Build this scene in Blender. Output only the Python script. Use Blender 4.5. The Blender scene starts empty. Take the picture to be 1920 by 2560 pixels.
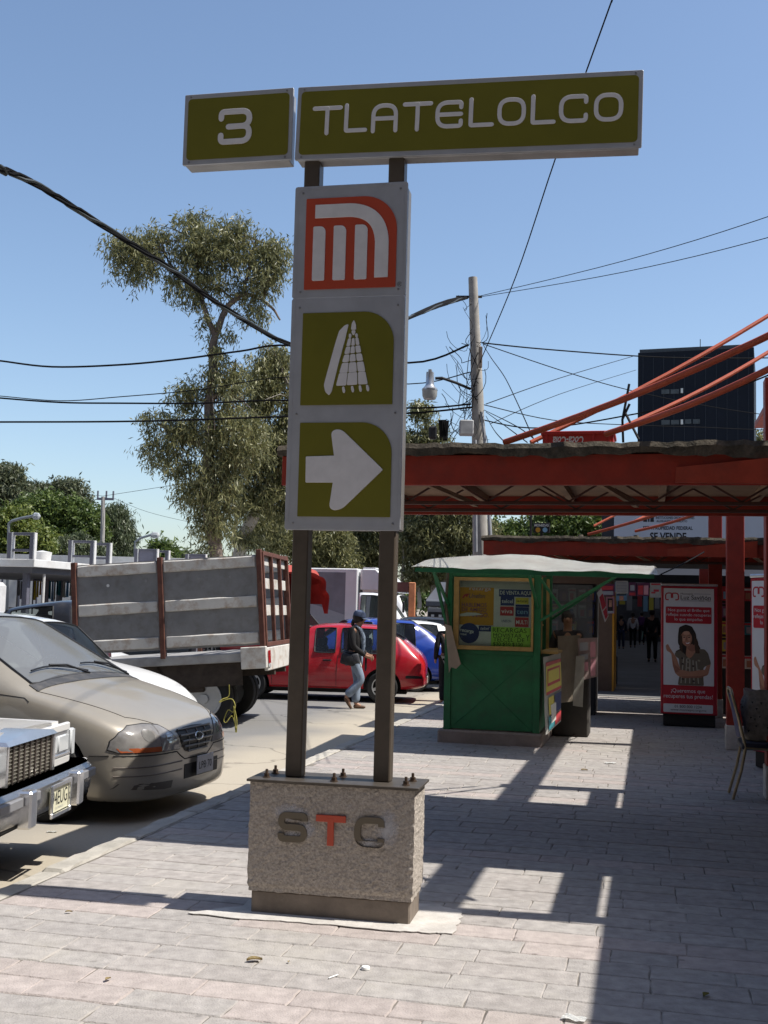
import bpy, bmesh, math, random
import numpy as np
from mathutils import Vector, Matrix, Euler
from mathutils.bvhtree import BVHTree

SC = bpy.context.scene
COL = SC.collection
R = math.radians
random.seed(7)
RNG = np.random.default_rng(7)

# ------------------------------------------------------------------ camera
F = 2810.0            # focal length in photo pixels (photo 1920 x 2560)
EYE = 1.55
ROLL = 0.025
PITCH = math.atan(240 / F)
cam = bpy.data.cameras.new('camera')
cam.sensor_fit = 'VERTICAL'
cam.sensor_height = 36.0
cam.sensor_width = 27.0
cam.lens = F / 2560 * 36.0
cam.clip_start = 0.05
cam.clip_end = 3000
co = bpy.data.objects.new('camera', cam)
COL.objects.link(co)
_U = Vector((0, -math.sin(PITCH), math.cos(PITCH)))
_X = Vector((1, 0, 0))
_r = _X * math.cos(ROLL) + _U * math.sin(ROLL)
_u = -_X * math.sin(ROLL) + _U * math.cos(ROLL)
_b = _r.cross(_u)
co.matrix_world = Matrix(((_r.x, _u.x, _b.x, 0), (_r.y, _u.y, _b.y, 0), (_r.z, _u.z, _b.z, EYE), (0, 0, 0, 1)))
SC.camera = co
SC.render.resolution_x = 768
SC.render.resolution_y = 1024

# ------------------------------------------------------------------ sky and sun
SUN_EL = R(58)
SUN_AZ = R(9.0)        # sun stands to the right, a touch towards the camera
SUNV = Vector((math.cos(SUN_EL) * math.cos(SUN_AZ), -math.cos(SUN_EL) * math.sin(SUN_AZ), math.sin(SUN_EL)))
world = bpy.data.worlds.new('World')
SC.world = world
world.use_nodes = True
wn = world.node_tree
wn.nodes.clear()
sky = wn.nodes.new('ShaderNodeTexSky')
sky.sky_type = 'NISHITA'
sky.sun_disc = False
sky.sun_elevation = SUN_EL
sky.sun_rotation = math.atan2(SUNV.x, SUNV.y)
sky.altitude = 0
sky.air_density = 1.03
sky.dust_density = 1.1
sky.ozone_density = 2.2
bg = wn.nodes.new('ShaderNodeBackground')
bg.inputs['Strength'].default_value = 0.135
wo = wn.nodes.new('ShaderNodeOutputWorld')
wn.links.new(sky.outputs[0], bg.inputs[0])
wn.links.new(bg.outputs[0], wo.inputs[0])
sl = bpy.data.lights.new('sun', 'SUN')
sl.energy = 5.0
sl.angle = R(0.53)
sl.color = (1.0, 0.955, 0.88)
so = bpy.data.objects.new('sun', sl)
COL.objects.link(so)
so.rotation_euler = (-SUNV).to_track_quat('-Z', 'Y').to_euler()
SC.view_settings.view_transform = 'Standard'
SC.view_settings.look = 'None'
SC.view_settings.exposure = 0.34
SC.view_settings.gamma = 1.0
SC.view_settings.use_curve_mapping = False
SC.render.engine = 'CYCLES'

# ------------------------------------------------------------------ frames
ANG = R(13.4)                       # street axis turned right of the view axis
SA, CA = math.sin(ANG), math.cos(ANG)
ROAD = -0.15


def ray(px, py):
    u = (px - 960) / F
    v = -(py - 1280) / F
    a = u * math.cos(ROLL) - v * math.sin(ROLL)
    b = u * math.sin(ROLL) + v * math.cos(ROLL)
    return Vector((a, math.cos(PITCH) - b * math.sin(PITCH), math.sin(PITCH) + b * math.cos(PITCH)))


def at(px, py, Y):
    r = ray(px, py)
    k = Y / r.y
    return Vector((r.x * k, Y, EYE + r.z * k))


def G(px, py, z=0.0):
    r = ray(px, py)
    k = (z - EYE) / r.z
    return Vector((r.x * k, r.y * k, z))


def S(l, t, z=0.0):                 # street frame: l across (right), t along
    return Vector((l * CA + t * SA, -l * SA + t * CA, z))


def LT(p):
    return (p[0] * CA - p[1] * SA, p[0] * SA + p[1] * CA, p[2])


def onT(px, py, t):
    r = ray(px, py)
    k = t / (r.x * SA + r.y * CA)
    return LT((r.x * k, r.y * k, EYE + r.z * k))


def onL(px, py, l):
    r = ray(px, py)
    k = l / (r.x * CA - r.y * SA)
    return LT((r.x * k, r.y * k, EYE + r.z * k))


# ------------------------------------------------------------------ materials
_M = {}


def M(name, rgb, rough=0.6, metal=0.0, var=0.12, scale=6.0, bump=0.0, bscale=60.0, spec=0.4, dirt=0.0,
      dirtcol=(0.25, 0.21, 0.16), dscale=3.0, coat=0.0, island=0.0, objrand=0.0, detail=5.0, worldpos=False, spots=0.0):
    if name in _M:
        return _M[name]
    m = bpy.data.materials.new(name)
    m.use_nodes = True
    nt = m.node_tree
    N = nt.nodes
    Lk = nt.links.new
    b = N['Principled BSDF']
    b.inputs['Roughness'].default_value = rough
    b.inputs['Metallic'].default_value = metal
    b.inputs['Specular IOR Level'].default_value = spec
    if coat:
        b.inputs['Coat Weight'].default_value = coat
        b.inputs['Coat Roughness'].default_value = 0.06
    tc = N.new('ShaderNodeTexCoord')
    col = None
    osock = tc.outputs['Object']
    if worldpos:
        gp0 = N.new('ShaderNodeNewGeometry')
        osock = gp0.outputs['Position']
    nz = N.new('ShaderNodeTexNoise')
    nz.inputs['Scale'].default_value = scale
    nz.inputs['Detail'].default_value = detail
    nz.inputs['Roughness'].default_value = 0.6
    Lk(osock, nz.inputs['Vector'])
    mp = N.new('ShaderNodeMapRange')
    mp.inputs['From Min'].default_value = 0.3
    mp.inputs['From Max'].default_value = 0.7
    mp.inputs['To Min'].default_value = 1 - var
    mp.inputs['To Max'].default_value = 1 + var
    Lk(nz.outputs['Fac'], mp.inputs['Value'])
    fac = mp.outputs[0]

    def mul(a, bsock):
        q = N.new('ShaderNodeMath')
        q.operation = 'MULTIPLY'
        Lk(a, q.inputs[0])
        Lk(bsock, q.inputs[1])
        return q.outputs[0]
    for amt, kind in ((island, 'i'), (objrand, 'o')):
        if amt:
            if kind == 'i':
                g = N.new('ShaderNodeNewGeometry')
                rs = g.outputs['Random Per Island']
            else:
                g = N.new('ShaderNodeObjectInfo')
                rs = g.outputs['Random']
            q = N.new('ShaderNodeMapRange')
            q.inputs['To Min'].default_value = 1 - amt
            q.inputs['To Max'].default_value = 1 + amt
            Lk(rs, q.inputs['Value'])
            fac = mul(fac, q.outputs[0])
    vm = N.new('ShaderNodeVectorMath')
    vm.operation = 'SCALE'
    vm.inputs[0].default_value = rgb
    Lk(fac, vm.inputs['Scale'])
    col = vm.outputs[0]
    if dirt:
        n2 = N.new('ShaderNodeTexNoise')
        n2.inputs['Scale'].default_value = dscale
        n2.inputs['Detail'].default_value = 8
        n2.inputs['Roughness'].default_value = 0.7
        Lk(osock, n2.inputs['Vector'])
        r2 = N.new('ShaderNodeMapRange')
        r2.inputs['From Min'].default_value = 0.48
        r2.inputs['From Max'].default_value = 0.72
        r2.inputs['To Max'].default_value = dirt
        Lk(n2.outputs['Fac'], r2.inputs['Value'])
        mx = N.new('ShaderNodeMix')
        mx.data_type = 'RGBA'
        mx.inputs['B'].default_value = (*dirtcol, 1)
        Lk(r2.outputs[0], mx.inputs['Factor'])
        Lk(col, mx.inputs['A'])
        col = mx.outputs['Result']
    if spots:                                        # trodden gum and oil drips
        vo = N.new('ShaderNodeTexVoronoi')
        vo.inputs['Scale'].default_value = 4.5
        Lk(osock, vo.inputs['Vector'])
        n5 = N.new('ShaderNodeTexNoise')
        n5.inputs['Scale'].default_value = 30
        Lk(osock, n5.inputs['Vector'])
        q5 = N.new('ShaderNodeMath')
        q5.operation = 'MULTIPLY_ADD'
        q5.inputs[1].default_value = 0.09
        Lk(n5.outputs['Fac'], q5.inputs[0])
        Lk(vo.outputs['Distance'], q5.inputs[2])
        r5 = N.new('ShaderNodeMapRange')
        r5.inputs['From Min'].default_value = 0.09
        r5.inputs['From Max'].default_value = 0.13
        r5.inputs['To Min'].default_value = 1 - spots
        r5.inputs['To Max'].default_value = 1.0
        Lk(q5.outputs[0], r5.inputs['Value'])
        v5 = N.new('ShaderNodeVectorMath')
        v5.operation = 'SCALE'
        Lk(col, v5.inputs[0])
        Lk(r5.outputs[0], v5.inputs['Scale'])
        col = v5.outputs[0]
    Lk(col, b.inputs['Base Color'])
    if bump:
        n3 = N.new('ShaderNodeTexNoise')
        n3.inputs['Scale'].default_value = bscale
        n3.inputs['Detail'].default_value = 6
        Lk(osock, n3.inputs['Vector'])
        bp = N.new('ShaderNodeBump')
        bp.inputs['Strength'].default_value = bump
        bp.inputs['Distance'].default_value = 0.01
        Lk(n3.outputs['Fac'], bp.inputs['Height'])
        Lk(bp.outputs[0], b.inputs['Normal'])
    _M[name] = m
    return m


def glass(name, tint=(0.02, 0.025, 0.03), alpha=0.55, rough=0.04):
    """Thin tinted pane: mostly see-through with a gloss on top."""
    if name in _M:
        return _M[name]
    m = bpy.data.materials.new(name)
    m.use_nodes = True
    nt = m.node_tree
    N = nt.nodes
    b = N['Principled BSDF']
    b.inputs['Base Color'].default_value = (*tint, 1)
    b.inputs['Roughness'].default_value = rough
    b.inputs['Specular IOR Level'].default_value = 0.7
    tr = N.new('ShaderNodeBsdfTransparent')
    tr.inputs['Color'].default_value = (0.85, 0.9, 0.88, 1)
    mx = N.new('ShaderNodeMixShader')
    mx.inputs[0].default_value = alpha
    nt.links.new(tr.outputs[0], mx.inputs[1])
    nt.links.new(b.outputs[0], mx.inputs[2])
    nt.links.new(mx.outputs[0], N['Material Output'].inputs[0])
    _M[name] = m
    return m


def leafmat(name, c0, c1, rough=0.5, trans=0.25):
    if name in _M:
        return _M[name]
    m = bpy.data.materials.new(name)
    m.use_nodes = True
    nt = m.node_tree
    N = nt.nodes
    b = N['Principled BSDF']
    b.inputs['Roughness'].default_value = rough
    g = N.new('ShaderNodeNewGeometry')
    mx = N.new('ShaderNodeMix')
    mx.data_type = 'RGBA'
    mx.inputs['A'].default_value = (*c0, 1)
    mx.inputs['B'].default_value = (*c1, 1)
    nt.links.new(g.outputs['Random Per Island'], mx.inputs['Factor'])
    nt.links.new(mx.outputs['Result'], b.inputs['Base Color'])
    t = N.new('ShaderNodeBsdfTranslucent')
    nt.links.new(mx.outputs['Result'], t.inputs['Color'])
    ms = N.new('ShaderNodeMixShader')
    ms.inputs[0].default_value = trans
    nt.links.new(b.outputs[0], ms.inputs[1])
    nt.links.new(t.outputs[0], ms.inputs[2])
    nt.links.new(ms.outputs[0], N['Material Output'].inputs[0])
    _M[name] = m
    return m


# ------------------------------------------------------------------ scene helpers
def tag(o, label=None, cat=None, group=None, kind=None):
    if label:
        o['label'] = label
    if cat:
        o['category'] = cat
    if group:
        o['group'] = group
    if kind:
        o['kind'] = kind
    return o


def empty(name, label, cat, loc=(0, 0, 0), rotz=0.0, group=None, rot=None):
    o = bpy.data.objects.new(name, None)
    o.empty_display_size = 0.2
    COL.objects.link(o)
    o.location = loc
    o.rotation_euler = rot if rot else (0, 0, rotz)
    return tag(o, label, cat, group)


def street(name, label, cat, l, t, z=0.0, group=None, dz=0.0):
    return empty(name, label, cat, S(l, t, z), -ANG + dz, group)


def copy_tree(o, parent=None):
    c = o.copy()
    COL.objects.link(c)
    if parent:
        c.parent = parent
    for ch in list(o.children):
        copy_tree(ch, c)
    return c


def link(name, me, mat, parent=None, smooth=False, angle=None):
    o = bpy.data.objects.new(name, me)
    COL.objects.link(o)
    if parent:
        o.parent = parent
    if mat:
        me.materials.clear()
        me.materials.append(mat)
    if smooth:
        me.shade_smooth()
        if angle:
            try:
                me.set_sharp_from_angle(angle=R(angle))
            except Exception:
                pass
    return o


class MB:
    def __init__(s):
        s.bm = bmesh.new()

    def box(s, c, d, bev=0.0, rot=None, seg=1):
        r = bmesh.ops.create_cube(s.bm, size=1.0)
        vs = r['verts']
        for v in vs:
            v.co = Vector((v.co.x * d[0], v.co.y * d[1], v.co.z * d[2]))
        if bev:
            es = list({e for v in vs for e in v.link_edges})
            q = bmesh.ops.bevel(s.bm, geom=es, offset=bev, segments=seg, affect='EDGES', profile=0.5)
            vs = list({v for f in q['faces'] for v in f.verts} | {v for v in vs if v.is_valid})
        m = Matrix.Translation(c)
        if rot is not None:
            m = m @ (rot if isinstance(rot, Matrix) else Euler(rot).to_matrix().to_4x4())
        for v in vs:
            v.co = m @ v.co
        return s

    def b(s, x0, x1, y0, y1, z0, z1, bev=0.0):
        return s.box(((x0 + x1) / 2, (y0 + y1) / 2, (z0 + z1) / 2), (abs(x1 - x0), abs(y1 - y0), abs(z1 - z0)), bev)

    def bar(s, p, q, w, h, bev=0.0):
        p = Vector(p)
        q = Vector(q)
        d = q - p
        quat = d.to_track_quat('Y', 'Z')
        m = quat.to_matrix().to_4x4()
        return s.box((p + q) / 2, (w, d.length, h), bev, m)

    def hexa(s, pts):
        v = [s.bm.verts.new(p) for p in pts]
        for f in ((0, 3, 2, 1), (4, 5, 6, 7), (0, 1, 5, 4), (1, 2, 6, 5), (2, 3, 7, 6), (3, 0, 4, 7)):
            s.bm.faces.new([v[i] for i in f])
        return s

    def tube(s, pts, r, n=8, caps=True):
        pts = [Vector(p) for p in pts]
        rs = r if isinstance(r, (list, tuple)) else [r] * len(pts)
        rings = []
        up = None
        for i, p in enumerate(pts):
            a = pts[max(i - 1, 0)]
            c = pts[min(i + 1, len(pts) - 1)]
            d = (c - a)
            if d.length < 1e-9:
                d = Vector((0, 0, 1))
            d.normalize()
            if up is None:
                up = Vector((0, 0, 1)) if abs(d.z) < 0.9 else Vector((1, 0, 0))
            x = d.cross(up)
            if x.length < 1e-6:
                x = d.cross(Vector((0.3, 1, 0.2)))
            x.normalize()
            y = x.cross(d).normalized()
            up = y
            rings.append([s.bm.verts.new(p + (x * math.cos(2 * math.pi * k / n) + y * math.sin(2 * math.pi * k / n)) * rs[i]) for k in range(n)])
        for i in range(len(rings) - 1):
            for k in range(n):
                s.bm.faces.new((rings[i][k], rings[i][(k + 1) % n], rings[i + 1][(k + 1) % n], rings[i + 1][k]))
        if caps and n > 2:
            s.bm.faces.new(rings[0][::-1])
            s.bm.faces.new(rings[-1])
        return s

    def lathe(s, prof, n=20, m=None):
        """profile [(r,z)] about local z"""
        m = m or Matrix.Identity(4)
        rings = []
        for r, z in prof:
            if r < 1e-6:
                rings.append([s.bm.verts.new(m @ Vector((0, 0, z)))])
            else:
                rings.append([s.bm.verts.new(m @ Vector((r * math.cos(2 * math.pi * k / n), r * math.sin(2 * math.pi * k / n), z))) for k in range(n)])
        for a, c in zip(rings, rings[1:]):
            for k in range(n):
                k2 = (k + 1) % n
                if len(a) == 1 and len(c) == 1:
                    continue
                if len(a) == 1:
                    s.bm.faces.new((a[0], c[k2], c[k]))
                elif len(c) == 1:
                    s.bm.faces.new((a[k], a[k2], c[0]))
                else:
                    s.bm.faces.new((a[k], a[k2], c[k2], c[k]))
        return s

    def poly(s, pts):
        s.bm.faces.new([s.bm.verts.new(p) for p in pts])
        return s

    def prism(s, pts, vec):
        vec = Vector(vec)
        a = [s.bm.verts.new(p) for p in pts]
        c = [s.bm.verts.new(Vector(p) + vec) for p in pts]
        n = len(a)
        s.bm.faces.new(a[::-1])
        s.bm.faces.new(c)
        for i in range(n):
            s.bm.faces.new((a[i], a[(i + 1) % n], c[(i + 1) % n], c[i]))
        return s

    def grid(s, fn, nu, nv):
        vs = [[s.bm.verts.new(fn(i / nu, j / nv)) for j in range(nv + 1)] for i in range(nu + 1)]
        for i in range(nu):
            for j in range(nv):
                s.bm.faces.new((vs[i][j], vs[i + 1][j], vs[i + 1][j + 1], vs[i][j + 1]))
        return s

    def mesh(s, name, recalc=True):
        if recalc:
            bmesh.ops.recalc_face_normals(s.bm, faces=s.bm.faces)
        me = bpy.data.meshes.new(name)
        s.bm.to_mesh(me)
        s.bm.free()
        return me

    def build(s, name, mat, parent=None, smooth=False, angle=35, recalc=True):
        return link(name, s.mesh(name, recalc), mat, parent, smooth, angle)


def eval_mesh(ob):
    dg = bpy.context.evaluated_depsgraph_get()
    dg.update()
    return bpy.data.meshes.new_from_object(ob.evaluated_get(dg), preserve_all_data_layers=False, depsgraph=dg)


def text_mesh(body, width, height=None, extrude=0.001, bold=0.0, shear=0.0, spacing=1.0):
    """flat print, centred on origin in the xz plane facing -y, scaled to width (and height)"""
    cu = bpy.data.curves.new('t', 'FONT')
    cu.body = body
    cu.align_x = 'CENTER'
    cu.align_y = 'CENTER'
    cu.extrude = 0.0
    cu.offset = bold
    cu.shear = shear
    cu.space_character = spacing
    cu.resolution_u = 3
    ob = bpy.data.objects.new('t', cu)
    COL.objects.link(ob)
    me = eval_mesh(ob)
    bpy.data.objects.remove(ob)
    bpy.data.curves.remove(cu)
    n = len(me.vertices)
    a = np.zeros(n * 3, np.float32)
    me.vertices.foreach_get('co', a)
    a = a.reshape(-1, 3)
    lo, hi = a.min(0), a.max(0)
    w = max(hi[0] - lo[0], 1e-6)
    k = width / w
    kz = k if height is None else height / max(hi[1] - lo[1], 1e-6)
    out = np.zeros_like(a)
    out[:, 0] = (a[:, 0] - (lo[0] + hi[0]) / 2) * k
    out[:, 2] = (a[:, 1] - (lo[1] + hi[1]) / 2) * kz
    me.vertices.foreach_set('co', out.ravel())
    me.update()
    return me


def text(parent, body, x, z, y, width, mat, height=None, bold=0.0, shear=0.0, name='lettering', spacing=1.0, flip=False, rot=None):
    me = text_mesh(body, width, height, bold=bold, shear=shear, spacing=spacing)
    o = link(name, me, mat, parent)
    o.location = (x, y, z)
    if flip:
        o.rotation_euler = (0, math.pi, 0)
    if rot:
        o.rotation_euler = rot
    return o


def shape_mesh(loops, depth=0.004, bevel=0.0):
    """even-odd filled 2d loops [(x,z)...]; stands in the xz plane, front face at y=-depth"""
    cu = bpy.data.curves.new('s', 'CURVE')
    cu.dimensions = '2D'
    cu.fill_mode = 'BOTH'
    cu.extrude = depth / 2
    cu.bevel_depth = bevel
    cu.bevel_resolution = 1
    for lp in loops:
        sp = cu.splines.new('POLY')
        sp.points.add(len(lp) - 1)
        for i, p in enumerate(lp):
            sp.points[i].co = (p[0], p[1], 0, 1)
        sp.use_cyclic_u = True
    ob = bpy.data.objects.new('s', cu)
    COL.objects.link(ob)
    me = eval_mesh(ob)
    bpy.data.objects.remove(ob)
    bpy.data.curves.remove(cu)
    me.transform(Matrix(((1, 0, 0, 0), (0, 0, -1, -depth / 2), (0, 1, 0, 0), (0, 0, 0, 1))))
    me.update()
    return me


def rpath(pts, r, closed=False, n=6):
    """round the corners of a polyline"""
    out = []
    P = [Vector(p) for p in pts]
    N = len(P)
    for i in range(N):
        if not closed and i in (0, N - 1):
            out.append(P[i])
            continue
        a, p, c = P[i - 1], P[i], P[(i + 1) % N]
        u = (a - p)
        v = (c - p)
        rr = min(r[i] if isinstance(r, (list, tuple)) else r, u.length * 0.499, v.length * 0.499)
        if rr <= 1e-5:
            out.append(p)
            continue
        u.normalize()
        v.normalize()
        s0, s1 = p + u * rr, p + v * rr
        for k in range(n + 1):
            t = k / n
            out.append((1 - t) ** 2 * s0 + 2 * t * (1 - t) * (p * 0.9 + (s0 + s1) * 0.05) + t ** 2 * s1)
    return [(q.x, q.y) for q in out]


def stroke(pts, w, closed=False, cap=True):
    """outline loops of a thick 2d polyline"""
    P = [Vector(p) for p in pts]
    n = len(P)
    Lf, Rt = [], []
    for i in range(n):
        if closed:
            a, c = P[i - 1], P[(i + 1) % n]
        else:
            a, c = P[max(i - 1, 0)], P[min(i + 1, n - 1)]
        d1 = (P[i] - a)
        d2 = (c - P[i])
        if d1.length < 1e-9:
            d1 = d2
        if d2.length < 1e-9:
            d2 = d1
        n1 = Vector((-d1.y, d1.x)).normalized()
        n2 = Vector((-d2.y, d2.x)).normalized()
        m = (n1 + n2)
        m.normalize()
        k = min(1 / max(m.dot(n1), 0.4), 1.6)
        Lf.append(P[i] + m * w / 2 * k)
        Rt.append(P[i] - m * w / 2 * k)
    if closed:
        return [[tuple(p) for p in Lf], [tuple(p) for p in Rt]]

    def capp(p, frm, to):
        if not cap:
            return []
        v = frm - p
        res = []
        sg = -1
        for k in range(1, 4):
            a = math.pi * k / 4 * sg
            res.append(p + Vector((v.x * math.cos(a) - v.y * math.sin(a), v.x * math.sin(a) + v.y * math.cos(a))))
        return res
    loop = Lf + capp(P[-1], Lf[-1], Rt[-1]) + Rt[::-1] + capp(P[0], Rt[0], Lf[0])
    return [[tuple(p) for p in loop]]


def rrect(x0, x1, z0, z1, r=0.0, n=5):
    if not isinstance(r, (tuple, list)) and r <= 0:
        return [(x0, z0), (x1, z0), (x1, z1), (x0, z1)]
    out = []
    rs = r if isinstance(r, (tuple, list)) else (r, r, r, r)   # bl br tr tl
    for (cx, cz, a0, rr) in ((x0, z0, 180, rs[0]), (x1, z0, 270, rs[1]), (x1, z1, 0, rs[2]), (x0, z1, 90, rs[3])):
        if rr <= 0:
            out.append((cx, cz))
            continue
        ox = cx + rr * (1 if cx == x0 else -1)
        oz = cz + rr * (1 if cz == z0 else -1)
        for k in range(n + 1):
            a = R(a0 + 90 * k / n)
            out.append((ox + rr * math.cos(a), oz + rr * math.sin(a)))
    return out


def plate(parent, name, mat, loops, y, depth=0.004, bevel=0.0, loc=None):
    """flat shape whose back stands at local y"""
    if loops and isinstance(loops[0][0], (int, float)):
        loops = [loops]
    o = link(name, shape_mesh(loops, depth, bevel), mat, parent)
    o.location = loc or (0, y, 0)
    return o


# common materials
BLACK = M('black_paint', (0.012, 0.012, 0.014), 0.45, var=0.2)
RUBBER = M('rubber', (0.018, 0.018, 0.018), 0.85, var=0.25, bump=0.2)
WHITE = M('white_print', (0.78, 0.78, 0.76), 0.6, var=0.03)
INK = M('black_print', (0.015, 0.015, 0.017), 0.6, var=0.05)
REDP = M('red_print', (0.42, 0.015, 0.03), 0.35, var=0.06)
CHROME = M('chrome', (0.70, 0.70, 0.71), 0.22, metal=0.85, var=0.08)
STEELD = M('dull_steel', (0.30, 0.30, 0.31), 0.4, metal=0.8, var=0.2)
CABLE = M('cable_sheath', (0.008, 0.008, 0.009), 0.85, var=0.2, spec=.1)
# ================================================================== GROUND
GROUND = M('bare_ground', (0.30, 0.26, 0.21), 0.95, var=0.2, scale=0.3)


def sheet(name, pts, z, mat, kind='structure', parent=None):
    m = MB()
    m.poly([(p[0], p[1], z) for p in pts])
    o = m.build(name, mat, parent)
    if not parent:
        o['kind'] = kind
    return o


sheet('ground', [(-1500, -60), (1500, -60), (1500, 2500), (-1500, 2500)], -0.20, GROUND)


def road_material():
    m = bpy.data.materials.new('dusty_asphalt')
    m.use_nodes = True
    nt = m.node_tree
    N = nt.nodes
    Lk = nt.links.new
    b = N['Principled BSDF']
    b.inputs['Roughness'].default_value = 0.9
    tc = N.new('ShaderNodeTexCoord')
    sx = N.new('ShaderNodeSeparateXYZ')
    Lk(tc.outputs['Object'], sx.inputs[0])
    mr = N.new('ShaderNodeMapRange')                 # dust lies thick along the kerb
    mr.inputs['From Min'].default_value = -5.5
    mr.inputs['From Max'].default_value = -3.5
    Lk(sx.outputs['X'], mr.inputs['Value'])
    nz = N.new('ShaderNodeTexNoise')
    nz.inputs['Scale'].default_value = 0.55
    nz.inputs['Detail'].default_value = 7
    Lk(tc.outputs['Object'], nz.inputs['Vector'])
    ad = N.new('ShaderNodeMath')
    ad.operation = 'ADD'
    Lk(mr.outputs[0], ad.inputs[0])
    Lk(nz.outputs['Fac'], ad.inputs[1])
    r2 = N.new('ShaderNodeMapRange')
    r2.inputs['From Min'].default_value = 0.62
    r2.inputs['From Max'].default_value = 1.2
    Lk(ad.outputs[0], r2.inputs['Value'])
    fine = N.new('ShaderNodeTexNoise')
    fine.inputs['Scale'].default_value = 40
    fine.inputs['Detail'].default_value = 8
    fine.inputs['Roughness'].default_value = 0.75
    Lk(tc.outputs['Object'], fine.inputs['Vector'])
    ca = N.new('ShaderNodeMix')
    ca.data_type = 'RGBA'
    ca.inputs['A'].default_value = (0.135, 0.132, 0.130, 1)
    ca.inputs['B'].default_value = (0.23, 0.225, 0.215, 1)
    Lk(fine.outputs['Fac'], ca.inputs['Factor'])
    cb = N.new('ShaderNodeMix')
    cb.data_type = 'RGBA'
    cb.inputs['A'].default_value = (0.33, 0.29, 0.225, 1)
    cb.inputs['B'].default_value = (0.46, 0.41, 0.33, 1)
    Lk(fine.outputs['Fac'], cb.inputs['Factor'])
    mx = N.new('ShaderNodeMix')
    mx.data_type = 'RGBA'
    Lk(r2.outputs[0], mx.inputs['Factor'])
    Lk(ca.outputs['Result'], mx.inputs['A'])
    Lk(cb.outputs['Result'], mx.inputs['B'])
    vo = N.new('ShaderNodeTexVoronoi')               # cracks
    vo.feature = 'DISTANCE_TO_EDGE'
    vo.inputs['Scale'].default_value = 0.35
    wv = N.new('ShaderNodeVectorMath')
    wv.operation = 'ADD'
    n4 = N.new('ShaderNodeTexNoise')
    n4.inputs['Scale'].default_value = 1.5
    n4.inputs['Detail'].default_value = 5
    Lk(tc.outputs['Object'], n4.inputs['Vector'])
    Lk(n4.outputs['Color'], wv.inputs[0])
    Lk(tc.outputs['Object'], wv.inputs[1])
    Lk(wv.outputs[0], vo.inputs['Vector'])
    r3 = N.new('ShaderNodeMapRange')
    r3.inputs['From Min'].default_value = 0.0
    r3.inputs['From Max'].default_value = 0.012
    r3.inputs['To Min'].default_value = 0.55
    r3.inputs['To Max'].default_value = 1.0
    Lk(vo.outputs['Distance'], r3.inputs['Value'])
    sc = N.new('ShaderNodeVectorMath')
    sc.operation = 'SCALE'
    Lk(mx.outputs['Result'], sc.inputs[0])
    Lk(r3.outputs[0], sc.inputs['Scale'])
    Lk(sc.outputs[0], b.inputs['Base Color'])
    bp = N.new('ShaderNodeBump')
    bp.inputs['Strength'].default_value = 0.35
    bp.inputs['Distance'].default_value = 0.01
    Lk(fine.outputs['Fac'], bp.inputs['Height'])
    Lk(bp.outputs[0], b.inputs['Normal'])
    return m


road = MB().b(-140, -3.40, -25, 260, ROAD - 0.04, ROAD).build('road', road_material())
road.rotation_euler = (0, 0, -ANG)
road['kind'] = 'structure'

# pavement: mortar bed, pavers, kerb stones
MORTAR = M('paver_joint', (0.17, 0.152, 0.13), 0.95, var=0.5, scale=6, bump=0.4)
PAVER = [M('paver_grey', (0.335, 0.312, 0.294), 0.8, var=0.20, scale=14, bump=0.5, bscale=110, island=0.05, objrand=0.05, dirt=0.6, dirtcol=(0.43, 0.40, 0.35), dscale=1.3, spec=0.12, worldpos=True, spots=.28),
         M('paver_warm', (0.345, 0.318, 0.298), 0.8, var=0.20, scale=14, bump=0.5, bscale=110, island=0.05, objrand=0.05, dirt=0.6, dirtcol=(0.27, 0.25, 0.235), dscale=1.3, spec=0.12, worldpos=True, spots=.28),
         M('paver_pink', (0.375, 0.328, 0.306), 0.8, var=0.18, scale=14, bump=0.5, bscale=110, island=0.06, objrand=0.06, dirt=0.5, dirtcol=(0.40, 0.36, 0.32), dscale=1.3, spec=0.12, worldpos=True, spots=.28)]
pav = MB().b(-3.27, 14, -8, 21.9, -0.16, -0.0065).build('pavement', MORTAR)
pav.rotation_euler = (0, 0, -ANG)
pav['kind'] = 'structure'


def paver_loops(w, d, jit, rnd):
    pts = []
    nx, ny = 6, 3
    for i in range(nx):
        pts.append((-w / 2 + w * i / nx, -d / 2))
    for i in range(ny):
        pts.append((w / 2, -d / 2 + d * i / ny))
    for i in range(nx):
        pts.append((w / 2 - w * i / nx, d / 2))
    for i in range(ny):
        pts.append((-w / 2, d / 2 - d * i / ny))
    return [(x + rnd.uniform(-jit, jit), y + rnd.uniform(-jit, jit)) for x, y in pts]


def add_paver(bm, cx, cy, w, d, rnd, tilt=0.0):
    lo = paver_loops(w, d, 0.0042, rnd)
    n = len(lo)
    zt = rnd.uniform(-0.003, 0.001) if tilt else 0.0
    tx, ty = rnd.uniform(-tilt, tilt), rnd.uniform(-tilt, tilt)

    def v(x, y, z):
        return bm.verts.new((cx + x, cy + y, z + zt + x * tx + y * ty))
    b = 0.006
    top = [v(x * (1 - 2 * b / w), y * (1 - 2 * b / d), 0) for x, y in lo]
    mid = [v(x, y, -b) for x, y in lo]
    bot = [v(x, y, -0.03) for x, y in lo]
    bm.faces.new(top)
    for a, c in ((mid, top), (bot, mid)):
        for i in range(n):
            j = (i + 1) % n
            bm.faces.new((a[i], a[j], c[j], c[i]))


def to_px(p):
    x, y, z = p[0], p[1], p[2] - EYE
    f = y * math.cos(PITCH) + z * math.sin(PITCH)
    if f < 0.2:
        return None
    U = -y * math.sin(PITCH) + z * math.cos(PITCH)
    a, b = x / f, U / f
    return (960 + (a * math.cos(ROLL) + b * math.sin(ROLL)) * F, 1280 - (-a * math.sin(ROLL) + b * math.cos(ROLL)) * F)


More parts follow.
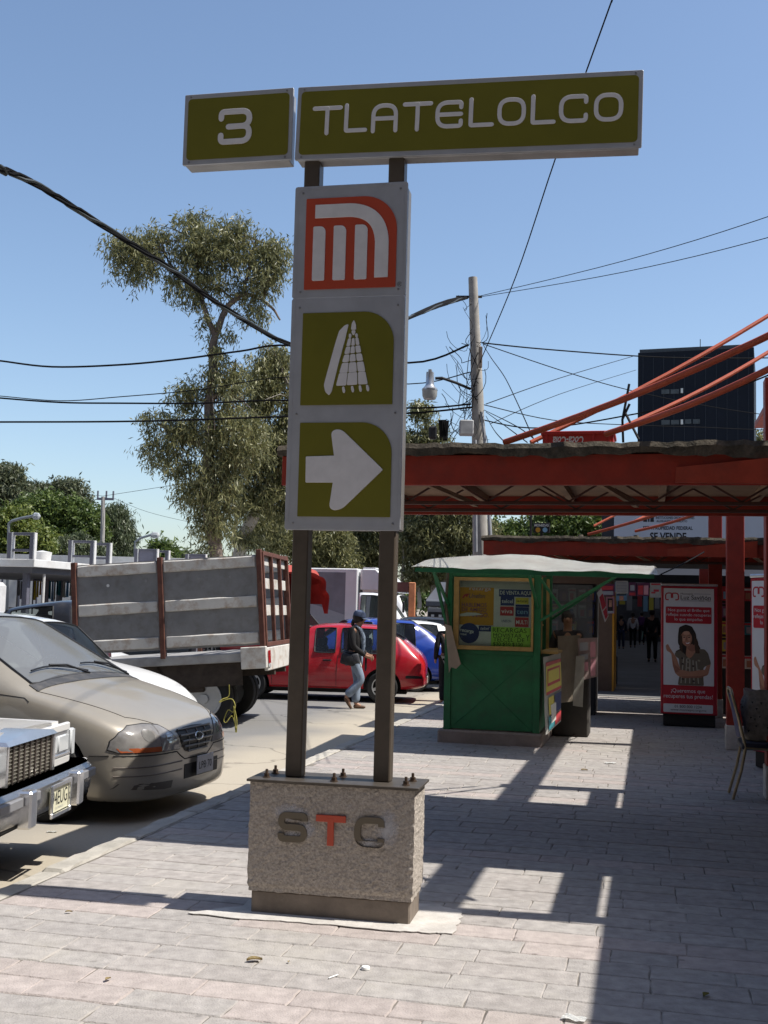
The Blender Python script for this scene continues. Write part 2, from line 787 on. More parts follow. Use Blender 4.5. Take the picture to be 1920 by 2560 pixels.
prnd = random.Random(3)
ROW = 0.192
cells = []
ti = 2.6
row = 0
while ti < 21.7:
    off = (row % 2) * 0.2 + prnd.uniform(-0.05, 0.05)
    pink = row in (8, 15, 24) or prnd.random() < 0.04
    l = -3.25 + (0 if off < 0.03 else -0.4 + off)
    while l < 7.5:
        l0 = max(l, -3.25)
        l1 = l + prnd.choice((.4, .4, .4, .36, .44, .3, .5))
        if l1 - l0 > 0.1:
            cells.append(((l0 + l1) / 2, ti + ROW / 2, l1 - l0 - 0.0038, ROW - 0.0055, 2 if pink and prnd.random() < 0.9 else (0 if prnd.random() < 0.6 else 1)))
        l = l1
    ti += ROW
    row += 1
near, rest = [], []
for c in cells:
    q = to_px(S(c[0], c[1]))
    if q and -60 < q[0] < 1980 and q[1] < 2640:
        near.append((c[1] * CA - c[0] * SA, c))
    else:
        rest.append(c)
near.sort(key=lambda a: a[0])
far = [c for _, c in near[300:]] + rest
near = [c for _, c in near[:300]]
variants = {}
for i, (cx, cy, w, d, mi) in enumerate(near):
    key = (round(w, 2), mi, prnd.randrange(6))
    if key not in variants:
        bm = bmesh.new()
        add_paver(bm, 0, 0, key[0], d, prnd)
        me = bpy.data.meshes.new('paver')
        bm.to_mesh(me)
        bm.free()
        me.materials.append(PAVER[mi])
        variants[key] = me
    o = bpy.data.objects.new('paver', variants[key])
    COL.objects.link(o)
    o.parent = pav
    o.location = (cx, cy, prnd.uniform(-0.003, 0.001))
    o.rotation_euler = (prnd.uniform(-.005, .005), prnd.uniform(-.005, .005), prnd.uniform(-.004, .004))
for mi in range(3):
    bm = bmesh.new()
    for cx, cy, w, d, k in far:
        if k == mi:
            add_paver(bm, cx, cy, w, d, prnd, 0.006)
    me = bpy.data.meshes.new('paver_field')
    bm.to_mesh(me)
    bm.free()
    o = link('paver_field', me, PAVER[mi], pav)
    o['kind'] = 'stuff'

KERBM = M('kerb_concrete', (0.40, 0.375, 0.33), 0.9, var=0.2, scale=5, bump=0.5, bscale=40, objrand=0.1)
kerb = MB().b(-3.40, -3.27, -8, 60, -0.2, -0.03).build('kerb', KERBM)
kerb.rotation_euler = (0, 0, -ANG)
kerb['kind'] = 'structure'
for k in range(34):
    m = MB()
    t0 = -2 + k * 1.0
    m.b(-3.415, -3.262, t0 + 0.006, t0 + 0.994, -0.155, 0.004 + prnd.uniform(-.006, .004), 0.018)
    bmesh.ops.subdivide_edges(m.bm, edges=[e for e in m.bm.edges if abs(e.verts[0].co.y - e.verts[1].co.y) > 0.5], cuts=7)
    for v in m.bm.verts:
        v.co.x += prnd.uniform(-.009, .009)
        v.co.z += prnd.uniform(-.005, .004)
    m.build('kerb_stone', KERBM, kerb)

ALLEYM = M('alley_concrete', (0.15, 0.15, 0.15), 0.75, var=0.2, scale=1.2, bump=0.2, bscale=30)
al = MB().b(-3.2, 14, 21.9, 75, -0.16, 0.0).build('alley_floor', ALLEYM)
al.rotation_euler = (0, 0, -ANG)
al['kind'] = 'structure'

# ================================================================== METRO SIGN
YAW = R(11.6)
SO = Vector((-0.628, 5.822, 0))
SLV = Vector((math.cos(YAW), -math.sin(YAW), 0))
SNV = Vector((math.sin(YAW), math.cos(YAW), 0))
sx0, sy0 = 0.41, 0.16
sign = empty('metro_sign', 'tall metro station sign on a concrete block, with a 3, TLATELOLCO and an arrow', 'sign', SO + SLV * sx0 + SNV * sy0, -YAW)
ALU = M('sign_aluminium', (0.47, 0.49, 0.53), 0.42, metal=0.35, var=0.10, scale=5, dirt=0.3, dirtcol=(0.36, 0.36, 0.36), dscale=3)
OLIVE = M('sign_olive', (0.165, 0.155, 0.014), 0.38, var=0.07, scale=4)
LETW = M('sign_white', (0.74, 0.73, 0.74), 0.4, var=0.06, scale=14)
MRED = M('sign_orange_red', (0.50, 0.072, 0.034), 0.38, var=0.05)
POSTM = M('sign_post_brown', (0.085, 0.067, 0.05), 0.42, var=0.12, scale=12, dirt=0.25, dirtcol=(0.13, 0.11, 0.085), dscale=9)
AGG = M('exposed_aggregate', (0.40, 0.355, 0.31), 0.95, var=0.30, scale=85, bump=1.0, bscale=75, detail=3, dirt=0.25, dirtcol=(0.2, 0.17, 0.145), dscale=40)
PLINTHM = M('plinth_concrete', (0.20, 0.165, 0.135), 0.9, var=0.2, scale=10, bump=0.3, bscale=50)


def sxy(x, d):
    return (x - sx0, d - sy0)


def sbox(x0, x1, d0, d1, z0, z1, bev=0.0, mb=None):
    mb = mb or MB()
    mb.b(x0 - sx0, x1 - sx0, d0 - sy0, d1 - sy0, z0, z1, bev)
    return mb


# block of exposed aggregate: jittered faces so that its edges are ragged
m = MB()
nx, nyy, nz = 44, 16, 28
bx0, bx1, bd0, bd1, bz0, bz1 = -0.018, 0.832, 0.0, 0.30, 0.112, 0.652


def agg_face(fn, nu, nv):
    m.grid(fn, nu, nv)


def P3(x, d, z):
    return Vector((x - sx0, d - sy0, z))


def lerp(a, b, t):
    return a + (b - a) * t


agg_face(lambda u, v: P3(lerp(bx0, bx1, u), bd0, lerp(bz0, bz1, v)), nx, nz)
agg_face(lambda u, v: P3(lerp(bx0, bx1, u), bd1, lerp(bz0, bz1, v)), nx, nz)
agg_face(lambda u, v: P3(bx0, lerp(bd0, bd1, u), lerp(bz0, bz1, v)), nyy, nz)
agg_face(lambda u, v: P3(bx1, lerp(bd0, bd1, u), lerp(bz0, bz1, v)), nyy, nz)
agg_face(lambda u, v: P3(lerp(bx0, bx1, u), lerp(bd0, bd1, v), bz1), nx, nyy)
agg_face(lambda u, v: P3(lerp(bx0, bx1, u), lerp(bd0, bd1, v), bz0), nx, nyy)
bmesh.ops.remove_doubles(m.bm, verts=m.bm.verts, dist=0.0005)
cx, cd = (bx0 + bx1) / 2 - sx0, (bd0 + bd1) / 2 - sy0
for v in m.bm.verts:
    if v.co.z < bz1 - 0.03:      # slight batter and chamfer at the foot
        if v.co.z < bz0 + 0.025:
            v.co.x = cx + (v.co.x - cx) * 0.982
            v.co.y = cd + (v.co.y - cd) * 0.955
    v.co += Vector((prnd.gauss(0, 0.0016), prnd.gauss(0, 0.0016), prnd.gauss(0, 0.0010) if v.co.z < bz1 - .01 else 0))
blk = m.build('concrete_block', AGG, sign, smooth=False)
sbox(0.002, 0.818, 0.012, 0.288, -0.03, 0.114, 0.008).build('plinth', PLINTHM, sign)
sbox(-0.036, 0.854, -0.012, 0.312, 0.655, 0.668, 0.002).build('base_plate', M('base_plate_steel', (0.10, 0.085, 0.07), 0.38, metal=0.3, var=0.2, scale=14), sign)
for bx, bd in ((0.045, 0.07), (0.048, 0.215), (0.405, 0.06), (0.412, 0.225), (0.775, 0.065), (0.785, 0.205)):
    m = MB()
    X0, Y0 = sxy(bx, bd)
    m.lathe([(0, 0.668), (0.021, 0.668), (0.021, 0.672), (0, 0.672)], 14, Matrix.Translation((X0, Y0, 0)))
    m.lathe([(0, 0.672), (0.0145, 0.672), (0.0145, 0.689), (0, 0.689)], 6, Matrix.Translation((X0, Y0, 0)))
    m.lathe([(0, 0.689), (0.0075, 0.689), (0.0075, 0.709), (0, 0.711)], 8, Matrix.Translation((X0, Y0, 0)))
    m.build('anchor_bolt', M('bolt_rust', (0.11, 0.075, 0.055), 0.5, metal=0.5, var=0.3, scale=60), sign)
for px_ in (0.172, 0.638):
    sbox(px_ - 0.043, px_ + 0.043, 0.115, 0.205, 0.668, 3.965, 0.006).build('post', POSTM, sign)

STCB = M('letter_bronze', (0.135, 0.11, 0.075), 0.5, var=0.1)


def glyph(ch, w, h, s, r):
    """stroke lists for one letter in a w x h box: [(points, closed)]"""
    a, b = s / 2, w - s / 2
    c, d = s / 2, h - s / 2
    mid = (c + d) / 2
    if ch == 'T':
        return [([(0, d), (w, d)], 0), ([(w / 2, d), (w / 2, 0)], 0)]
    if ch == 'L':
        return [(rpath([(a, h), (a, c), (w, c)], r * 0.12), 0)]
    if ch == 'A':
        return [(rpath([(a, 0), (a, d), (b, d), (b, 0)], [0, r, r, 0]), 0), ([(a, mid - .04 * h), (b, mid - .04 * h)], 0)]
    if ch == 'E':
        return [(rpath([(b, d - h * .19), (b, d), (a, d), (a, c), (b, c), (b, c + h * .19)], [0, h * .16, r, r, h * .16, 0]), 0), ([(a + s * .45, mid), (b, mid)], 0)]
    if ch == 'C':
        return [(rpath([(b, d - h * .2), (b, d), (a, d), (a, c), (b, c), (b, c + h * .2)], [0, min(r, h * .2), r, r, min(r, h * .2), 0]), 0)]
    if ch == 'O':
        return [(rpath([(a, c), (b, c), (b, d), (a, d)], r, True), 1)]
    if ch == 'S':
        return [(rpath([(b, d - h * .17), (b, d), (a, d), (a, mid), (b, mid), (b, c), (a, c), (a, c + h * .17)], [0] + [min(r, h * .2)] * 6 + [0]), 0)]
    if ch == '3':
        return [(rpath([(a, d - r * .5), (a, d), (b, d), (b, mid), (w * .3, mid)], r * .9), 0), (rpath([(w * .55, mid), (b, mid), (b, c), (a, c), (a, c + r * .5)], r * .9), 0)]


def letter(parent, ch, x, z, w, h, s, mat, y, depth=0.006, r=None, bevel=0.0014, cap=True, name='letter'):
    r = r if r is not None else min(w, h) * 0.34
    meshes = []
    for k, (pts, cl) in enumerate(glyph(ch, w, h, s, r)):
        meshes.append(shape_mesh(stroke(pts, s, bool(cl), cap), depth + k * 0.0006, bevel))
    bm = bmesh.new()
    for me in meshes:
        bm.from_mesh(me)
        bpy.data.meshes.remove(me)
    me = bpy.data.meshes.new(name)
    bm.to_mesh(me)
    bm.free()
    o = link(name, me, mat, parent)
    o.location = (x, y, z)
    return o


for ch, x, z, mt in (('S', 0.139, 0.367, STCB), ('T', 0.336, 0.363, MRED), ('C', 0.533, 0.367, STCB)):
    o = letter(sign, ch, x - sx0, z, 0.150, 0.146, 0.030, mt, bd0 - sy0 - 0.001, 0.010, r=0.045, cap=False)
    if mt is MRED:
        o['label'] = 'orange letter T on the concrete block'
# white spray haze round the letters
HAZE = M('white_overspray', (0.55, 0.55, 0.57), 0.9, var=0.3, scale=40)


def spray_material(sw, sh):
    m = bpy.data.materials.new('faded_white_spray')
    m.use_nodes = True
    nt = m.node_tree
    N = nt.nodes
    b = N['Principled BSDF']
    b.inputs['Base Color'].default_value = (0.6, 0.6, 0.63, 1)
    b.inputs['Roughness'].default_value = 0.95
    tc = N.new('ShaderNodeTexCoord')
    n = N.new('ShaderNodeTexNoise')
    n.inputs['Scale'].default_value = 38
    n.inputs['Detail'].default_value = 6
    nt.links.new(tc.outputs['Object'], n.inputs['Vector'])
    g = N.new('ShaderNodeTexGradient')
    g.gradient_type = 'SPHERICAL'
    mpn = N.new('ShaderNodeMapping')
    mpn.inputs['Scale'].default_value = (2 / sw, 0, 2 / sh)
    nt.links.new(tc.outputs['Object'], mpn.inputs[0])
    mpn.vector_type = 'POINT'
    sx = N.new('ShaderNodeSeparateXYZ')
    nt.links.new(mpn.outputs[0], sx.inputs[0])
    cx_ = N.new('ShaderNodeCombineXYZ')
    nt.links.new(sx.outputs['X'], cx_.inputs['X'])
    nt.links.new(sx.outputs['Z'], cx_.inputs['Z'])
    nt.links.new(cx_.outputs[0], g.inputs[0])
    mu = N.new('ShaderNodeMath')
    mu.operation = 'MULTIPLY'
    nt.links.new(g.outputs['Fac'], mu.inputs[0])
    nt.links.new(n.outputs['Fac'], mu.inputs[1])
    mr = N.new('ShaderNodeMapRange')
    mr.inputs['From Min'].default_value = 0.10
    mr.inputs['From Max'].default_value = 0.50
    mr.inputs['To Max'].default_value = 0.6
    nt.links.new(mu.outputs[0], mr.inputs['Value'])
    tr = N.new('ShaderNodeBsdfTransparent')
    mx = N.new('ShaderNodeMixShader')
    nt.links.new(mr.outputs[0], mx.inputs[0])
    nt.links.new(tr.outputs[0], mx.inputs[1])
    nt.links.new(b.outputs[0], mx.inputs[2])
    nt.links.new(mx.outputs[0], N['Material Output'].inputs[0])
    return m


for x, z, w, h in ((0.20, 0.51, 0.26, 0.12), (0.28, 0.43, 0.14, 0.14), (0.70, 0.46, 0.16, 0.26), (0.21, 0.40, 0.12, 0.06), (0.61, 0.39, 0.14, 0.06)):
    plate(sign, 'paint_overspray', spray_material(w, h), rrect(-w / 2, w / 2, -h / 2, h / 2, min(w, h) * .45), 0, 0.0005, loc=(x - sx0, bd0 - sy0 - 0.0055, z))

# upright panel box with logo, pictogram and arrow
PF = 0.112             # depth of the panel's front
pbox = sbox(0.094, 0.694, PF + 0.012, PF + 0.16, 1.955, 3.80, 0.004).build('panel_box', M('panel_side', (0.20, 0.19, 0.18), 0.5, metal=0.3, var=0.15), sign)
yf = PF - sy0
for z0, z1 in ((3.193, 3.806), (1.950, 3.190)):
    o = plate(pbox, 'panel_sheet', ALU, rrect(0.086 - sx0, 0.702 - sx0, z0, z1, 0.012), yf + 0.012, 0.010, 0.002)
for rr in (((0.100, 0.688, 1.965, 3.795), 0.03),):
    a, b_, c_, d_ = rr[0]
    plate(pbox, 'edge_bead', ALU, [rrect(a - sx0, b_ - sx0, c_, d_, rr[1]), rrect(a + .006 - sx0, b_ - .006 - sx0, c_ + .006, d_ - .006, rr[1] - .004)], yf + 0.0005, 0.002)
for x in (0.13, 0.665):
    for z in (1.985, 2.565, 3.14, 3.225, 3.77):
        m = MB().lathe([(0.006, 0), (0.006, 0.003), (0, 0.004)], 8, Matrix.Translation((x - sx0, yf - .001, z)) @ Matrix.Rotation(R(90), 4, 'X'))
        m.build('screw', STEELD, pbox)
LS = 0.5
LX, LZ = 0.150, 3.237
lg = plate(pbox, 'logo_plate', MRED, rrect(LX - sx0, LX + LS - sx0, LZ, LZ + LS, (0.004, 0.004, 0.185, 0.004), 10), yf + 0.0005, 0.0045)


def U(px_, pz):
    return (LX - sx0 + px_ * LS, LZ + pz * LS)


pth = rpath([(0.106, 0.853), (0.842, 0.853), (0.842, 0.11)], 0.36, n=14)
lp = stroke([U(*p) for p in pth], 0.142 * LS, False, False)
lw = [lp[0]]
for u0, u1 in ((.09, .22), (.316, .447), (.55, .682)):
    lw.append([(p[0], p[1]) for p in rrect(U(u0, 0)[0], U(u1, 0)[0], U(0, .095)[1], U(0, .686)[1], (.006, .006, .03, .006))])
for i, q in enumerate(lw):
    plate(pbox, 'logo_bar', LETW, [q], yf - 0.004, 0.003, 0.0015)
text(pbox, '®', 0.671 - sx0, 3.252, yf - 0.0006, 0.026, INK)


def olive_plate(x0, z0, name):
    return plate(pbox, name, OLIVE, rrect(x0 - sx0, x0 + .498 - sx0, z0, z0 + .498, (0.003, 0.003, 0.165, 0.003), 10), yf + 0.0005, 0.0045)


olive_plate(0.150, 2.611, 'pictogram_plate')
olive_plate(0.153, 2.019, 'arrow_plate')


def pk1(x, y):
    u = (x - (215 - 22 * (y - 160) / 850)) / 832
    return (0.150 + u * .498 - sx0, 2.611 + (1010 - y) / 850 * .498)


def pk2(x, y):
    u = (x - (190 - 22 * (y - 1175) / 860)) / 845
    return (0.153 + u * .498 - sx0, 2.019 + (2035 - y) / 860 * .498)


picto = [[(633, 275), (600, 285), (550, 335), (520, 430), (440, 720), (412, 830), (425, 890), (458, 922), (480, 890), (540, 640), (600, 420)],
         [(683, 237), (664, 270), (657, 325), (703, 325), (700, 280)],
         [(662, 333), (697, 333), (692, 360), (677, 378), (664, 358)],
         [(638, 365), (652, 362), (662, 378), (655, 400), (638, 400)], [(700, 360), (716, 365), (718, 395), (700, 395), (692, 378)],
         [(632, 408), (656, 403), (650, 470), (615, 475)], [(668, 405), (687, 403), (691, 468), (660, 470)], [(697, 400), (720, 398), (733, 463), (702, 465)]]
xs = [(600, 648, 656, 692, 700, 740)]
rowsy = [(480, 545), (553, 620), (628, 718), (720, 835)]
le = [(614, 597), (597, 578), (578, 552), (551, 523)]
m1 = [(650, 644), (643, 636), (634, 626), (624, 612)]
m2 = [(692, 697), (698, 705), (706, 714), (717, 718)]
re = [(736, 748), (750, 765), (767, 784), (785, 806)]
for (ya, yb), a, c, d, e in zip(rowsy, le, m1, m2, re):
    picto.append([(a[0], ya + 3), (c[0], ya), (c[1] - 1, yb - 2), (a[1], yb)])
    picto.append([(c[0] + 9, ya), (d[0] - 5, ya - 3), (d[1] - 6, yb - 8), (c[1] + 8, yb - 4)])
    picto.append([(d[0] + 5, ya - 4), (e[0], ya - 8), (e[1], yb - 12), (d[1] + 6, yb - 9)])
for x0 in (590, 670, 740, 806):
    y0 = 875 - (x0 - 590) * 0.06
    picto.append([(x0 - 12, y0 - 28), (x0 + 4, y0 - 30), (x0 + 15, y0 + 10), (x0 + 8, y0 + 28), (x0 - 4, y0 + 26), (x0 - 11, y0)])
for q in picto:
    P_ = [pk1(*p) for p in q]
    P_ = rpath(P_, 0.006, True, 3)
    plate(pbox, 'pictogram_piece', LETW, [P_], yf - 0.004, 0.003, 0.001)
arrow = [(250, 1490), (510, 1483), (480, 1250), (570, 1238), (948, 1608), (570, 1972), (462, 1972), (500, 1722), (248, 1722)]
plate(pbox, 'arrow', LETW, [rpath([pk2(*p) for p in arrow], [.004, .003, .05, .05, .006, .05, .05, .003, .004], True, 6)], yf - 0.004, 0.003, 0.002)

# top boards


def board(x0, x1, z0, z1, tilt, name):
    cxm, czm = (x0 + x1) / 2, (z0 + z1) / 2
    w, h = x1 - x0, z1 - z0
    mb = MB().b(-w / 2 + .012, w / 2 - .012, 0.012, 0.10, -h / 2 - .006, h / 2 - .012, 0.004)
    o = mb.build(name, M('board_side', (0.36, 0.36, 0.37), 0.45, metal=0.4, var=0.15), sign)
    o.location = (cxm - sx0, PF - sy0 - 0.01, czm)
    o.rotation_euler = (0, tilt, 0)
    plate(o, 'board_frame', ALU, rrect(-w / 2, w / 2, -h / 2, h / 2, 0.006), 0.012, 0.012, 0.002)
    plate(o, 'board_face', OLIVE, rrect(-w / 2 + .02, w / 2 - .02, -h / 2 + .026, h / 2 - .026, 0.022), -0.0005, 0.004)
    for sxx in (-1, 1):
        for szz in (-1, 1):
            m = MB().lathe([(0.006, 0), (0.006, 0.003), (0, 0.004)], 8, Matrix.Translation((sxx * (w / 2 - .035), -0.002, szz * (h / 2 - .013))) @ Matrix.Rotation(R(90), 4, 'X'))
            m.build('screw', STEELD, o)
    return o


bn = board(-0.565, 0.058, 3.962, 4.362, 0.0, 'number_board')
bt = board(0.083, 1.913, 3.938, 4.343, 0.0195, 'name_board')
letter(bn, '3', -0.363 + .2535 - .0, -0.098, 0.192, 0.200, 0.030, LETW, -0.0035, 0.003, r=0.075, bevel=.001)
xb = (0.083 + 1.913) / 2
for ch, (xa, xc) in zip('TLATELOLCO', ((0.181, 0.326), (0.35, 0.467), (0.499, 0.642), (0.678, 0.819), (0.846, 0.992), (1.024, 1.146), (1.174, 1.321), (1.348, 1.466), (1.493, 1.64), (1.671, 1.817))):
    letter(bt, ch, xa - xb, -0.063, xc - xa, 0.150, 0.0205, LETW, -0.0035, 0.003, r=0.05, bevel=.001)

# cement pad smeared over the pavers round the foot of the sign
CEM = M('cement_smear', (0.50, 0.475, 0.44), 0.9, var=0.2, scale=6, bump=0.4, bscale=50, dirt=0.5, dirtcol=(0.38, 0.34, 0.3), dscale=5)
m = MB()
pp = [(-0.30, -0.10), (-0.05, -0.13), (0.3, -0.10), (0.7, -0.12), (0.88, -0.10), (1.04, -0.09), (1.05, 0.1), (1.04, 0.34), (0.9, 0.42), (0.3, 0.44), (-0.06, 0.4), (-0.08, 0.1)]
pts = []
for i in range(len(pp)):
    a, c = Vector(pp[i]), Vector(pp[(i + 1) % len(pp)])
    for k in range(6):
        q = a.lerp(c, k / 6)
        pts.append((q.x - sx0 + prnd.uniform(-.012, .012), q.y - sy0 + prnd.uniform(-.012, .012), 0.0025))
m.prism(pts, (0, 0, 0.004))
o = m.build('cement_pad', CEM, None)
o.location = sign.location
o.rotation_euler = sign.rotation_euler
o['kind'] = 'structure'
# ================================================================== CANOPIES
def red_paint(name, rgb):
    m = M(name, rgb, 0.55, var=0.18, scale=7, dirt=0.55, dirtcol=(0.09, 0.035, 0.025), dscale=2.5, bump=0.15, bscale=30)
    return m


CRED = red_paint('canopy_red', (0.30, 0.028, 0.012))
CRED2 = red_paint('canopy_red_light', (0.38, 0.05, 0.022))
STAYM = M('stay_red', (0.42, 0.075, 0.03), 0.5, var=0.15, scale=14, dirt=0.3, dirtcol=(0.2, 0.06, 0.03), dscale=12)
MOSS = M('mossy_concrete', (0.095, 0.08, 0.06), 0.95, var=0.5, scale=9, bump=0.9, bscale=45, dirt=1.0, dirtcol=(0.022, 0.022, 0.016), dscale=7)
DECK = M('deck_underside', (0.30, 0.19, 0.12), 0.8, var=0.2, scale=3)
TRUSSM = M('truss_brown', (0.075, 0.03, 0.022), 0.6, var=0.25, scale=8)


def add_stay(th, l0, t0, p, q, ext, r, mat=STAYM, name='stay_pipe'):
    a = Vector((p[0] - l0, p[1] - t0, p[2]))
    c = Vector((q[0] - l0, q[1] - t0, q[2]))
    d = c - a
    c2 = a + d * ext
    n = 8
    pts = [a.lerp(c2, k / n) - Vector((0, 0, 0.05 * math.sin(math.pi * k / n))) for k in range(n + 1)]
    return MB().tube(pts, r, 10).build(name, mat, th, True)


CL0, CT0 = -0.7, 7.1
can = street('canopy', 'nearer red canopy with mossy concrete roof edge, carrying the red crate', 'canopy', CL0, CT0, 0, 'red canopies over the pavement')


def cb(l0, l1, t0, t1, z0, z1, bev=0.0, mb=None):
    mb = mb or MB()
    mb.b(l0 - CL0, l1 - CL0, t0 - CT0, t1 - CT0, z0, z1, bev)
    return mb


LE, LR = -2.40, 6.0
cb(LE, LR, 7.10, 7.15, 2.350, 2.545, 0.004).build('fascia', CRED, can)
cb(LE, LE + .05, 7.153, 9.427, 2.352, 2.545, 0.004).build('fascia', CRED, can)
cb(LE, LR, 9.43, 9.48, 2.360, 2.545, 0.004).build('fascia', CRED, can)
# slab with a ragged, mossy edge
m = MB()
nu = 150
rr = random.Random(5)
ragged = [rr.uniform(-.006, .008) + 0.005 * math.sin(i * .23) for i in range(nu + 1)]
lowr = [rr.uniform(-.012, .012) + 0.014 * math.sin(i * .31 + 1) + 0.008 * math.sin(i * .9) for i in range(nu + 1)]
topr = [rr.uniform(-.006, .006) + 0.005 * math.sin(i * .4) for i in range(nu + 1)]


def slab_pt(u, v):
    i = min(int(round(u * nu)), nu)
    x = lerp(LE - .03, LR, u) - CL0
    # v runs round the section: bottom back -> bottom front -> top front -> top back
    k = int(round(v * 5))
    sec = [(2.40, 2.549), (0.06, 2.549), (-0.022 + ragged[i] * .6, 2.545 - .012 + lowr[i]), (-0.028 + ragged[i] * .6, 2.585 + topr[i]), (-0.012 + ragged[i], 2.618 + topr[i]), (2.42, 2.622)][k]
    return Vector((x, sec[0], sec[1]))


m.grid(slab_pt, nu, 5)
m.build('roof_slab', MOSS, can)
cb(LE + .055, LR, 7.16, 9.42, 2.515, 2.535).build('deck', DECK, can)
# cross joists (seen from below as pale strips) and the lattice girders
for l in np.arange(-2.1, 5.9, 0.72):
    cb(l, l + .05, 7.156, 9.424, 2.455, 2.513).build('joist', DECK, can)
for t, zc in ((7.95, 2.318), (8.75, 2.338)):
    cb(LE + .06, LR, t - .02, t + .02, zc - .014, zc + .010, 0.003).build('chord', TRUSSM, can)
    k = 0
    l = LE + .1
    while l < LR - .4:
        m = MB()
        m.bar((l - CL0, t - CT0, zc + .01), (l + .29 - CL0, t - CT0, 2.505), .014, .014)
        m.bar((l + .29 - CL0, t - CT0, 2.505), (l + .58 - CL0, t - CT0, zc + .01), .014, .014)
        m.build('lattice_brace', TRUSSM, can)
        l += .58
# side girder nearest the street end, hanging a little lower and raked pieces
for l in (-1.62, -0.45, 1.15):
    MB().bar((l - CL0, 0.06, 2.45), (l + .35 - CL0, 1.2, 2.335), .035, .03).build('strut', DECK, can)
# wedge plate riveted on the front fascia
pts = [onT(*p, 7.1) for p in ((1690, 1170), (1688, 1208), (2200, 1212), (2200, 1118))]
MB().prism([(p[0] - CL0, -.035, p[2]) for p in pts], (0, 0.03, 0)).build('wedge_plate', CRED2, can)
for (p, t, q, t2, ext, r) in (((1261, 1106), 7.35, (1920, 826), 6.5, 1.28, .021), ((1327, 1106), 9.0, (1920, 785), 10.1, 1.12, .019),
                              ((1514, 1085), 7.4, (1920, 907), 6.6, 1.4, .020), ((1521, 1083), 9.1, (1920, 874), 10.1, 1.2, .018)):
    add_stay(can, CL0, CT0, onT(*p, t), onT(*q, t2), ext, r)
for (l, t) in ((-1.05, 7.38), (-0.28, 7.4)):
    MB().lathe([(0.05, 2.61), (0.05, 2.625), (0.03, 2.66), (0, 2.66)], 10, Matrix.Translation((l - CL0, t - CT0, 0))).build('anchor', MOSS, can)
can2 = copy_tree(can)
can2.location = S(CL0 + .08, 15.9, 0.0)
can2['label'] = 'farther red canopy with concrete edge, just above the green kiosk roof'

# red columns
COLR = red_paint('column_red', (0.30, 0.035, 0.022))
WPAINT = M('white_base_paint', (0.55, 0.53, 0.50), 0.7, var=0.2, scale=8, dirt=0.5, dscale=5)
for l, t, zt, w, lab in ((1.075, 10.36, 3.66, .20, 'red steel column with white foot at the right edge, behind the chair'),
                         (0.98, 14.0, 3.45, .20, 'red steel column between the advert box and the right edge'),
                         (0.98, 18.25, 3.3, .20, 'red steel column right behind the advert box, under the farther canopy'),
                         (0.98, 21.6, 2.9, .20, 'far red steel column at the mouth of the covered market')):
    th = street('column', lab, 'column', l, t, 0, 'red columns of the canopies')
    MB().b(-w / 2, w / 2, -w / 2, w / 2, 0.28, zt, 0.006).build('shaft', COLR, th)
    MB().b(-w / 2 - .012, w / 2 + .012, -w / 2 - .012, w / 2 + .012, 0, 0.283, 0.008).build('foot', WPAINT, th)

# station roof to the right of the picture, and the stay frame: they throw the shade on the pavement
th = street('station_roof', 'flat station roof on the right whose shade covers the pavement', 'roof', 1.68, 8, 0)
MB().b(0.0, 12, -16, 8.2, 3.0, 3.06, 0.005).build('roof_slab', M('roof_concrete', (0.34, 0.31, 0.28), 0.9, var=0.2, scale=2), th)
for t in (-10, -5, 0, 5):
    MB().b(3.0, 3.25, t, t + .25, 0, 2.998).build('pillar', COLR, th)
MB().b(2.2, 2.4, -16, .8, 0, 2.997).build('wall', M('sky_block_wall', (0.16, 0.13, 0.11), 0.9, var=0.2), th)  # unseen wall added to shut off sky light from the right
th = street('stay_frame', 'red mast frame on the right that holds the canopy stays', 'frame', 1.62, 6.1, 0)
for t in (0.0, 4.33):
    MB().b(-.065, .065, t - .065, t + .065, 0, 4.55, .005).build('mast', CRED2, th)
MB().b(-.24, .0, .0, 9.9, 4.13, 4.21, .005).build('top_beam', CRED2, th)
MB().b(-.325, -.115, -.04, 4.37, 2.82, 2.89, .005).build('side_beam', CRED2, th)
for t in (0.0, 4.33):
    MB().b(-.113, -.067, t - .04, t + .04, 2.83, 2.88).build('bracket', CRED2, th)

th = street('sky_block_rear', 'unseen slab added behind the camera to cut sky light', 'building', 4, -12, 0)  # unseen block added behind the camera to cut skylight and deepen the shade
MB().b(-40, 26, -12, 0, 0, 26, .02).build('wall', M('sky_block_rear_face', (0.16, 0.13, 0.115), .85, var=.15), th)
for k in range(7):
    f = MB().b(-13.5 + k * 3.2, -11.7 + k * 3.2, .0, .06, 5.4, 7.4, .01).build('window', M('sky_block_pane', (0.03, 0.035, 0.04), .1), th)
    MB().b(-13.6 + k * 3.2, -11.6 + k * 3.2, .0, .12, 5.3, 5.395).build('sill', M('roof_concrete', (0.34, 0.31, 0.28), 0.9), f)

for nm_, l_, t_, w_, d_, h_, lab in (('sky_block_slab', -70, 25, 7, 45, 27, 'unseen slab added far to the left to cut sky light'), ('sky_block_slab', 30, 4, 6, 22, 27, 'unseen slab added far to the right, beyond the station roof, to cut sky light')):  # unseen slabs added on both sides to reduce sky fill in the shade
    th = street(nm_, lab, 'building', l_, t_, 0, 'added slabs outside the picture that cut sky light')
    MB().b(-w_, w_, -d_, d_, 0, h_, .02).build('wall', M('sky_block_slab_face', (0.22, 0.20, 0.185), .85, var=.12), th)
    sg_ = 1 if l_ < 0 else -1
    for k in range(8):
        MB().b(sg_ * w_, sg_ * (w_ + .06), -d_ + 1, d_ - 1, 2.2 + k * 3.1, 3.7 + k * 3.1).build('window', M('sky_block_pane', (0.03, 0.035, 0.04), .1), th)

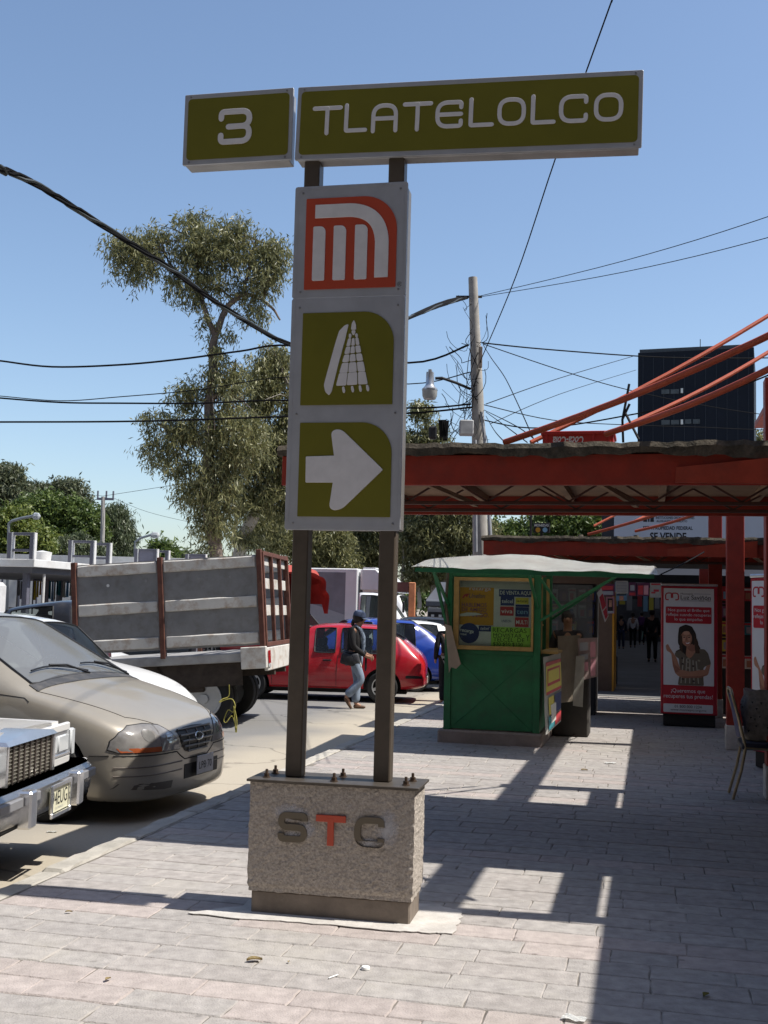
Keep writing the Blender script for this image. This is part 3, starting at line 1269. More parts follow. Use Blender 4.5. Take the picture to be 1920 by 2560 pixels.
# crate on the canopy, upside down
CRATEM = M('crate_red', (0.48, 0.035, 0.028), 0.45, var=0.08)
cp = onT(1448, 1100, 8.0)
th = street('drinks_crate', 'red plastic bottle crate lying upside down on the nearer canopy', 'crate', cp[0], cp[1], 2.622)
cw, chh = 0.235, 0.185
m = MB()
m.b(-cw, cw, -.17, .17, .0, .018)
for s_ in (-1, 1):
    m.b(-cw, cw, s_ * .17 - .008, s_ * .17 + .008, .0, chh)
    m.b(s_ * cw - .008, s_ * cw + .008, -.162, .162, .0, chh)
m.build('crate_shell', CRATEM, th)
m = MB()
for z in (.02, chh - .012):
    for s_ in (-1, 1):
        m.b(-cw - .014, cw + .014, s_ * .184 - .006, s_ * .184 + .006, z - .012, z + .012, .003)
        m.b(s_ * (cw + .014) - .006, s_ * (cw + .014) + .006, -.178, .178, z - .012, z + .012, .003)
m.build('rim', CRATEM, th)
for k in range(5):
    x = -cw + .02 + k * (2 * cw - .04) / 4
    if k in (1, 2):
        continue
    MB().b(x - .008, x + .008, -.188, -.179, .03, chh - .02, .002).build('rib', CRATEM, th)
text(th, 'Coca-Cola', -0.065, 0.118, -0.1795, 0.21, WHITE, height=0.062, bold=0.02, shear=0.35, rot=(0, math.pi, 0))

# ================================================================== KIOSK
KG = M('kiosk_green', (0.012, 0.135, 0.05), 0.5, var=0.22, scale=4, dirt=0.6, dirtcol=(0.035, 0.075, 0.04), dscale=3.2, bump=0.35, bscale=9)
KGD = M('kiosk_green_dark', (0.012, 0.12, 0.045), 0.5, var=0.2, scale=7)
WOOD = M('kiosk_wood', (0.36, 0.23, 0.075), 0.6, var=0.2, scale=10, dirt=0.4, dirtcol=(0.14, 0.09, 0.04), dscale=7)
CONC = M('kiosk_concrete', (0.27, 0.215, 0.18), 0.9, var=0.2, scale=6, bump=0.5, bscale=40)
KL, KT = -1.8, 13.2
ki = street('kiosk', 'green sheet metal kiosk with phone top-up posters in its window', 'kiosk', KL, KT, 0)
m = MB().b(-.625, .60, -.05, 1.75, -.02, .15, .02)
m.build('plinth', CONC, ki)
X0, X1 = -.56, .555
for x in (X0 + .035, X1 - .035):
    for y in (.04, 1.56):
        MB().b(x - .04, x + .04, y - .04, y + .04, .15, 2.03, .004).build('corner_post', KG, ki)
# lower front: pressed sheet with diagonal creases
m = MB()
xa, xb_, za, zb_ = X0 + .077, X1 - .077, .165, 1.035
mid_ = ((xa + xb_) / 2, (za + zb_) / 2)
v = [(xa, .018, za), (xb_, .018, za), (xb_, .018, zb_), (xa, .018, zb_)]
mc = (mid_[0], .004, mid_[1])
for a, b_ in ((0, 1), (1, 2), (2, 3), (3, 0)):
    m.bm.faces.new([m.bm.verts.new(q) for q in (v[a], v[b_], mc)])
bmesh.ops.remove_doubles(m.bm, verts=m.bm.verts, dist=1e-5)
m.build('front_panel', KG, ki)
for a, c in (((xa, za), (xb_, zb_)), ((xa, zb_), (xb_, za))):
    mm = MB()
    for s0, s1 in ((0.0, .5), (.5, 1.0)):
        p = Vector((lerp(a[0], c[0], s0), lerp(.018, .004, 1 - abs(2 * s0 - 1)) - .001, lerp(a[1], c[1], s0)))
        q = Vector((lerp(a[0], c[0], s1), lerp(.018, .004, 1 - abs(2 * s1 - 1)) - .001, lerp(a[1], c[1], s1)))
        mm.tube([p, q], .0045, 5)
    mm.build('crease', KGD, ki)
MB().b(X0 + .076, X1 - .076, .0, .05, 1.037, 1.085, .004).build('sill_rail', KGD, ki)
MB().b(X0 + .076, X1 - .076, .0, .05, 1.94, 2.06, .004).build('head_rail', KG, ki)
MB().b(X0 - .005, X0 + .012, .085, 1.515, .16, 2.0).build('side_sheet', KG, ki)
MB().b(X1 - .016, X1 + .002, .085, 1.515, .16, 1.06).build('side_sheet', KG, ki)
MB().b(X0 + .08, X1 - .08, 1.55, 1.57, .16, 2.0).build('back_sheet', KG, ki)
# window
WX0, WX1, WZ0, WZ1 = -.462, .478, 1.090, 1.938


def wx(x):
    return WX0 + (x - 105) / 1175 * (WX1 - WX0)


def wz(y):
    return WZ1 - (y - 25) / 1115 * (WZ1 - WZ0)


plate(ki, 'window_frame', WOOD, [rrect(WX0, WX1, WZ0, WZ1), rrect(wx(182), wx(1248), wz(1078), wz(78))], .0, .035)
BOARD = M('display_card', (0.50, 0.48, 0.42), 0.8, var=0.08)
MB().b(WX0 + .02, WX1 - .02, .03, .04, WZ0 + .02, WZ1 - .02).build('display_board', BOARD, ki)


def pm(name, rgb, rough=.5):
    return M('print_' + name, rgb, rough, var=0.06, scale=12)


ORANGE = pm('orange', (0.62, 0.30, 0.03))
NAVY = pm('navy', (0.03, 0.045, 0.16))
LIME = pm('lime', (0.42, 0.75, 0.09))
YEL = pm('yellow', (0.68, 0.58, 0.08))
REDB = pm('red', (0.50, 0.05, 0.06))
PAPER = pm('paper', (0.66, 0.65, 0.60))
PURP = pm('purple', (0.22, 0.08, 0.16))
SKYB = pm('sky_blue', (0.25, 0.45, 0.62))
GREYP = pm('grey', (0.35, 0.36, 0.38))
PINKP = pm('pink', (0.62, 0.30, 0.34))
SKIN = pm('skin', (0.42, 0.20, 0.125))
HAIR = pm('dark_hair', (0.018, 0.011, 0.009))
TEAL = pm('teal', (0.04, 0.25, 0.30))


def wposter(x0, x1, y0, y1, mat, d=0, r=0.0, name='poster'):
    """poster on the display board given in window-crop pixels; y is front depth"""
    cxp, czp = (wx(x0) + wx(x1)) / 2, (wz(y0) + wz(y1)) / 2
    w, h = wx(x1) - wx(x0), wz(y0) - wz(y1)
    o = plate(ki, name, mat, rrect(-w / 2, w / 2, -h / 2, h / 2, r), 0, .0015, loc=(cxp, .0295 - d * .003, czp))
    o['_w'] = w
    return o, w, h


def wtext(po, body, x, y, x0, x1, y0, y1, mat, **k):
    """print on a window poster, box in crop pixels"""
    o = text(po, body, (wx(x0) + wx(x1)) / 2 - po.location.x, (wz(y0) + wz(y1)) / 2 - po.location.z, -.003, wx(x1) - wx(x0), mat, height=wz(y0) - wz(y1), **k)
    return o


po, w, h = wposter(182, 688, 180, 760, ORANGE)
wtext(po, 'recarga', 0, 0, 325, 645, 182, 245, REDB, bold=.03)
o = wtext(po, 'recarga', 0, 0, 328, 642, 185, 240, WHITE)
o.location.y -= .0015
wtext(po, 'Unefon', 0, 0, 320, 560, 275, 345, NAVY, shear=.3)
plate(po, 'swoosh', REDB, [(wx(a) - po.location.x, wz(b) - po.location.z) for a, b in ((215, 350), (250, 290), (330, 275), (300, 310), (290, 340), (265, 310), (245, 350))], -.0016, .001)
wtext(po, 'HABLEMOS', 0, 0, 215, 585, 420, 485, PURP, bold=.01)
wtext(po, 'DE AMIGO', 0, 0, 215, 585, 495, 555, PURP, bold=.01)
wtext(po, 'A AMIGO.', 0, 0, 240, 620, 570, 640, PURP, bold=.01)
po, w, h = wposter(150 + 32, 655, 762, 1076, PAPER)
def circ(x, z, r, n=28):
    return [(x + r * math.cos(2 * math.pi * k / n), z + r * math.sin(2 * math.pi * k / n)) for k in range(n)]
rc_ = wx(470) - wx(320)
plate(po, 'badge', NAVY, circ(wx(330) - po.location.x, wz(890) - po.location.z, rc_), -.0016, .001)
wtext(po, 'recarga', 0, 0, 195, 400, 840, 895, WHITE, bold=.015, rot=(0, .12, 0)).location.y -= .0012
wtext(po, 'aqui', 0, 0, 200, 290, 890, 930, WHITE, bold=.015, rot=(0, .12, 0)).location.y -= .0012
po, w, h = wposter(472, 655, 768, 858, NAVY, 1)
wtext(po, 'telcel', 0, 0, 500, 630, 785, 835, WHITE, shear=.3)
po, w, h = wposter(692, 1246, 192, 800, PAPER)
po, w, h = wposter(765, 1240, 200, 312, NAVY, 1)
wtext(po, 'DE VENTA AQUI', 0, 0, 780, 1232, 222, 292, PAPER, bold=.012)
for x0, x1, y0, y1, mt, tx, tm in ((790, 990, 312, 450, NAVY, 'telcel', WHITE), (1010, 1200, 325, 422, YEL, 'ladatel', INK), (1010, 1212, 430, 466, NAVY, None, None),
                                   (785, 985, 466, 606, REDB, 'viva', WHITE), (1010, 1206, 470, 616, NAVY, 'ten', SKYB), (790, 968, 640, 735, PAPER, 'UNEFON', NAVY), (1005, 1205, 626, 772, REDB, 'MULTI', WHITE)):
    po, w, h = wposter(x0, x1, y0, y1, mt, 1, .006, 'brand_tile')
    if tx:
        wtext(po, tx, 0, 0, x0 + 18, x1 - 18, y0 + (y1 - y0) * .3, y0 + (y1 - y0) * .72, tm, bold=.005)
po, w, h = wposter(660, 1236, 782, 1088, LIME, 2, name='handwritten_sheet')
for body, x0, x1, y0, y1 in (('RECARGAS', 682, 1178, 795, 865), ('MOVISTAR', 690, 1112, 880, 940), ('Y', 1168, 1222, 890, 985), ('TELCEL  DE', 692, 1150, 945, 1005), ('$30 $50 $100', 690, 1125, 1015, 1078)):
    wtext(po, body, 0, 0, x0, x1, y0, y1, INK)
plate(ki, 'torn_paper', PAPER, [(wx(a), wz(b)) for a, b in ((188, 600), (290, 572), (430, 572), (530, 598), (400, 618), (300, 625), (190, 634))], .0265, .001)
gp = MB().b(wx(184), wx(1246), .012, .015, wz(1076), wz(80)).build('pane', glass('kiosk_pane', (0.02, 0.02, 0.02), 0.10, .06), ki)
# side window opening, counter shelf with goods
plate_side = MB()
MB().b(X1 - .02, X1 + .015, .085, .12, 1.06, 1.96).build('side_frame', WOOD, ki)
MB().b(X1 - .02, X1 + .015, 1.0, 1.035, 1.06, 1.96).build('side_frame', WOOD, ki)
MB().b(X1 - .02, X1 + .20, .085, 1.515, 1.065, 1.095, .004).build('counter', WOOD, ki)
MB().b(X0 + .05, X1 - .03, .3, .75, 1.38, 1.40).build('shelf', WOOD, ki)
for k in range(9):
    x = X0 + .12 + k * .105
    MB().b(x - .03, x + .03, .42, .5, 1.402, 1.62).build('cigarette_pack', [PAPER, GREYP, REDB][k % 3], ki)
MB().b(X1 - .22, X1 - .14, .075, .08, 1.66, 1.88).build('notice', PAPER, ki)
MB().b(X1 + .05, X1 + .50, 1.25, 1.75, 0, .92, .02).build('counter_cabinet', M('cabinet_dark', (0.05, 0.045, 0.04), .8, var=.2), ki)
# roof
ROOFM = M('kiosk_roof_sheet', (0.55, 0.545, 0.50), 0.55, var=0.14, scale=3, dirt=0.5, dirtcol=(0.36, 0.27, 0.22), dscale=1.7, bump=0.15, bscale=5)
RT = 12.1
fl, fr = onT(1028, 1417, RT), onT(1648, 1434, RT)


def roof_pt(u, v):
    l = lerp(fl[0], fr[0], u) + .05 * math.sin(v * 3) * (1 - 2 * u)
    zf = lerp(fl[2], fr[2], u) + .007 * math.sin(u * 19) + .004 * math.sin(u * 43)
    prof = [(0.0, 0.0), (.55, .09), (1.5, .15), (2.75, .18)]
    k = v * 3
    i = min(int(k), 2)
    f = k - i
    y = lerp(prof[i][0], prof[i + 1][0], f)
    z = lerp(prof[i][1], prof[i + 1][1], f)
    bow = .085 * math.sin(math.pi * min(max((u + .02) / .75, 0), 1)) * min(v * 3, 1)
    edge = -.03 * max(0, u - .9) * 10 * (1 if v < .2 else .3)
    return Vector((l - KL, RT - KT + y, zf + z + bow + edge * .4))


m = MB()
m.grid(roof_pt, 44, 9)
geo = m.bm.faces[:]
bmesh.ops.solidify(m.bm, geom=geo, thickness=.006)
m.build('roof', ROOFM, ki, True, 40)
rx0, rx1 = fl[0] - KL + .04, fr[0] - KL - .05
for y in (-1.07, .62, 1.5):
    MB().bar((rx0, y, fl[2] - .03 + (0 if y < 0 else .105)), (rx1, y, fr[2] - .03 + (0 if y < 0 else .105)), .035, .045).build('roof_rail', KGD, ki)
for a, c in (((X1, .0, 1.45), (1.45, -.15, 1.99)), ((X1, .0, 1.93), (.80, -.02, 1.60)), ((X0, .0, 1.42), (rx0 + .08, -.4, 2.0)), ((X1, 1.4, 1.45), (1.42, 1.4, 2.06)), ((X0 + .035, .0, 1.6), (X0 + .035, -1.05, 1.98)), ((X1 - .035, .0, 1.6), (X1 - .035, -1.05, 1.98))):
    MB().bar(a, c, .03, .03).build('brace', KGD, ki)
th = street('hanging_rag', 'long pale rag hanging off the front left corner of the kiosk', 'rag', -2.33, 13.1, 0)
m = MB()
rg = [(1112, 1560), (1128, 1565), (1138, 1610), (1152, 1660), (1140, 1672), (1128, 1668), (1122, 1682), (1120, 1640), (1116, 1600)]
m.prism([(onT(*p, 13.1)[0] + 2.33, 0, onT(*p, 13.1)[2]) for p in rg], (0, .025, 0))
m.build('cloth', M('rag_cloth', (0.30, 0.24, 0.19), 0.9, var=0.15), th)
m = MB().tube([Vector((.02, .03, 1.35)), Vector((-.02, .02, 1.6)), Vector((.0, .03, 2.0))], .018, 6)
m.build('rope', M('rag_rope', (0.10, 0.08, 0.06), 0.9), th)


# ================================================================== HANGING PRINTS
def hung(name, label, cat, quad, mat, blocks=(), group=None, th_=.004):
    """sheet through four world corners tl,tr,br,bl with printed rectangles (u0,u1,v0,v1,mat)"""
    tl, tr, br, bl = [Vector(q) for q in quad]
    base = (bl + br) / 2
    ex = (tr - tl)
    yawq = -math.atan2(ex.y, ex.x)
    o = empty(name, label, cat, base, -yawq, group)
    Mi = (Matrix.Translation(base) @ Matrix.Rotation(-yawq, 4, 'Z')).inverted()
    q = [Mi @ p for p in (tl, tr, br, bl)]
    n = ((q[1] - q[0]).cross(q[3] - q[0])).normalized()
    if n.y > 0:
        n = -n

    def pt(u, v, off=0.0):
        p = q[0].lerp(q[1], u).lerp(q[3].lerp(q[2], u), v)
        return p + n * (off + .004 * math.sin(u * 5 + v * 7))
    m = MB()
    m.grid(lambda u, v: pt(u, v), 8, 8)
    bmesh.ops.solidify(m.bm, geom=m.bm.faces[:], thickness=th_)
    m.build('sheet', mat, o)
    for k, b in enumerate(blocks):
        mm = MB()
        mm.grid(lambda u, v: pt(lerp(b[0], b[1], u), lerp(b[2], b[3], v), th_ + .0035 + k * .0006), 6, 6)
        mm.build('print', b[4], o)
    return o


def W(px_, py_, t):
    return S(*onT(px_, py_, t))


def news_blocks(rnd, cols=3, rows=5):
    out = []
    for i in range(cols):
        for j in range(rows):
            if rnd.random() < .8:
                u0, v0 = .06 + i * .9 / cols, .12 + j * .85 / rows
                out.append((u0, u0 + .78 / cols, v0, v0 + .62 / rows, rnd.choice([GREYP, PINKP, GREYP, REDB, PURP])))
    return out


hr = random.Random(11)
hung('hanging_poster', 'yellow, red and blue comic posters hung down the near corner of the kiosk', 'poster', (W(1358, 1643, 13.12), W(1402, 1632, 13.75), W(1403, 1803, 13.75), W(1364, 1838, 13.05)), PAPER,
     [(.08, .97, .10, .50, YEL), (.08, .97, .08, .13, REDB), (.10, .95, .47, .51, REDB), (.16, .9, .17, .40, REDB), (.2, .85, .2, .36, YEL), (.2, .5, .55, .78, YEL), (.55, .95, .55, .8, NAVY), (.15, .5, .8, .97, TEAL), (.55, .95, .83, .97, REDB), (.3, .6, .66, .9, PAPER)])
hung('hanging_sheet', 'plain beige paper sheet hanging from the kiosk counter', 'paper sheet', (W(1394, 1590, 13.9), W(1450, 1588, 14.3), W(1446, 1752, 14.35), W(1394, 1758, 13.9)), M('beige_paper', (0.38, 0.32, 0.25), .9, var=.15))
hung('hanging_newspaper', 'pinkish newspaper with a red column hanging at the right of the kiosk', 'newspaper', (W(1444, 1596, 14.2), W(1494, 1594, 14.3), W(1494, 1692, 14.35), W(1446, 1702, 14.2)), M('pink_news', (0.52, 0.40, 0.37), .9, var=.1),
     [(.62, .88, .1, .48, PINKP), (.62, .88, .52, .95, PINKP), (.08, .5, .1, .3, GREYP), (.08, .5, .38, .52, GREYP), (.08, .5, .58, .8, PINKP)])
hung('plastic_bag', 'bunch of clear crumpled plastic hanging beside the kiosk counter', 'plastic sheet', (W(1440, 1640, 14.05), W(1462, 1640, 14.1), W(1457, 1768, 14.1), W(1432, 1764, 14.05)), M('milky_plastic', (0.55, 0.54, 0.48), .3, var=.2))
hung('banner', 'slanting orange and white banner on a post behind the kiosk', 'banner', (W(1492, 1482, 16.0), W(1504, 1470, 16.1), W(1522, 1540, 16.1), W(1512, 1556, 16.0)), PAPER, [(.1, .9, .18, .62, REDB), (.15, .85, .66, .95, REDB)])

# ================================================================== ADVERT BOXES
ADR = M('advert_red', (0.36, 0.012, 0.028), 0.25, var=0.06, coat=.3)
ADW = M('advert_white', (0.66, 0.67, 0.70), 0.22, var=0.03, coat=.4)
ADD = M('advert_dark_red', (0.12, 0.006, 0.012), 0.4, var=.1)
APX = 0.768 / 545


def ax(x):
    return (x - 322) * APX


def az(y):
    return 2.0 - (y - 45) / 1295 * 1.83


def advert(l, t, label, dz=0.0):
    th = street('advert_box', label, 'advert box', l, t, 0, 'illuminated pawnshop advert boxes', dz)
    D = .42
    MB().b(ax(75), ax(575), .03, D - .02, 0.01, .175, .01).build('base', BLACK, th)
    MB().b(ax(50), ax(595), .0, D, .172, 1.965, .012).build('housing', ADR, th)
    MB().b(ax(46), ax(598), -.01, D + .01, 1.963, 2.0, .012).build('top_rim', M('advert_rim', (0.6, 0.62, 0.66), .2, metal=.6, var=.1), th)
    pn = plate(th, 'front_panel', ADW, rrect(ax(76), ax(560), az(1052), az(95), .006), -.0005, .004)
    # logo
    lm = []
    for sgn in (-1, 1):
        cx_ = ax(156)
        s_ = sgn
        P_ = [(0.000, 0), (.012, .0)]
        lp = rpath([(cx_ + s_ * .008, az(192)), (cx_ + s_ * .008, az(143)), (cx_ + s_ * .088, az(143)), (cx_ + s_ * .088, az(209)), (cx_ + s_ * .045, az(209))], [0, .012, .06, .02, 0])
        lm.append(stroke(lp, .017, False, False)[0])
    for q in lm:
        plate(pn, 'logo_stroke', REDP, [q], -.0048, .001)
    for body, x0, x1, y0, y1, mt, bd in (('Montepío', 240, 358, 138, 162, INK, 0), ('Luz Saviñón', 240, 530, 162, 205, INK, .008), ('desde 1902', 412, 527, 203, 220, INK, 0)):
        text(pn, body, (ax(x0) + ax(x1)) / 2, (az(y0) + az(y1)) / 2, -.006, ax(x1) - ax(x0), mt, height=az(y0) - az(y1), bold=bd)
    for x0, x1, y in ((366, 527, 147), (243, 405, 216)):
        MB().b(ax(x0), ax(x1), -.006, -.005, az(y + 1.5), az(y - 1.5)).build('rule', NAVY, pn)
    sb = plate(th, 'slogan_box', REDP, rrect(ax(95), ax(537), az(441), az(277), .018), -.005, .003)
    for body, x0, x1, y0, y1 in (('Nos gusta el Brillo que', 118, 516, 296, 332), ('reflejas cuando recuperas', 103, 530, 340, 378), ('lo que empeñas', 182, 450, 385, 423)):
        text(sb, body, (ax(x0) + ax(x1)) / 2, (az(y0) + az(y1)) / 2, -.0085, ax(x1) - ax(x0), ADW, height=az(y0) - az(y1))
    # woman in the photograph on the panel: flat print
    def pic(name, mat, pts, lay, r=.02):
        pp_ = rpath([(ax(a), az(b)) for a, b in pts], r, True, 4)
        plate(pn, name, mat, [pp_], -.0048 - lay * .0008, .0006)
    DRESS = pm('patterned_dress', (0.14, 0.115, 0.085))
    pic('printed_hair', HAIR, [(215, 560), (225, 480), (290, 450), (350, 470), (388, 540), (395, 620), (430, 680), (440, 740), (420, 800), (330, 800), (270, 740), (200, 740), (190, 720), (245, 690), (215, 640)], 0)
    pic('printed_arm', SKIN, [(95, 665), (118, 645), (140, 690), (200, 780), (235, 880), (330, 920), (470, 900), (510, 800), (530, 830), (505, 940), (440, 965), (260, 975), (190, 940), (165, 860), (150, 740), (105, 715)], 0)
    pic('printed_dress', DRESS, [(182, 735), (235, 705), (300, 760), (400, 690), (470, 690), (505, 730), (533, 835), (490, 850), (462, 870), (455, 920), (465, 1050), (215, 1050), (225, 975), (245, 920), (228, 850), (225, 790), (190, 770)], 1)
    pic('printed_neck', SKIN, [(300, 660), (380, 640), (395, 700), (350, 770), (320, 790), (290, 750)], 2)
    pic('printed_face', SKIN, [(238, 560), (250, 520), (300, 500), (345, 530), (352, 600), (330, 660), (300, 672), (268, 650), (245, 610)], 3)
    pic('printed_fringe', HAIR, [(225, 500), (290, 458), (350, 480), (375, 560), (372, 660), (352, 640), (352, 570), (320, 515), (270, 520), (240, 560), (235, 620), (215, 600)], 4)
    pic('printed_forearm', SKIN, [(215, 905), (250, 900), (330, 915), (470, 890), (500, 905), (500, 945), (430, 965), (250, 978), (200, 950)], 3)
    for xe in (275, 322):
        pic('printed_eye', HAIR, [(xe - 14, 578), (xe, 570), (xe + 14, 576), (xe, 584)], 5, .004)
    pic('printed_smile', WHITE, [(285, 628), (305, 634), (330, 622), (322, 640), (300, 645)], 5, .004)
    SKL = pm('skin_light', (0.56, 0.30, 0.20))
    SKD = pm('skin_shade', (0.30, 0.13, 0.085))
    pic('printed_cheek', SKL, [(252, 590), (262, 560), (285, 552), (290, 590), (275, 625), (258, 615)], 4, .02)
    pic('printed_cheek', SKL, [(312, 560), (335, 565), (338, 600), (325, 625), (310, 600)], 4, .02)
    pic('printed_forehead', SKL, [(262, 530), (300, 512), (330, 535), (325, 552), (270, 555)], 4, .02)
    pic('printed_nose', SKD, [(290, 585), (300, 570), (306, 604), (296, 612), (286, 606)], 5, .004)
    pic('printed_jaw_shade', SKD, [(300, 672), (330, 655), (345, 640), (385, 645), (390, 700), (350, 720), (315, 700)], 3, .02)
    pic('printed_arm_shade', SKD, [(165, 800), (185, 850), (240, 900), (215, 930), (185, 925), (165, 860)], 3, .01)
    pic('printed_arm_shade', SKD, [(250, 965), (430, 955), (500, 935), (440, 972), (260, 982)], 5, .01)
    for xe in (275, 322):
        pic('printed_brow', HAIR, [(xe - 18, 566), (xe, 556), (xe + 17, 562), (xe, 561)], 5, .003)
    pic('printed_lips', pm('lips', (0.45, 0.08, 0.07)), [(280, 624), (306, 632), (334, 618), (324, 646), (302, 652), (288, 642)], 4, .006)
    HAL = pm('hair_light', (0.06, 0.03, 0.018))
    for k in range(6):
        pic('printed_hair_strand', HAL, [(236 + k * 4, 500 + k * 8), (232 + k * 4, 600), (228 + k * 5, 690 + k * 8), (234 + k * 5, 690 + k * 8), (238 + k * 4, 600)], 4.4 + k * .05, .004)
        pic('printed_hair_strand', HAL, [(365 + k * 6, 520 + k * 12), (378 + k * 6, 620), (390 + k * 7, 730), (383 + k * 7, 735), (371 + k * 6, 620)], 4.4 + k * .05, .004)
    for k in range(14):
        x0_, y0_ = 240 + (k * 53) % 210, 790 + (k * 37) % 240
        pic('printed_swirl', pm('dress_swirl', (0.30, 0.27, 0.20)) if k % 2 else pm('dress_dark', (0.05, 0.035, 0.03)), [(x0_, y0_), (x0_ + 12, y0_ - 16), (x0_ + 30, y0_ - 8), (x0_ + 24, y0_ + 6), (x0_ + 12, y0_ + 2)], 2.1 + k * .02, .008)
    for k in range(5):
        pic('printed_stripe', pm('dress_stripe', (0.38, 0.34, 0.28)), [(265 + k * 30, 780 + k * 8), (275 + k * 30, 778 + k * 8), (250 + k * 42, 1030), (240 + k * 42, 1030)], 2, .002)
    lo = plate(th, 'lower_panel', REDP, rrect(ax(72), ax(563), az(1330), az(1058), .008), -.0005, .004)
    for body, x0, x1, y0, y1 in (('¡Queremos que', 150, 476, 1085, 1135), ('recuperes tus prendas!', 80, 548, 1138, 1190)):
        text(lo, body, (ax(x0) + ax(x1)) / 2, (az(y0) + az(y1)) / 2, -.006, ax(x1) - ax(x0), ADW, height=az(y0) - az(y1))
    bx_ = plate(th, 'contact_box', ADW, rrect(ax(76), ax(550), az(1318), az(1236), .014), -.005, .003)
    for body, x0, x1, y0, y1 in (('01 800 000 1234', 185, 443, 1245, 1272), ('www.montepio.org.mx', 145, 488, 1282, 1308)):
        text(bx_, body, (ax(x0) + ax(x1)) / 2, (az(y0) + az(y1)) / 2, -.0085, ax(x1) - ax(x0), INK, height=az(y0) - az(y1))
    return th


advert(0.531, 16.42, 'red and white pawnshop advert box with a smiling woman, beside the kiosk')
_p = onT(1893, 1600, 12.0)
a2 = advert(_p[0] + .17, 12.1, 'second pawnshop advert box, seen edge-on at the right edge behind the column', R(-58))

# ================================================================== CHAIR AND BAG
CHM = M('chair_frame', (0.33, 0.27, 0.17), 0.35, metal=.7, var=.2)
CHV = M('chair_vinyl', (0.03, 0.05, 0.20), 0.42, var=.15)
CHS = M('chair_seat_vinyl', (0.012, 0.014, 0.03), 0.45, var=.15)
cpos = G(1865, 1990)
ch = empty('chair', 'banquet chair with blue vinyl back standing at the right edge', 'chair', cpos + Vector((.125, -.08, -.0)), R(-12))
# local: seat faces +x (to the right), back on the left
bt0, bt1 = Vector((-.17, 0, .45)), Vector((-.30, 0, .93))
for y in (-.19, .19):
    m = MB()
    m.tube(rpath3 := [Vector((-.27, y, 0.0)), Vector((-.20, y, .25)), Vector((-.165, y, .44)), Vector((-.215, y, .66)), Vector((-.275, y * .95, .88)), Vector((-.282, y * .75, .925))], .0125, 8)
    m.build('back_leg', CHM, ch, True)
    m = MB()
    m.tube([Vector((.17, y, 0.0)), Vector((.13, y, .25)), Vector((.10, y, .42)), Vector((.03, y, .435)), Vector((-.16, y, .44))], .0125, 8)
    m.build('front_leg', CHM, ch, True)
MB().tube([Vector((-.282, -.145, .925)), Vector((-.285, 0, .93)), Vector((-.282, .145, .925))], .0125, 8).build('top_bar', CHM, ch, True)


def backpt(u, v):
    z = lerp(.52, .885, v)
    x = lerp(-.205, -.268, v)
    return Vector((x - .018 * math.sin(math.pi * u), lerp(-.175, .175, u), z))


m = MB()
m.grid(backpt, 8, 6)
bmesh.ops.solidify(m.bm, geom=m.bm.faces[:], thickness=.03)
m.build('backrest', CHV, ch, True, 50)
MB().box((.0, 0, .455), (.40, .40, .07), .025, seg=3).build('seat', CHS, ch, True, 40)
bag = empty('woven_bag', 'bulging patterned cloth bag standing on the blue chair', 'bag', ch.matrix_basis @ Vector((-.02, 0, .492)), R(-10))
m = MB()
prof = []
for k in range(9):
    z = k / 8
    r = .125 + .035 * math.sin(z * 2.6) - .03 * (z > .8) * (z - .8) * 5 + .035 * max(0, z - .9) * 10
    prof.append((r, z * .43))
prof = [(0, 0)] + prof + [(prof[-1][0] - .008, .42), (.10, .36), (0, .34)]
m.lathe(prof, 24)
for v in m.bm.verts:
    v.co.x *= 1.0
    v.co.y *= .75
    a = math.atan2(v.co.y, v.co.x)
    v.co += Vector((math.cos(a), math.sin(a), 0)) * (.008 * math.sin(a * 5 + v.co.z * 20) + .006 * math.sin(a * 9))
    v.co.z += .012 * math.sin(a * 3) * (v.co.z > .3)
BAGM = M('bag_cloth', (0.24, 0.22, 0.19), .9, var=.3, scale=30, bump=.4, bscale=60)
m.build('bag_body', BAGM, bag, True, 60)
br_ = random.Random(4)
for k in range(26):
    a = br_.uniform(2.4, 5.6)
    z = br_.uniform(.06, .36)
    r = .135 + .03 * math.sin(z / .43 * 2.6)
    p = Vector((r * math.cos(a) * 1.06, r * .75 * math.sin(a) * 1.08, z))
    s_ = br_.uniform(.012, .02)
    mm = MB().box(p, (s_, .006, .006), 0, Euler((0, 0, a + math.pi / 2)))
    mm.box(p + Vector((0, 0, -s_ * .4)), (.006, .006, s_ * .8), 0, Euler((0, 0, a + math.pi / 2)))
    mm.build('woven_motif', INK, bag)
# ================================================================== VEHICLES
SEAL = M('window_seal', (0.012, 0.012, 0.013), .5, var=.1)
SEAMM = M('panel_gap', (0.015, 0.014, 0.013), .7, var=.1)
INTER = M('car_interior', (0.045, 0.045, 0.048), .8, var=.2)
UNDER = M('underbody', (0.012, 0.012, 0.012), .9, var=.2)
LENS = M('lamp_lens', (0.55, 0.57, 0.58), .12, var=.1, coat=.5)
AMBER = M('amber_lens', (0.34, 0.085, 0.03), .18, var=.1, coat=.5)
REDL = M('red_lens', (0.42, 0.012, 0.015), .15, var=.1, coat=.6)
RIMM = M('wheel_alloy', (0.48, 0.49, 0.50), .35, metal=.6, var=.1)
GLASSC = glass('car_glass', (0.03, 0.035, 0.04), .30)


def paint(name, rgb, rough=.28, metal=0.0, dirt=.25, coat=.5):
    return M(name, rgb, rough, metal, var=.04, scale=3, dirt=dirt, dirtcol=(0.30, 0.26, 0.21), dscale=1.6, coat=coat)


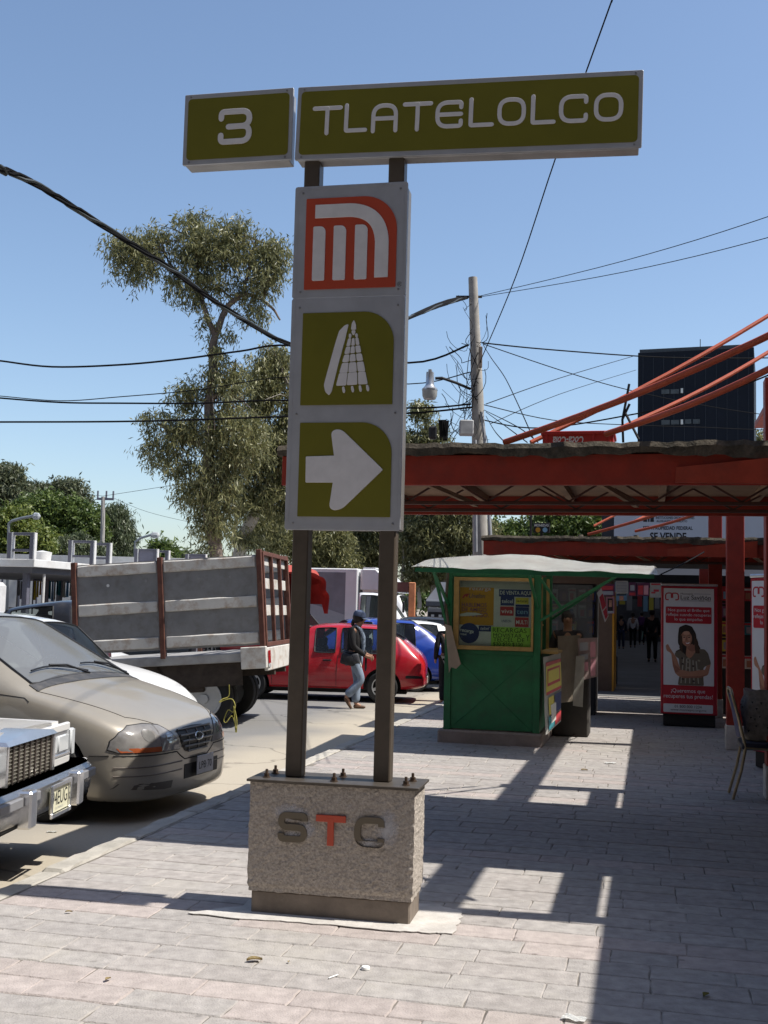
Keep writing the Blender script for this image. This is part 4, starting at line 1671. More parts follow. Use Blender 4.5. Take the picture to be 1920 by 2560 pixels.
def ring(s):
    x, zb, hw, zbelt, wt, zt, cr = s
    return [(0, zb), (hw * .90, zb), (hw * .985, zb + .08), (hw, zb + (zbelt - zb) * .55), (hw * .97, zbelt), (wt, zt - .05), (wt * .91, zt), (wt * .5, zt + cr * .8), (0, zt + cr)]


def car(th, stations, body_mat, shields=(), sides=(), rears=(), arches=(), glass_mat=None, wheel_r=.3, crease=.35, lvl=2, arch_depth=.26):
    """loft a car body, cut its wheel arches, and split the panes off as parts. returns (body, bvh)"""
    bm = bmesh.new()
    rows = []
    K = 9
    for s in stations:
        pts = ring(s)
        right = [bm.verts.new((s[0], -y, z)) for y, z in pts]
        left = [right[0]] + [bm.verts.new((s[0], y, z)) for y, z in pts[1:-1]] + [right[-1]]
        rows.append((right, left))
    crl = bm.edges.layers.float.get('crease_edge') or bm.edges.layers.float.new('crease_edge')
    for i in range(len(rows) - 1):
        for side in (0, 1):
            a, c = rows[i][side], rows[i + 1][side]
            for j in range(K - 1):
                vs = (a[j], a[j + 1], c[j + 1], c[j])
                f = bm.faces.new(vs if side == 0 else vs[::-1])
                if i in shields and j >= 6:
                    f.material_index = 1
                elif i in sides and j == 4:
                    f.material_index = 2
                elif i in rears and j >= 6:
                    f.material_index = 3
    for e_, flip in ((0, 0), (-1, 1)):
        r_, l_ = rows[e_]
        for j in range(K - 1):
            vs = []
            for v in (r_[j], l_[j], l_[j + 1], r_[j + 1]):
                if v not in vs:
                    vs.append(v)
            bm.faces.new(vs if not flip else vs[::-1])
    crv = bm.verts.layers.float.get('crease_vert') or bm.verts.layers.float.new('crease_vert')
    for v in bm.verts:
        mi = [f.material_index for f in v.link_faces]
        if any(mi) and sum(1 for q in mi if q) == 1:
            v[crv] = .85
    for e in bm.edges:
        mi = {f.material_index for f in e.link_faces}
        if len(mi) > 1:
            e[crl] = 1.0
    bmesh.ops.recalc_face_normals(bm, faces=bm.faces)
    me = bpy.data.meshes.new('shell')
    bm.to_mesh(me)
    bm.free()
    for _ in range(5):
        me.materials.append(body_mat)
    ob = bpy.data.objects.new('shell', me)
    COL.objects.link(ob)
    md = ob.modifiers.new('s', 'SUBSURF')
    md.levels = lvl
    md.render_levels = lvl
    cutters = []
    if arches:
        cm = MB()
        for x in arches:
            for sd in (-1, 1):
                hw = max(s[2] for s in stations)
                cm.lathe([(0, -arch_depth), (wheel_r + .055, -arch_depth), (wheel_r + .055, .3), (0, .3)], 28,
                         Matrix.Translation((x, sd * hw, wheel_r)) @ Matrix.Rotation(R(-90 * sd), 4, 'X'))
        cme = cm.mesh('cutter')
        for _ in range(5):
            cme.materials.append(UNDER)
        for p in cme.polygons:
            p.material_index = 4
        cob = bpy.data.objects.new('cutter', cme)
        COL.objects.link(cob)
        bo = ob.modifiers.new('b', 'BOOLEAN')
        bo.object = cob
        bo.operation = 'DIFFERENCE'
        bo.solver = 'EXACT'
        cutters.append(cob)
    em = eval_mesh(ob)
    bpy.data.objects.remove(ob)
    for c in cutters:
        bpy.data.objects.remove(c)
    bm = bmesh.new()
    bm.from_mesh(em)
    bvh = BVHTree.FromBMesh(bm)
    out = {}
    for idx, nm in ((0, 'body'), (4, 'wheel_well')):
        b2 = bm.copy()
        bmesh.ops.delete(b2, geom=[f for f in b2.faces if f.material_index != idx], context='FACES')
        m2 = bpy.data.meshes.new(nm)
        for f in b2.faces:
            f.material_index = 0
            f.smooth = True
        if b2.faces:
            b2.to_mesh(m2)
            o = link(nm, m2, body_mat if idx == 0 else UNDER, th, True, 42)
            out[nm] = o
        b2.free()
    seal_pts = []
    for idx, nm in ((1, 'windscreen'), (2, 'side_window'), (3, 'rear_window')):
        faces = [f for f in bm.faces if f.material_index == idx]
        if not faces:
            continue
        left = set(faces)
        while left:
            st = [left.pop()]
            comp = list(st)
            while st:
                f = st.pop()
                for e in f.edges:
                    for g in e.link_faces:
                        if g in left:
                            left.remove(g)
                            comp.append(g)
                            st.append(g)
            b2 = bmesh.new()
            mp = {}
            for f in comp:
                vs = []
                for v in f.verts:
                    if v not in mp:
                        mp[v] = b2.verts.new(v.co)
                    vs.append(mp[v])
                b2.faces.new(vs)
            bmesh.ops.recalc_face_normals(b2, faces=b2.faces)
            bl = [e for e in b2.edges if e.is_boundary]
            segs = [(e.verts[0].co.copy(), e.verts[1].co.copy()) for e in bl]
            m2 = bpy.data.meshes.new(nm)
            b2.to_mesh(m2)
            b2.free()
            w = link(nm, m2, glass_mat or GLASSC, th, True)
            sm = MB()
            for p, q in segs:
                sm.tube([p, q], .011, 5, False)
            sm.build('seal', SEAL, w, True)
    bm.free()
    return out.get('body'), bvh


def hit(bvh, p, d):
    p = Vector(p)
    d = Vector(d).normalized()
    h = bvh.ray_cast(p - d * 4, d)
    return (h[0], h[1]) if h[0] is not None else (None, None)


def seam(th, bvh, pts, d, r=.0035, mat=SEAMM, name='panel_gap', closed=False):
    P = []
    pts = [Vector(p) for p in pts]
    if closed:
        pts.append(pts[0])
    for a, c in zip(pts, pts[1:]):
        n = max(2, int((c - a).length / .04))
        for k in range(n):
            h, nn = hit(bvh, a.lerp(c, k / n), d)
            if h is not None:
                P.append(h)
    h, nn = hit(bvh, pts[-1], d)
    if h is not None:
        P.append(h)
    if len(P) > 1:
        return MB().tube(P, r, 5).build(name, mat, th, True)


def drape(th, bvh, poly, d, off, mat, name, cuts=2, skirt=.02, parent=None):
    """patch lying on the body: polygon of 3d points thrown along d"""
    bm = bmesh.new()
    bm.faces.new([bm.verts.new(p) for p in poly])
    bmesh.ops.triangulate(bm, faces=bm.faces)
    for _ in range(cuts):
        bmesh.ops.subdivide_edges(bm, edges=bm.edges[:], cuts=1, use_grid_fill=True)
        bmesh.ops.triangulate(bm, faces=bm.faces)
    d = Vector(d).normalized()
    last = None
    for v in bm.verts:
        h, n = hit(bvh, v.co, d)
        if h is None:
            h = last or v.co
        last = h
        v.co = h - d * off
    be = [e for e in bm.edges if e.is_boundary]
    r = bmesh.ops.extrude_edge_only(bm, edges=be)
    for v in r['geom']:
        if isinstance(v, bmesh.types.BMVert):
            v.co += d * (off + skirt)
    bmesh.ops.recalc_face_normals(bm, faces=bm.faces)
    me = bpy.data.meshes.new(name)
    bm.to_mesh(me)
    bm.free()
    return link(name, me, mat, parent or th, True, 40)


def wheel(th, x, y, r, w=.19, spokes=5, rim=None, z=None):
    sd = 1 if y > 0 else -1
    z = r if z is None else z
    m = Matrix.Translation((x, y, z)) @ Matrix.Rotation(R(-90 * sd), 4, 'X')
    k = r / .3
    o = MB().lathe([(r * .62, -w / 2), (r * .9, -w / 2), (r * .985, -w / 2 + .02), (r, -w / 2 + .05), (r, w / 2 - .05), (r * .985, w / 2 - .02), (r * .9, w / 2), (r * .66, w / 2 - .005), (r * .62, w / 2 - .04)], 32, m).build('wheel', RUBBER, th, True, 40)
    mb = MB()
    mb.lathe([(r * .64, w / 2 - .012), (r * .60, w / 2 - .008), (r * .57, w / 2 - .02), (r * .55, w / 2 - .06), (0, w / 2 - .065)], 32, m)
    mb.build('rim_dish', UNDER if spokes else RIMM, o, True, 40)
    mb = MB()
    mb.lathe([(r * .655, w / 2 - .02), (r * .645, w / 2 - .004), (r * .585, w / 2 - .006), (r * .57, w / 2 - .03)], 32, m)
    mb.lathe([(r * .17, w / 2 - .045), (r * .16, w / 2 - .012), (0, w / 2 - .008)], 16, m)
    for s in range(spokes):
        a = 2 * math.pi * s / spokes + .3
        c, sn = math.cos(a), math.sin(a)
        q = []
        for rr_, hw_ in ((r * .12, .036 * k), (r * .60, .026 * k)):
            for t_ in (-1, 1):
                q.append((c * rr_ - sn * hw_ * t_, sn * rr_ + c * hw_ * t_))
        z0, z1 = w / 2 - .05, w / 2 - .014
        pts = [m @ Vector((q[i][0], q[i][1], zz)) for zz in (z0, z1) for i in (0, 1, 3, 2)]
        mb.hexa(pts)
    mb.build('rim', rim or RIMM, o, True, 35)
    return o


def seats(th, xs, z0=.45, w=.22, yc=.36, top=1.05, mat=INTER):
    for x in xs:
        for y in (-yc, yc):
            m = MB()
            m.box((x, y, (z0 + top - .2) / 2), (.14, w * 2, top - .2 - z0 + .2), .04, Euler((0, -.18, 0)))
            m.box((x - .06, y, top - .04), (.09, w, .17), .03, Euler((0, -.12, 0)))
            m.build('seat', mat, th)


# ------------------------------------------------------------------ champagne minivan
VAN = paint('van_champagne', (0.345, 0.312, 0.258), .34, metal=.25, dirt=.45)
PHV = R(-17.5)
hv = Vector((math.cos(PHV), math.sin(PHV), 0))
van = empty('minivan', 'dusty champagne minivan parked nose to the pavement', 'minivan', Vector((-1.50, 9.43, ROAD)), PHV)
vst = [(0.00, .19, .46, .45, .40, .60, .015),
       (-.05, .155, .68, .54, .57, .685, .02),
       (-.17, .14, .83, .66, .68, .765, .03),
       (-.36, .135, .915, .775, .755, .835, .035),
       (-.66, .15, .945, .875, .80, .925, .05),
       (-1.00, .18, .955, .96, .83, 1.00, .055),
       (-1.08, .22, .955, .975, .835, 1.02, .055),
       (-1.98, .22, .96, 1.03, .68, 1.50, .04),
       (-2.10, .22, .96, 1.03, .685, 1.53, .05),
       (-2.75, .22, .96, 1.03, .69, 1.58, .06),
       (-2.87, .22, .96, 1.03, .69, 1.622, .06),
       (-4.30, .24, .955, 1.02, .685, 1.61, .05),
       (-4.55, .28, .94, 1.0, .67, 1.56, .03),
       (-4.75, .34, .88, .9, .62, 1.2, .02)]
DUSTSKYG = glass('dust_sky_windscreen', (0.20, 0.205, 0.205), .74, .12)  # grey tint stands for dust plus the sky mirrored in the glass
vb, vbvh = car(van, vst, VAN, shields=(6,), sides=(8, 10), rears=(12,), arches=(-.84, -3.8), glass_mat=DUSTSKYG, wheel_r=.34)
for x in (-.84, -3.8):
    for y in (-.86, .86):
        wheel(van, x, y, .34, .20, 6)
seats(van, (-2.4, -3.3), .5, .22, .4, 1.22)
MB().b(-1.75, -1.12, -.78, .78, .85, .975, .03).build('dashboard', INTER, van)
m = MB().tube([Vector((-1.78 + .09 * math.cos(a), .38 + .18 * math.sin(a), 1.04 + .15 * math.cos(a))) for a in np.linspace(0, 2 * math.pi, 20)], .014, 6, False)
m.build('steering_wheel', INTER, van, True)
FX = (-1, 0, 0)


def yz(pts, x=.6):
    return [Vector((x, y, z)) for y, z in pts]


# bonnet shut lines, cowl and wipers
seam(van, vbvh, [(-.10, -.46, 2), (-.30, -.66, 2), (-.66, -.735, 2), (-1.02, -.80, 2)], (0, 0, -1))
seam(van, vbvh, [(-.10, .46, 2), (-.30, .66, 2), (-.66, .735, 2), (-1.02, .80, 2)], (0, 0, -1))
seam(van, vbvh, [(-1.30, -2, .95), (-1.33, -2, .6), (-1.32, -2, .3)], (0, 1, 0), .004)
seam(van, vbvh, [(-1.30, -2, .95), (-1.05, -2, .93), (-1.0, -2, .90)], (0, 1, 0), .0035)
drape(van, vbvh, [Vector((-1.0, -.80, 2)), Vector((-.955, -.4, 2)), Vector((-.945, 0, 2)), Vector((-.955, .4, 2)), Vector((-1.0, .80, 2)), Vector((-1.10, .78, 2)), Vector((-1.10, -.78, 2))], (0, 0, -1), .008, M('cowl_plastic', (0.055, 0.055, 0.058), .6, var=.2, dirt=.5, dirtcol=(.2, .18, .15)), 'cowl', 2, .02)
for y0, y1 in ((.05, -.62), (.70, .10)):
    P_ = []
    for k in range(9):
        f = k / 8
        h, n = hit(vbvh, (lerp(-1.10, -1.20, f) - .05 * math.sin(f * 3), lerp(y0, y1, f), 3), (0, 0, -1))
        if h is not None:
            P_.append(h + Vector((.01, 0, .02)))
    if len(P_) > 2:
        MB().tube(P_, .008, 6).build('wiper', BLACK, van, True)
        MB().tube([P_[0] + Vector((.02, 0, -.02)), P_[3] + Vector((.03, 0, .015)), P_[5] + Vector((.0, 0, .012))], .0095, 6).build('wiper_arm', BLACK, van, True)
for sg in (-1, 1):
    hl = [(-.285, .535), (-.84, .545), (-.875, .57), (-.86, .635), (-.81, .695), (-.72, .742), (-.60, .752), (-.47, .735), (-.37, .665), (-.315, .60)]
    o = drape(van, vbvh, yz([(y * -sg, z) for y, z in hl]), FX, .006, M('van_headlamp', (0.21, 0.20, 0.19), .1, var=.25, scale=9, coat=.9), 'headlamp', 3, .03)
    am = [(-.54, .540), (-.835, .548), (-.85, .580), (-.54, .578)]
    drape(van, vbvh, yz([(y * -sg, z) for y, z in am]), FX, .009, AMBER, 'indicator', 2, .01, parent=o)
    for yc_, zc_, r_ in ((-.63, .665, .05), (-.43, .635, .042)):
        drape(van, vbvh, yz([((yc_ + r_ * math.cos(a_)) * -sg, zc_ + r_ * math.sin(a_)) for a_ in np.linspace(0, 2 * math.pi, 13)[:-1]]), FX, .0085, M('lamp_reflector', (0.42, 0.42, 0.41), .12, metal=.7, var=.1), 'reflector', 1, .004, parent=o)
    seam(van, vbvh, yz([(-.535 * -sg, .545), (-.525 * -sg, .74)]), FX, .0075, M('lamp_divider', (0.10, 0.095, 0.09), .3), 'lamp_divider')
    rim_ = [Vector((.6, y * -sg, z)) for y, z in hl]
    seam(van, vbvh, rim_, FX, .006, SEAL, 'lamp_gasket', True)
GRD = M('grille_dark', (0.02, 0.02, 0.022), .5, var=.1)
GRB = M('grille_bar', (0.17, 0.165, 0.16), .35, metal=.3, var=.1)
gp_ = [(-.30, .675), (-.27, .58), (-.21, .515), (0, .495), (.21, .515), (.27, .58), (.30, .675), (.15, .692), (0, .697), (-.15, .692)]
gr = drape(van, vbvh, yz(gp_), FX, .004, GRD, 'grille', 3, .01)
for z, w in ((.682, .29), (.637, .285), (.59, .265), (.545, .23), (.505, .17)):
    P_ = []
    for k in range(15):
        y = lerp(-w, w, k / 14)
        h, n = hit(vbvh, (.6, y, z - .015 * (abs(y) / w) ** 2 * 0), FX)
        if h is not None:
            P_.append(h + Vector((.014, 0, 0)))
    MB().tube(P_, .0085, 6).build('grille_bar', GRB, gr, True)
for y in (-.15, 0.02, .17):
    P_ = [hit(vbvh, (.6, y, z), FX)[0] + Vector((.008, 0, 0)) for z in (.515, .56, .61, .66, .685)]
    MB().tube(P_, .006, 6).build('grille_upright', GRB, gr, True)
P_ = [hit(vbvh, (.6, .066 * math.cos(a), .612 + .03 * math.sin(a)), FX)[0] + Vector((.024, 0, 0)) for a in np.linspace(0, 2 * math.pi, 21)]
MB().tube(P_, .006, 6, False).build('oval_emblem', CHROME, gr, True)
# bumper relief: bulge, gaps, slot, number plate
seam(van, vbvh, [(-.45, -2, .52), (-.30, -2, .525)], (0, 1, 0), .005)
seam(van, vbvh, yz([(-.86, .525), (-.6, .518), (-.33, .518), (-.27, .48), (-.2, .445), (.2, .445), (.27, .48), (.33, .518), (.6, .518), (.86, .525)]), FX, .005)
for z, r_, y0, y1 in ((.435, .006, .24, .86), (.37, .005, .24, .86)):
    seam(van, vbvh, yz([(-y1, z), (-y0, z)]), FX, r_, M('bumper_line', (0.12, 0.10, 0.08), .5))
    seam(van, vbvh, yz([(y1, z), (y0, z)]), FX, r_, M('bumper_line', (0.12, 0.10, 0.08), .5))
drape(van, vbvh, yz([(-.20, .40), (-.20, .285), (.42, .285), (.42, .40)]), FX, .004, M('bumper_mouth', (0.02, 0.02, 0.02), .6), 'bumper_mouth', 2, .01)
drape(van, vbvh, yz([(-.84, .315), (-.86, .275), (-.50, .245), (-.40, .245), (-.38, .30)]), FX, .004, M('bumper_slot', (0.10, 0.085, 0.07), .5), 'bumper_slot', 2, .01)
np_ = MB().box((0.032, .10, .375), (.008, .30, .15), .003)
o = np_.build('number_plate', M('plate_grey', (0.42, 0.42, 0.44), .5, var=.1), van)
t_ = text(o, 'LPB·70', 0.0, .372, -0.0, .23, INK, height=.06)
t_.rotation_euler = (0, 0, R(90))
t_.location = (.0375, .10, .372)
MB().tube([Vector((-1.35, -.955, .93)), Vector((-1.40, -1.03, .95))], .03, 8).build('mirror_arm', BLACK, van)
MB().box((-1.42, -1.10, .98), (.10, .22, .15), .04, seg=2).build('mirror', VAN, van, True, 40)
MB().box((-1.36, -.62, 1.16), (.002, .09, .07), 0, Euler((0, R(-58), 0))).build('windscreen_sticker', PAPER, van)
MB().b(-4.5, -.35, -.80, .80, .17, .24).build('underbody', UNDER, van)

# ------------------------------------------------------------------ white American saloon
WHT = M('saloon_white', (0.72, 0.71, 0.69), .3, var=.04, dirt=.25, dirtcol=(.5, .46, .4), coat=.4)
PHL = R(-4)
sal = empty('saloon_car', 'white boxy American saloon with tall chrome grille and cream number plate', 'car', Vector((-1.99, 6.98, ROAD)), PHL)
BX = -.19
# front clip: fenders and hood
m = MB()
m.hexa([(-1.9, -.93, .42), (BX - .04, -.93, .42), (BX - .04, .93, .42), (-1.9, .93, .42), (-1.9, -.90, .90), (BX - .06, -.90, .862), (BX - .06, .90, .862), (-1.9, .90, .90)])
bmesh.ops.bevel(m.bm, geom=m.bm.edges[:], offset=.035, segments=3, affect='EDGES')
m.build('front_wings', WHT, sal, True, 35)
m = MB()


def hoodp(u, v):
    x = lerp(BX - .07, -1.72, u)
    y = lerp(-.74, .74, v)
    return Vector((x, y, lerp(.872, .915, u) + .022 * (1 - (abs(y) / .74) ** 2.5)))


m.__init__()
m.grid(hoodp, 8, 22)
bmesh.ops.solidify(m.bm, geom=m.bm.faces[:], thickness=.03)
m.build('bonnet', WHT, sal, True, 40)
for y0, y1 in ((.40, .86), (-.86, -.40)):
    sgn = 1 if y0 > 0 else -1
    MB().b(BX - .045, BX - .012, y0, y1, .56, .80, .004).build('lamp_bezel', CHROME, sal)
    for a, c in ((.42, .612), (.628, .83)):
        ya, yc_ = (sgn * a, sgn * c)
        o = MB().b(BX - .02, BX + .002, min(ya, yc_), max(ya, yc_), .615, .765, .012).build('headlamp', LENS, sal, True, 40)
    MB().b(BX - .04, BX + .004, y0, y1, .575, .605, .006).build('bezel_lip', CHROME, sal)
    MB().b(BX - .04, BX - .005, y0 + (0 if sgn > 0 else 0), y1, .79, .862, .01).build('nose_panel', WHT, sal)
    MB().b(BX - .20, BX + .006, sgn * .865, sgn * .942, .56, .80, .012).build('corner_lamp', LENS, sal, True, 40)
    MB().b(BX - .05, BX + .0, y0, y1, .50, .572, .006).build('valance', WHT, sal)
# grille
g = MB().b(BX - .06, BX + .04, -.375, .375, .46, .832, .004).build('grille', M('saloon_grille_dark', (0.03, 0.026, 0.022), .5, var=.2), sal)
GOLD = M('grille_cell', (0.52, 0.49, 0.42), .3, metal=.7, var=.1)
for k in range(9):
    y = -.352 + k * .088
    MB().b(BX + .040, BX + .056, y - .006, y + .006, .475, .826, .002).build('grille_upright', M('grille_upright', (0.20, 0.17, 0.155), .35, metal=.7), g)
mm = MB()
for i in range(8):
    for j in range(12):
        y0 = -.352 + i * .088 + .010
        z0 = .48 + j * .0285
        mm.b(BX + .040, BX + .049, y0, y0 + .068, z0, z0 + .006)
        for q in (.016, .034, .052):
            mm.b(BX + .040, BX + .046, y0 + q - .002, y0 + q + .002, z0 + .006, z0 + .022)
mm.build('grille_cells', GOLD, g)
for s_ in (-1, 1):
    MB().b(BX - .055, BX + .066, s_ * .375 - .016, s_ * .375 + .016, .45, .845, .005).build('grille_side', CHROME, g)
m = MB()
m.hexa([(BX - .10, -.395, .835), (BX + .075, -.395, .832), (BX + .075, .395, .832), (BX - .10, .395, .835), (BX - .12, -.36, .868), (BX + .05, -.38, .862), (BX + .05, .38, .862), (BX - .12, .36, .868)])
bmesh.ops.subdivide_edges(m.bm, edges=[e for e in m.bm.edges if abs(e.verts[0].co.y - e.verts[1].co.y) > .5], cuts=1)
for v in m.bm.verts:
    if abs(v.co.y) < .05 and v.co.z > .855:
        v.co.z += .04
m.build('grille_cap', CHROME, g, True, 20)
# bumper
m = MB()


def bump(u, v):
    y = lerp(-.975, .975, u)
    x = -.05 - .09 * max(0, (abs(y) - .75) / .22) ** 2 - .012 * (y / .9) ** 2
    sec = [(-.16, .505), (-.03, .505), (0.0, .478), (.004, .40), (-.008, .33), (-.05, .285)]
    k = int(round(v * 5))
    return Vector((x + .05 + sec[k][0] - .0, y, sec[k][1]))


m.grid(bump, 30, 5)
for s_ in (-1, 1):
    m.grid(lambda u, v: Vector((-.105 - .55 * u, s_ * (.975 + .004 * u), [.505, .478, .40, .33, .285][int(round(v * 4))])), 4, 4)
bmesh.ops.solidify(m.bm, geom=m.bm.faces[:], thickness=.02)
bu = m.build('bumper', CHROME, sal, True, 40)
RUBG = M('bumper_rub_strip', (0.20, 0.20, 0.21), .55, var=.1)
for y0, y1 in ((.205, .34), (.47, .80), (-.80, -.47), (-.34, -.205)):
    MB().b(-.03, .018, y0, y1, .415, .47, .006).build('rub_strip', RUBG, bu)
for y in (-.405, .405):
    MB().b(-.03, .055, y - .048, y + .048, .285, .50, .012).build('overrider', CHROME, bu)
    MB().b(-.03, .045, y + .049, y + .078, .292, .495, .006).build('overrider_pad', RUBG, bu)
MB().b(-.5, -.03, -.80, .80, .25, .295).build('apron', UNDER, sal)
fr_ = plate(bu, 'plate_frame', CHROME, [rrect(-.165, .165, -.098, .098, .01), rrect(-.148, .148, -.078, .078, .006)], 0, .012)
fr_.rotation_euler = (0, 0, R(90))
fr_.location = (.026, .10, .375)
pl = MB().b(.012, .022, -.05, .25, .300, .450, .002).build('number_plate', M('plate_cream', (0.66, 0.64, 0.47), .5, var=.06), bu)
t_ = text(bu, '94EUG', 0, 0, 0, .262, INK, height=.085)
t_.rotation_euler = (0, 0, R(90))
t_.location = (.0235, .10, .385)
t_ = text(bu, 'D.F. MEXICO', 0, 0, 0, .13, GREYP, height=.014)
t_.rotation_euler = (0, 0, R(90))
t_.location = (.0235, .10, .322)
for y in (-.055, .255):
    MB().box((.032, y, .292), (.02, .026, .035), .006).build('plate_screw', CHROME, bu)
# the nose stands high: lift the bumper, shorten grille and lamps
for ob_ in list(sal.children) + list(bu.children) + list(g.children):
    if ob_.type != 'MESH' or ob_.name.startswith('underbody'):
        continue
    if ob_ is bu:
        for v in ob_.data.vertices:
            v.co.z += .105
    elif ob_.parent is bu:
        if ob_.location.length > 0:
            ob_.location.z += .105
        else:
            for v in ob_.data.vertices:
                v.co.z += .105
    else:
        for v in ob_.data.vertices:
            if v.co.z < .88:
                v.co.z = .88 - (.88 - v.co.z) * .76
# cabin and tail, left of the frame
sst = [(-1.7, .42, .93, .90, .80, .93, .02), (-1.78, .42, .93, .91, .78, .95, .02), (-2.45, .42, .93, .92, .66, 1.34, .03), (-2.55, .42, .93, .92, .66, 1.36, .03), (-3.3, .42, .93, .92, .66, 1.38, .03), (-3.4, .42, .93, .92, .66, 1.38, .03), (-4.0, .42, .93, .92, .66, 1.36, .03), (-4.5, .42, .93, .93, .74, .97, .02), (-5.4, .42, .92, .90, .8, .93, .02), (-5.5, .45, .9, .85, .8, .88, .01)]
car(sal, sst, WHT, shields=(1,), sides=(3, 5), rears=(6,), lvl=1)
for x in (-.95, -4.2):
    for y in (-.82, .82):
        wheel(sal, x, y, .33, .2, 0, CHROME)
for y in (-.935, .935):
    m = MB().lathe([(0, -.01), (.39, -.01), (.39, .004), (0, .004)], 28, Matrix.Translation((-.95, y, .36)) @ Matrix.Rotation(R(90), 4, 'X'))
    bmesh.ops.delete(m.bm, geom=[v for v in m.bm.verts if v.co.z < .3], context='VERTS')
MB().b(-5.3, -.4, -.78, .78, .2, .42).build('underbody', UNDER, sal)

# ------------------------------------------------------------------ generic small cars
HATCH = [(0.00, .30, .50, .49, .44, .56, .01), (-.06, .25, .68, .56, .58, .63, .02), (-.24, .21, .78, .66, .66, .72, .03), (-.70, .21, .815, .79, .70, .83, .04), (-.98, .21, .82, .84, .72, .88, .04),
         (-1.04, .21, .82, .85, .72, .90, .04), (-1.66, .21, .825, .875, .585, 1.325, .02), (-1.76, .21, .825, .875, .59, 1.355, .03), (-2.14, .21, .825, .875, .60, 1.375, .035), (-2.24, .21, .825, .875, .60, 1.375, .035),
         (-2.86, .21, .82, .875, .59, 1.36, .03), (-2.98, .21, .82, .875, .585, 1.345, .03), (-3.36, .22, .81, .875, .62, 1.12, .02), (-3.60, .24, .79, .83, .66, .93, .02), (-3.74, .28, .74, .72, .62, .80, .01), (-3.78, .32, .66, .6, .55, .66, .01)]
SEDAN = [(0.00, .30, .52, .50, .46, .58, .01), (-.06, .25, .70, .58, .60, .66, .02), (-.26, .21, .80, .68, .68, .74, .03), (-.75, .21, .84, .80, .72, .85, .04), (-1.12, .21, .845, .86, .74, .90, .04),
         (-1.18, .21, .845, .87, .74, .92, .04), (-1.86, .21, .85, .90, .60, 1.36, .02), (-1.98, .21, .85, .90, .60, 1.385, .03), (-2.45, .21, .85, .90, .61, 1.41, .035), (-2.55, .21, .85, .90, .61, 1.41, .035),
         (-3.15, .21, .845, .90, .60, 1.38, .03), (-3.30, .21, .845, .90, .60, 1.35, .03), (-3.80, .21, .84, .91, .68, 1.0, .02), (-4.2, .24, .82, .88, .70, .93, .02), (-4.32, .30, .76, .7, .64, .76, .01)]


def small_car(name, label, cat, pos, rz, mat, spec=HATCH, sx=1.0, sz=1.0, lamps=True, group=None, wr=.285, gm=None, spokes=5, wx_=(-.62, -3.0), mirrors=True):
    th = empty(name, label, cat, pos, rz, group)
    st = [(x * sx, zb, hw, zbelt * sz, wt, zt * sz, cr) for x, zb, hw, zbelt, wt, zt, cr in spec]
    n = len(spec)
    b_, bv = car(th, st, mat, shields=(5,), sides=(7, 9) if spec is SEDAN else (7, 9, 10), rears=(11,) if True else (), arches=(wx_[0] * sx, wx_[1] * sx), wheel_r=wr, glass_mat=gm)
    for x in wx_:
        for y in (-.735, .735):
            wheel(th, x * sx, y, wr, .17, spokes)
    seats(th, (-1.75 * sx, -2.6 * sx), .45, .2, .36, 1.08 * sz)
    L = -st[-1][0]
    MB().b(-L + .35, -.35, -.64, .64, .16, .22).build('underbody', UNDER, th)
    MB().b(-L + .9, -1.0, -.66, .66, .22, .60).build('cabin_floor', INTER, th)
    if lamps:
        for sg in (-1, 1):
            drape(th, bv, [Vector((.6, sg * y, z * sz)) for y, z in ((.38, .53), (.70, .55), (.70, .66), (.40, .66))], FX, .005, LENS, 'headlamp', 2, .02)
            zz = st[-3][3] * .97
            drape(th, bv, [Vector((-6, sg * y, z)) for y, z in ((.50, zz - .22), (.72, zz - .20), (.70, zz + .06), (.56, zz + .06))], (1, 0, 0), .005, REDL, 'tail_lamp', 2, .02)
    for sg in (-1, 1):
        d = (0, -sg, 0)
        for xx in ((-1.02, -2.19) if spec is HATCH else (-1.1, -2.5, -3.3)):
            seam(th, bv, [(xx * sx, sg * 2, .84 * sz), (xx * sx + .02, sg * 2, .5), (xx * sx + .02, sg * 2, .27)], d, .005)
        seam(th, bv, [(-1.02 * sx, sg * 2, .27), (-2.19 * sx, sg * 2, .27)], d, .005)
        h, n_ = hit(bv, (-2.0 * sx, sg * 2, .74 * sz), d)
        if h is not None:
            MB().box(h + Vector((0, sg * .01, 0)), (.16, .02, .03), .008).build('door_handle', BLACK, th)
        if mirrors:
            MB().box((-1.13 * sx, sg * .90, .93 * sz), (.10, .16, .11), .03).build('mirror', mat, th, True, 40)
    return th, bv


REDC = paint('hatch_red', (0.42, 0.012, 0.022), .25, dirt=.15)
# red hatchback, heading left; its tail at px 1070
pz = at(1072, 1690, 20.4)
rh, rbv = small_car('hatchback', 'red three-door hatchback standing behind the walking woman', 'car', Vector((.865 - 3.78 * .995, 21.35, ROAD)), R(180 - 4), REDC)
drape(rh, rbv, [Vector((-3.42, 3, .50)), Vector((-3.42, 3, .45)), Vector((-3.80, 3, .45)), Vector((-3.80, 3, .50))], (0, -1, 0), .004, BLACK, 'bumper_strip', 2, .01)
drape(rh, rbv, [Vector((-6, y, z)) for y, z in ((-.74, .45), (.74, .45), (.74, .50), (-.74, .50))], (1, 0, 0), .006, BLACK, 'bumper_strip', 2, .01)
MB().box((-3.79, .0, .40), (.02, .32, .12), .003).build('number_plate', PAPER, rh)
BLUEC = paint('blue_car_paint', (0.012, 0.045, 0.30), .22, dirt=.1, coat=.8)
small_car('hatchback', 'shiny blue rounded car behind the red hatchback', 'car', Vector((1.46 - 3.95, 23.6, ROAD)), R(180 + 8), BLUEC, HATCH, 1.05, 1.06)
WHC = paint('white_car_paint', (0.70, 0.70, 0.69), .3, dirt=.2)
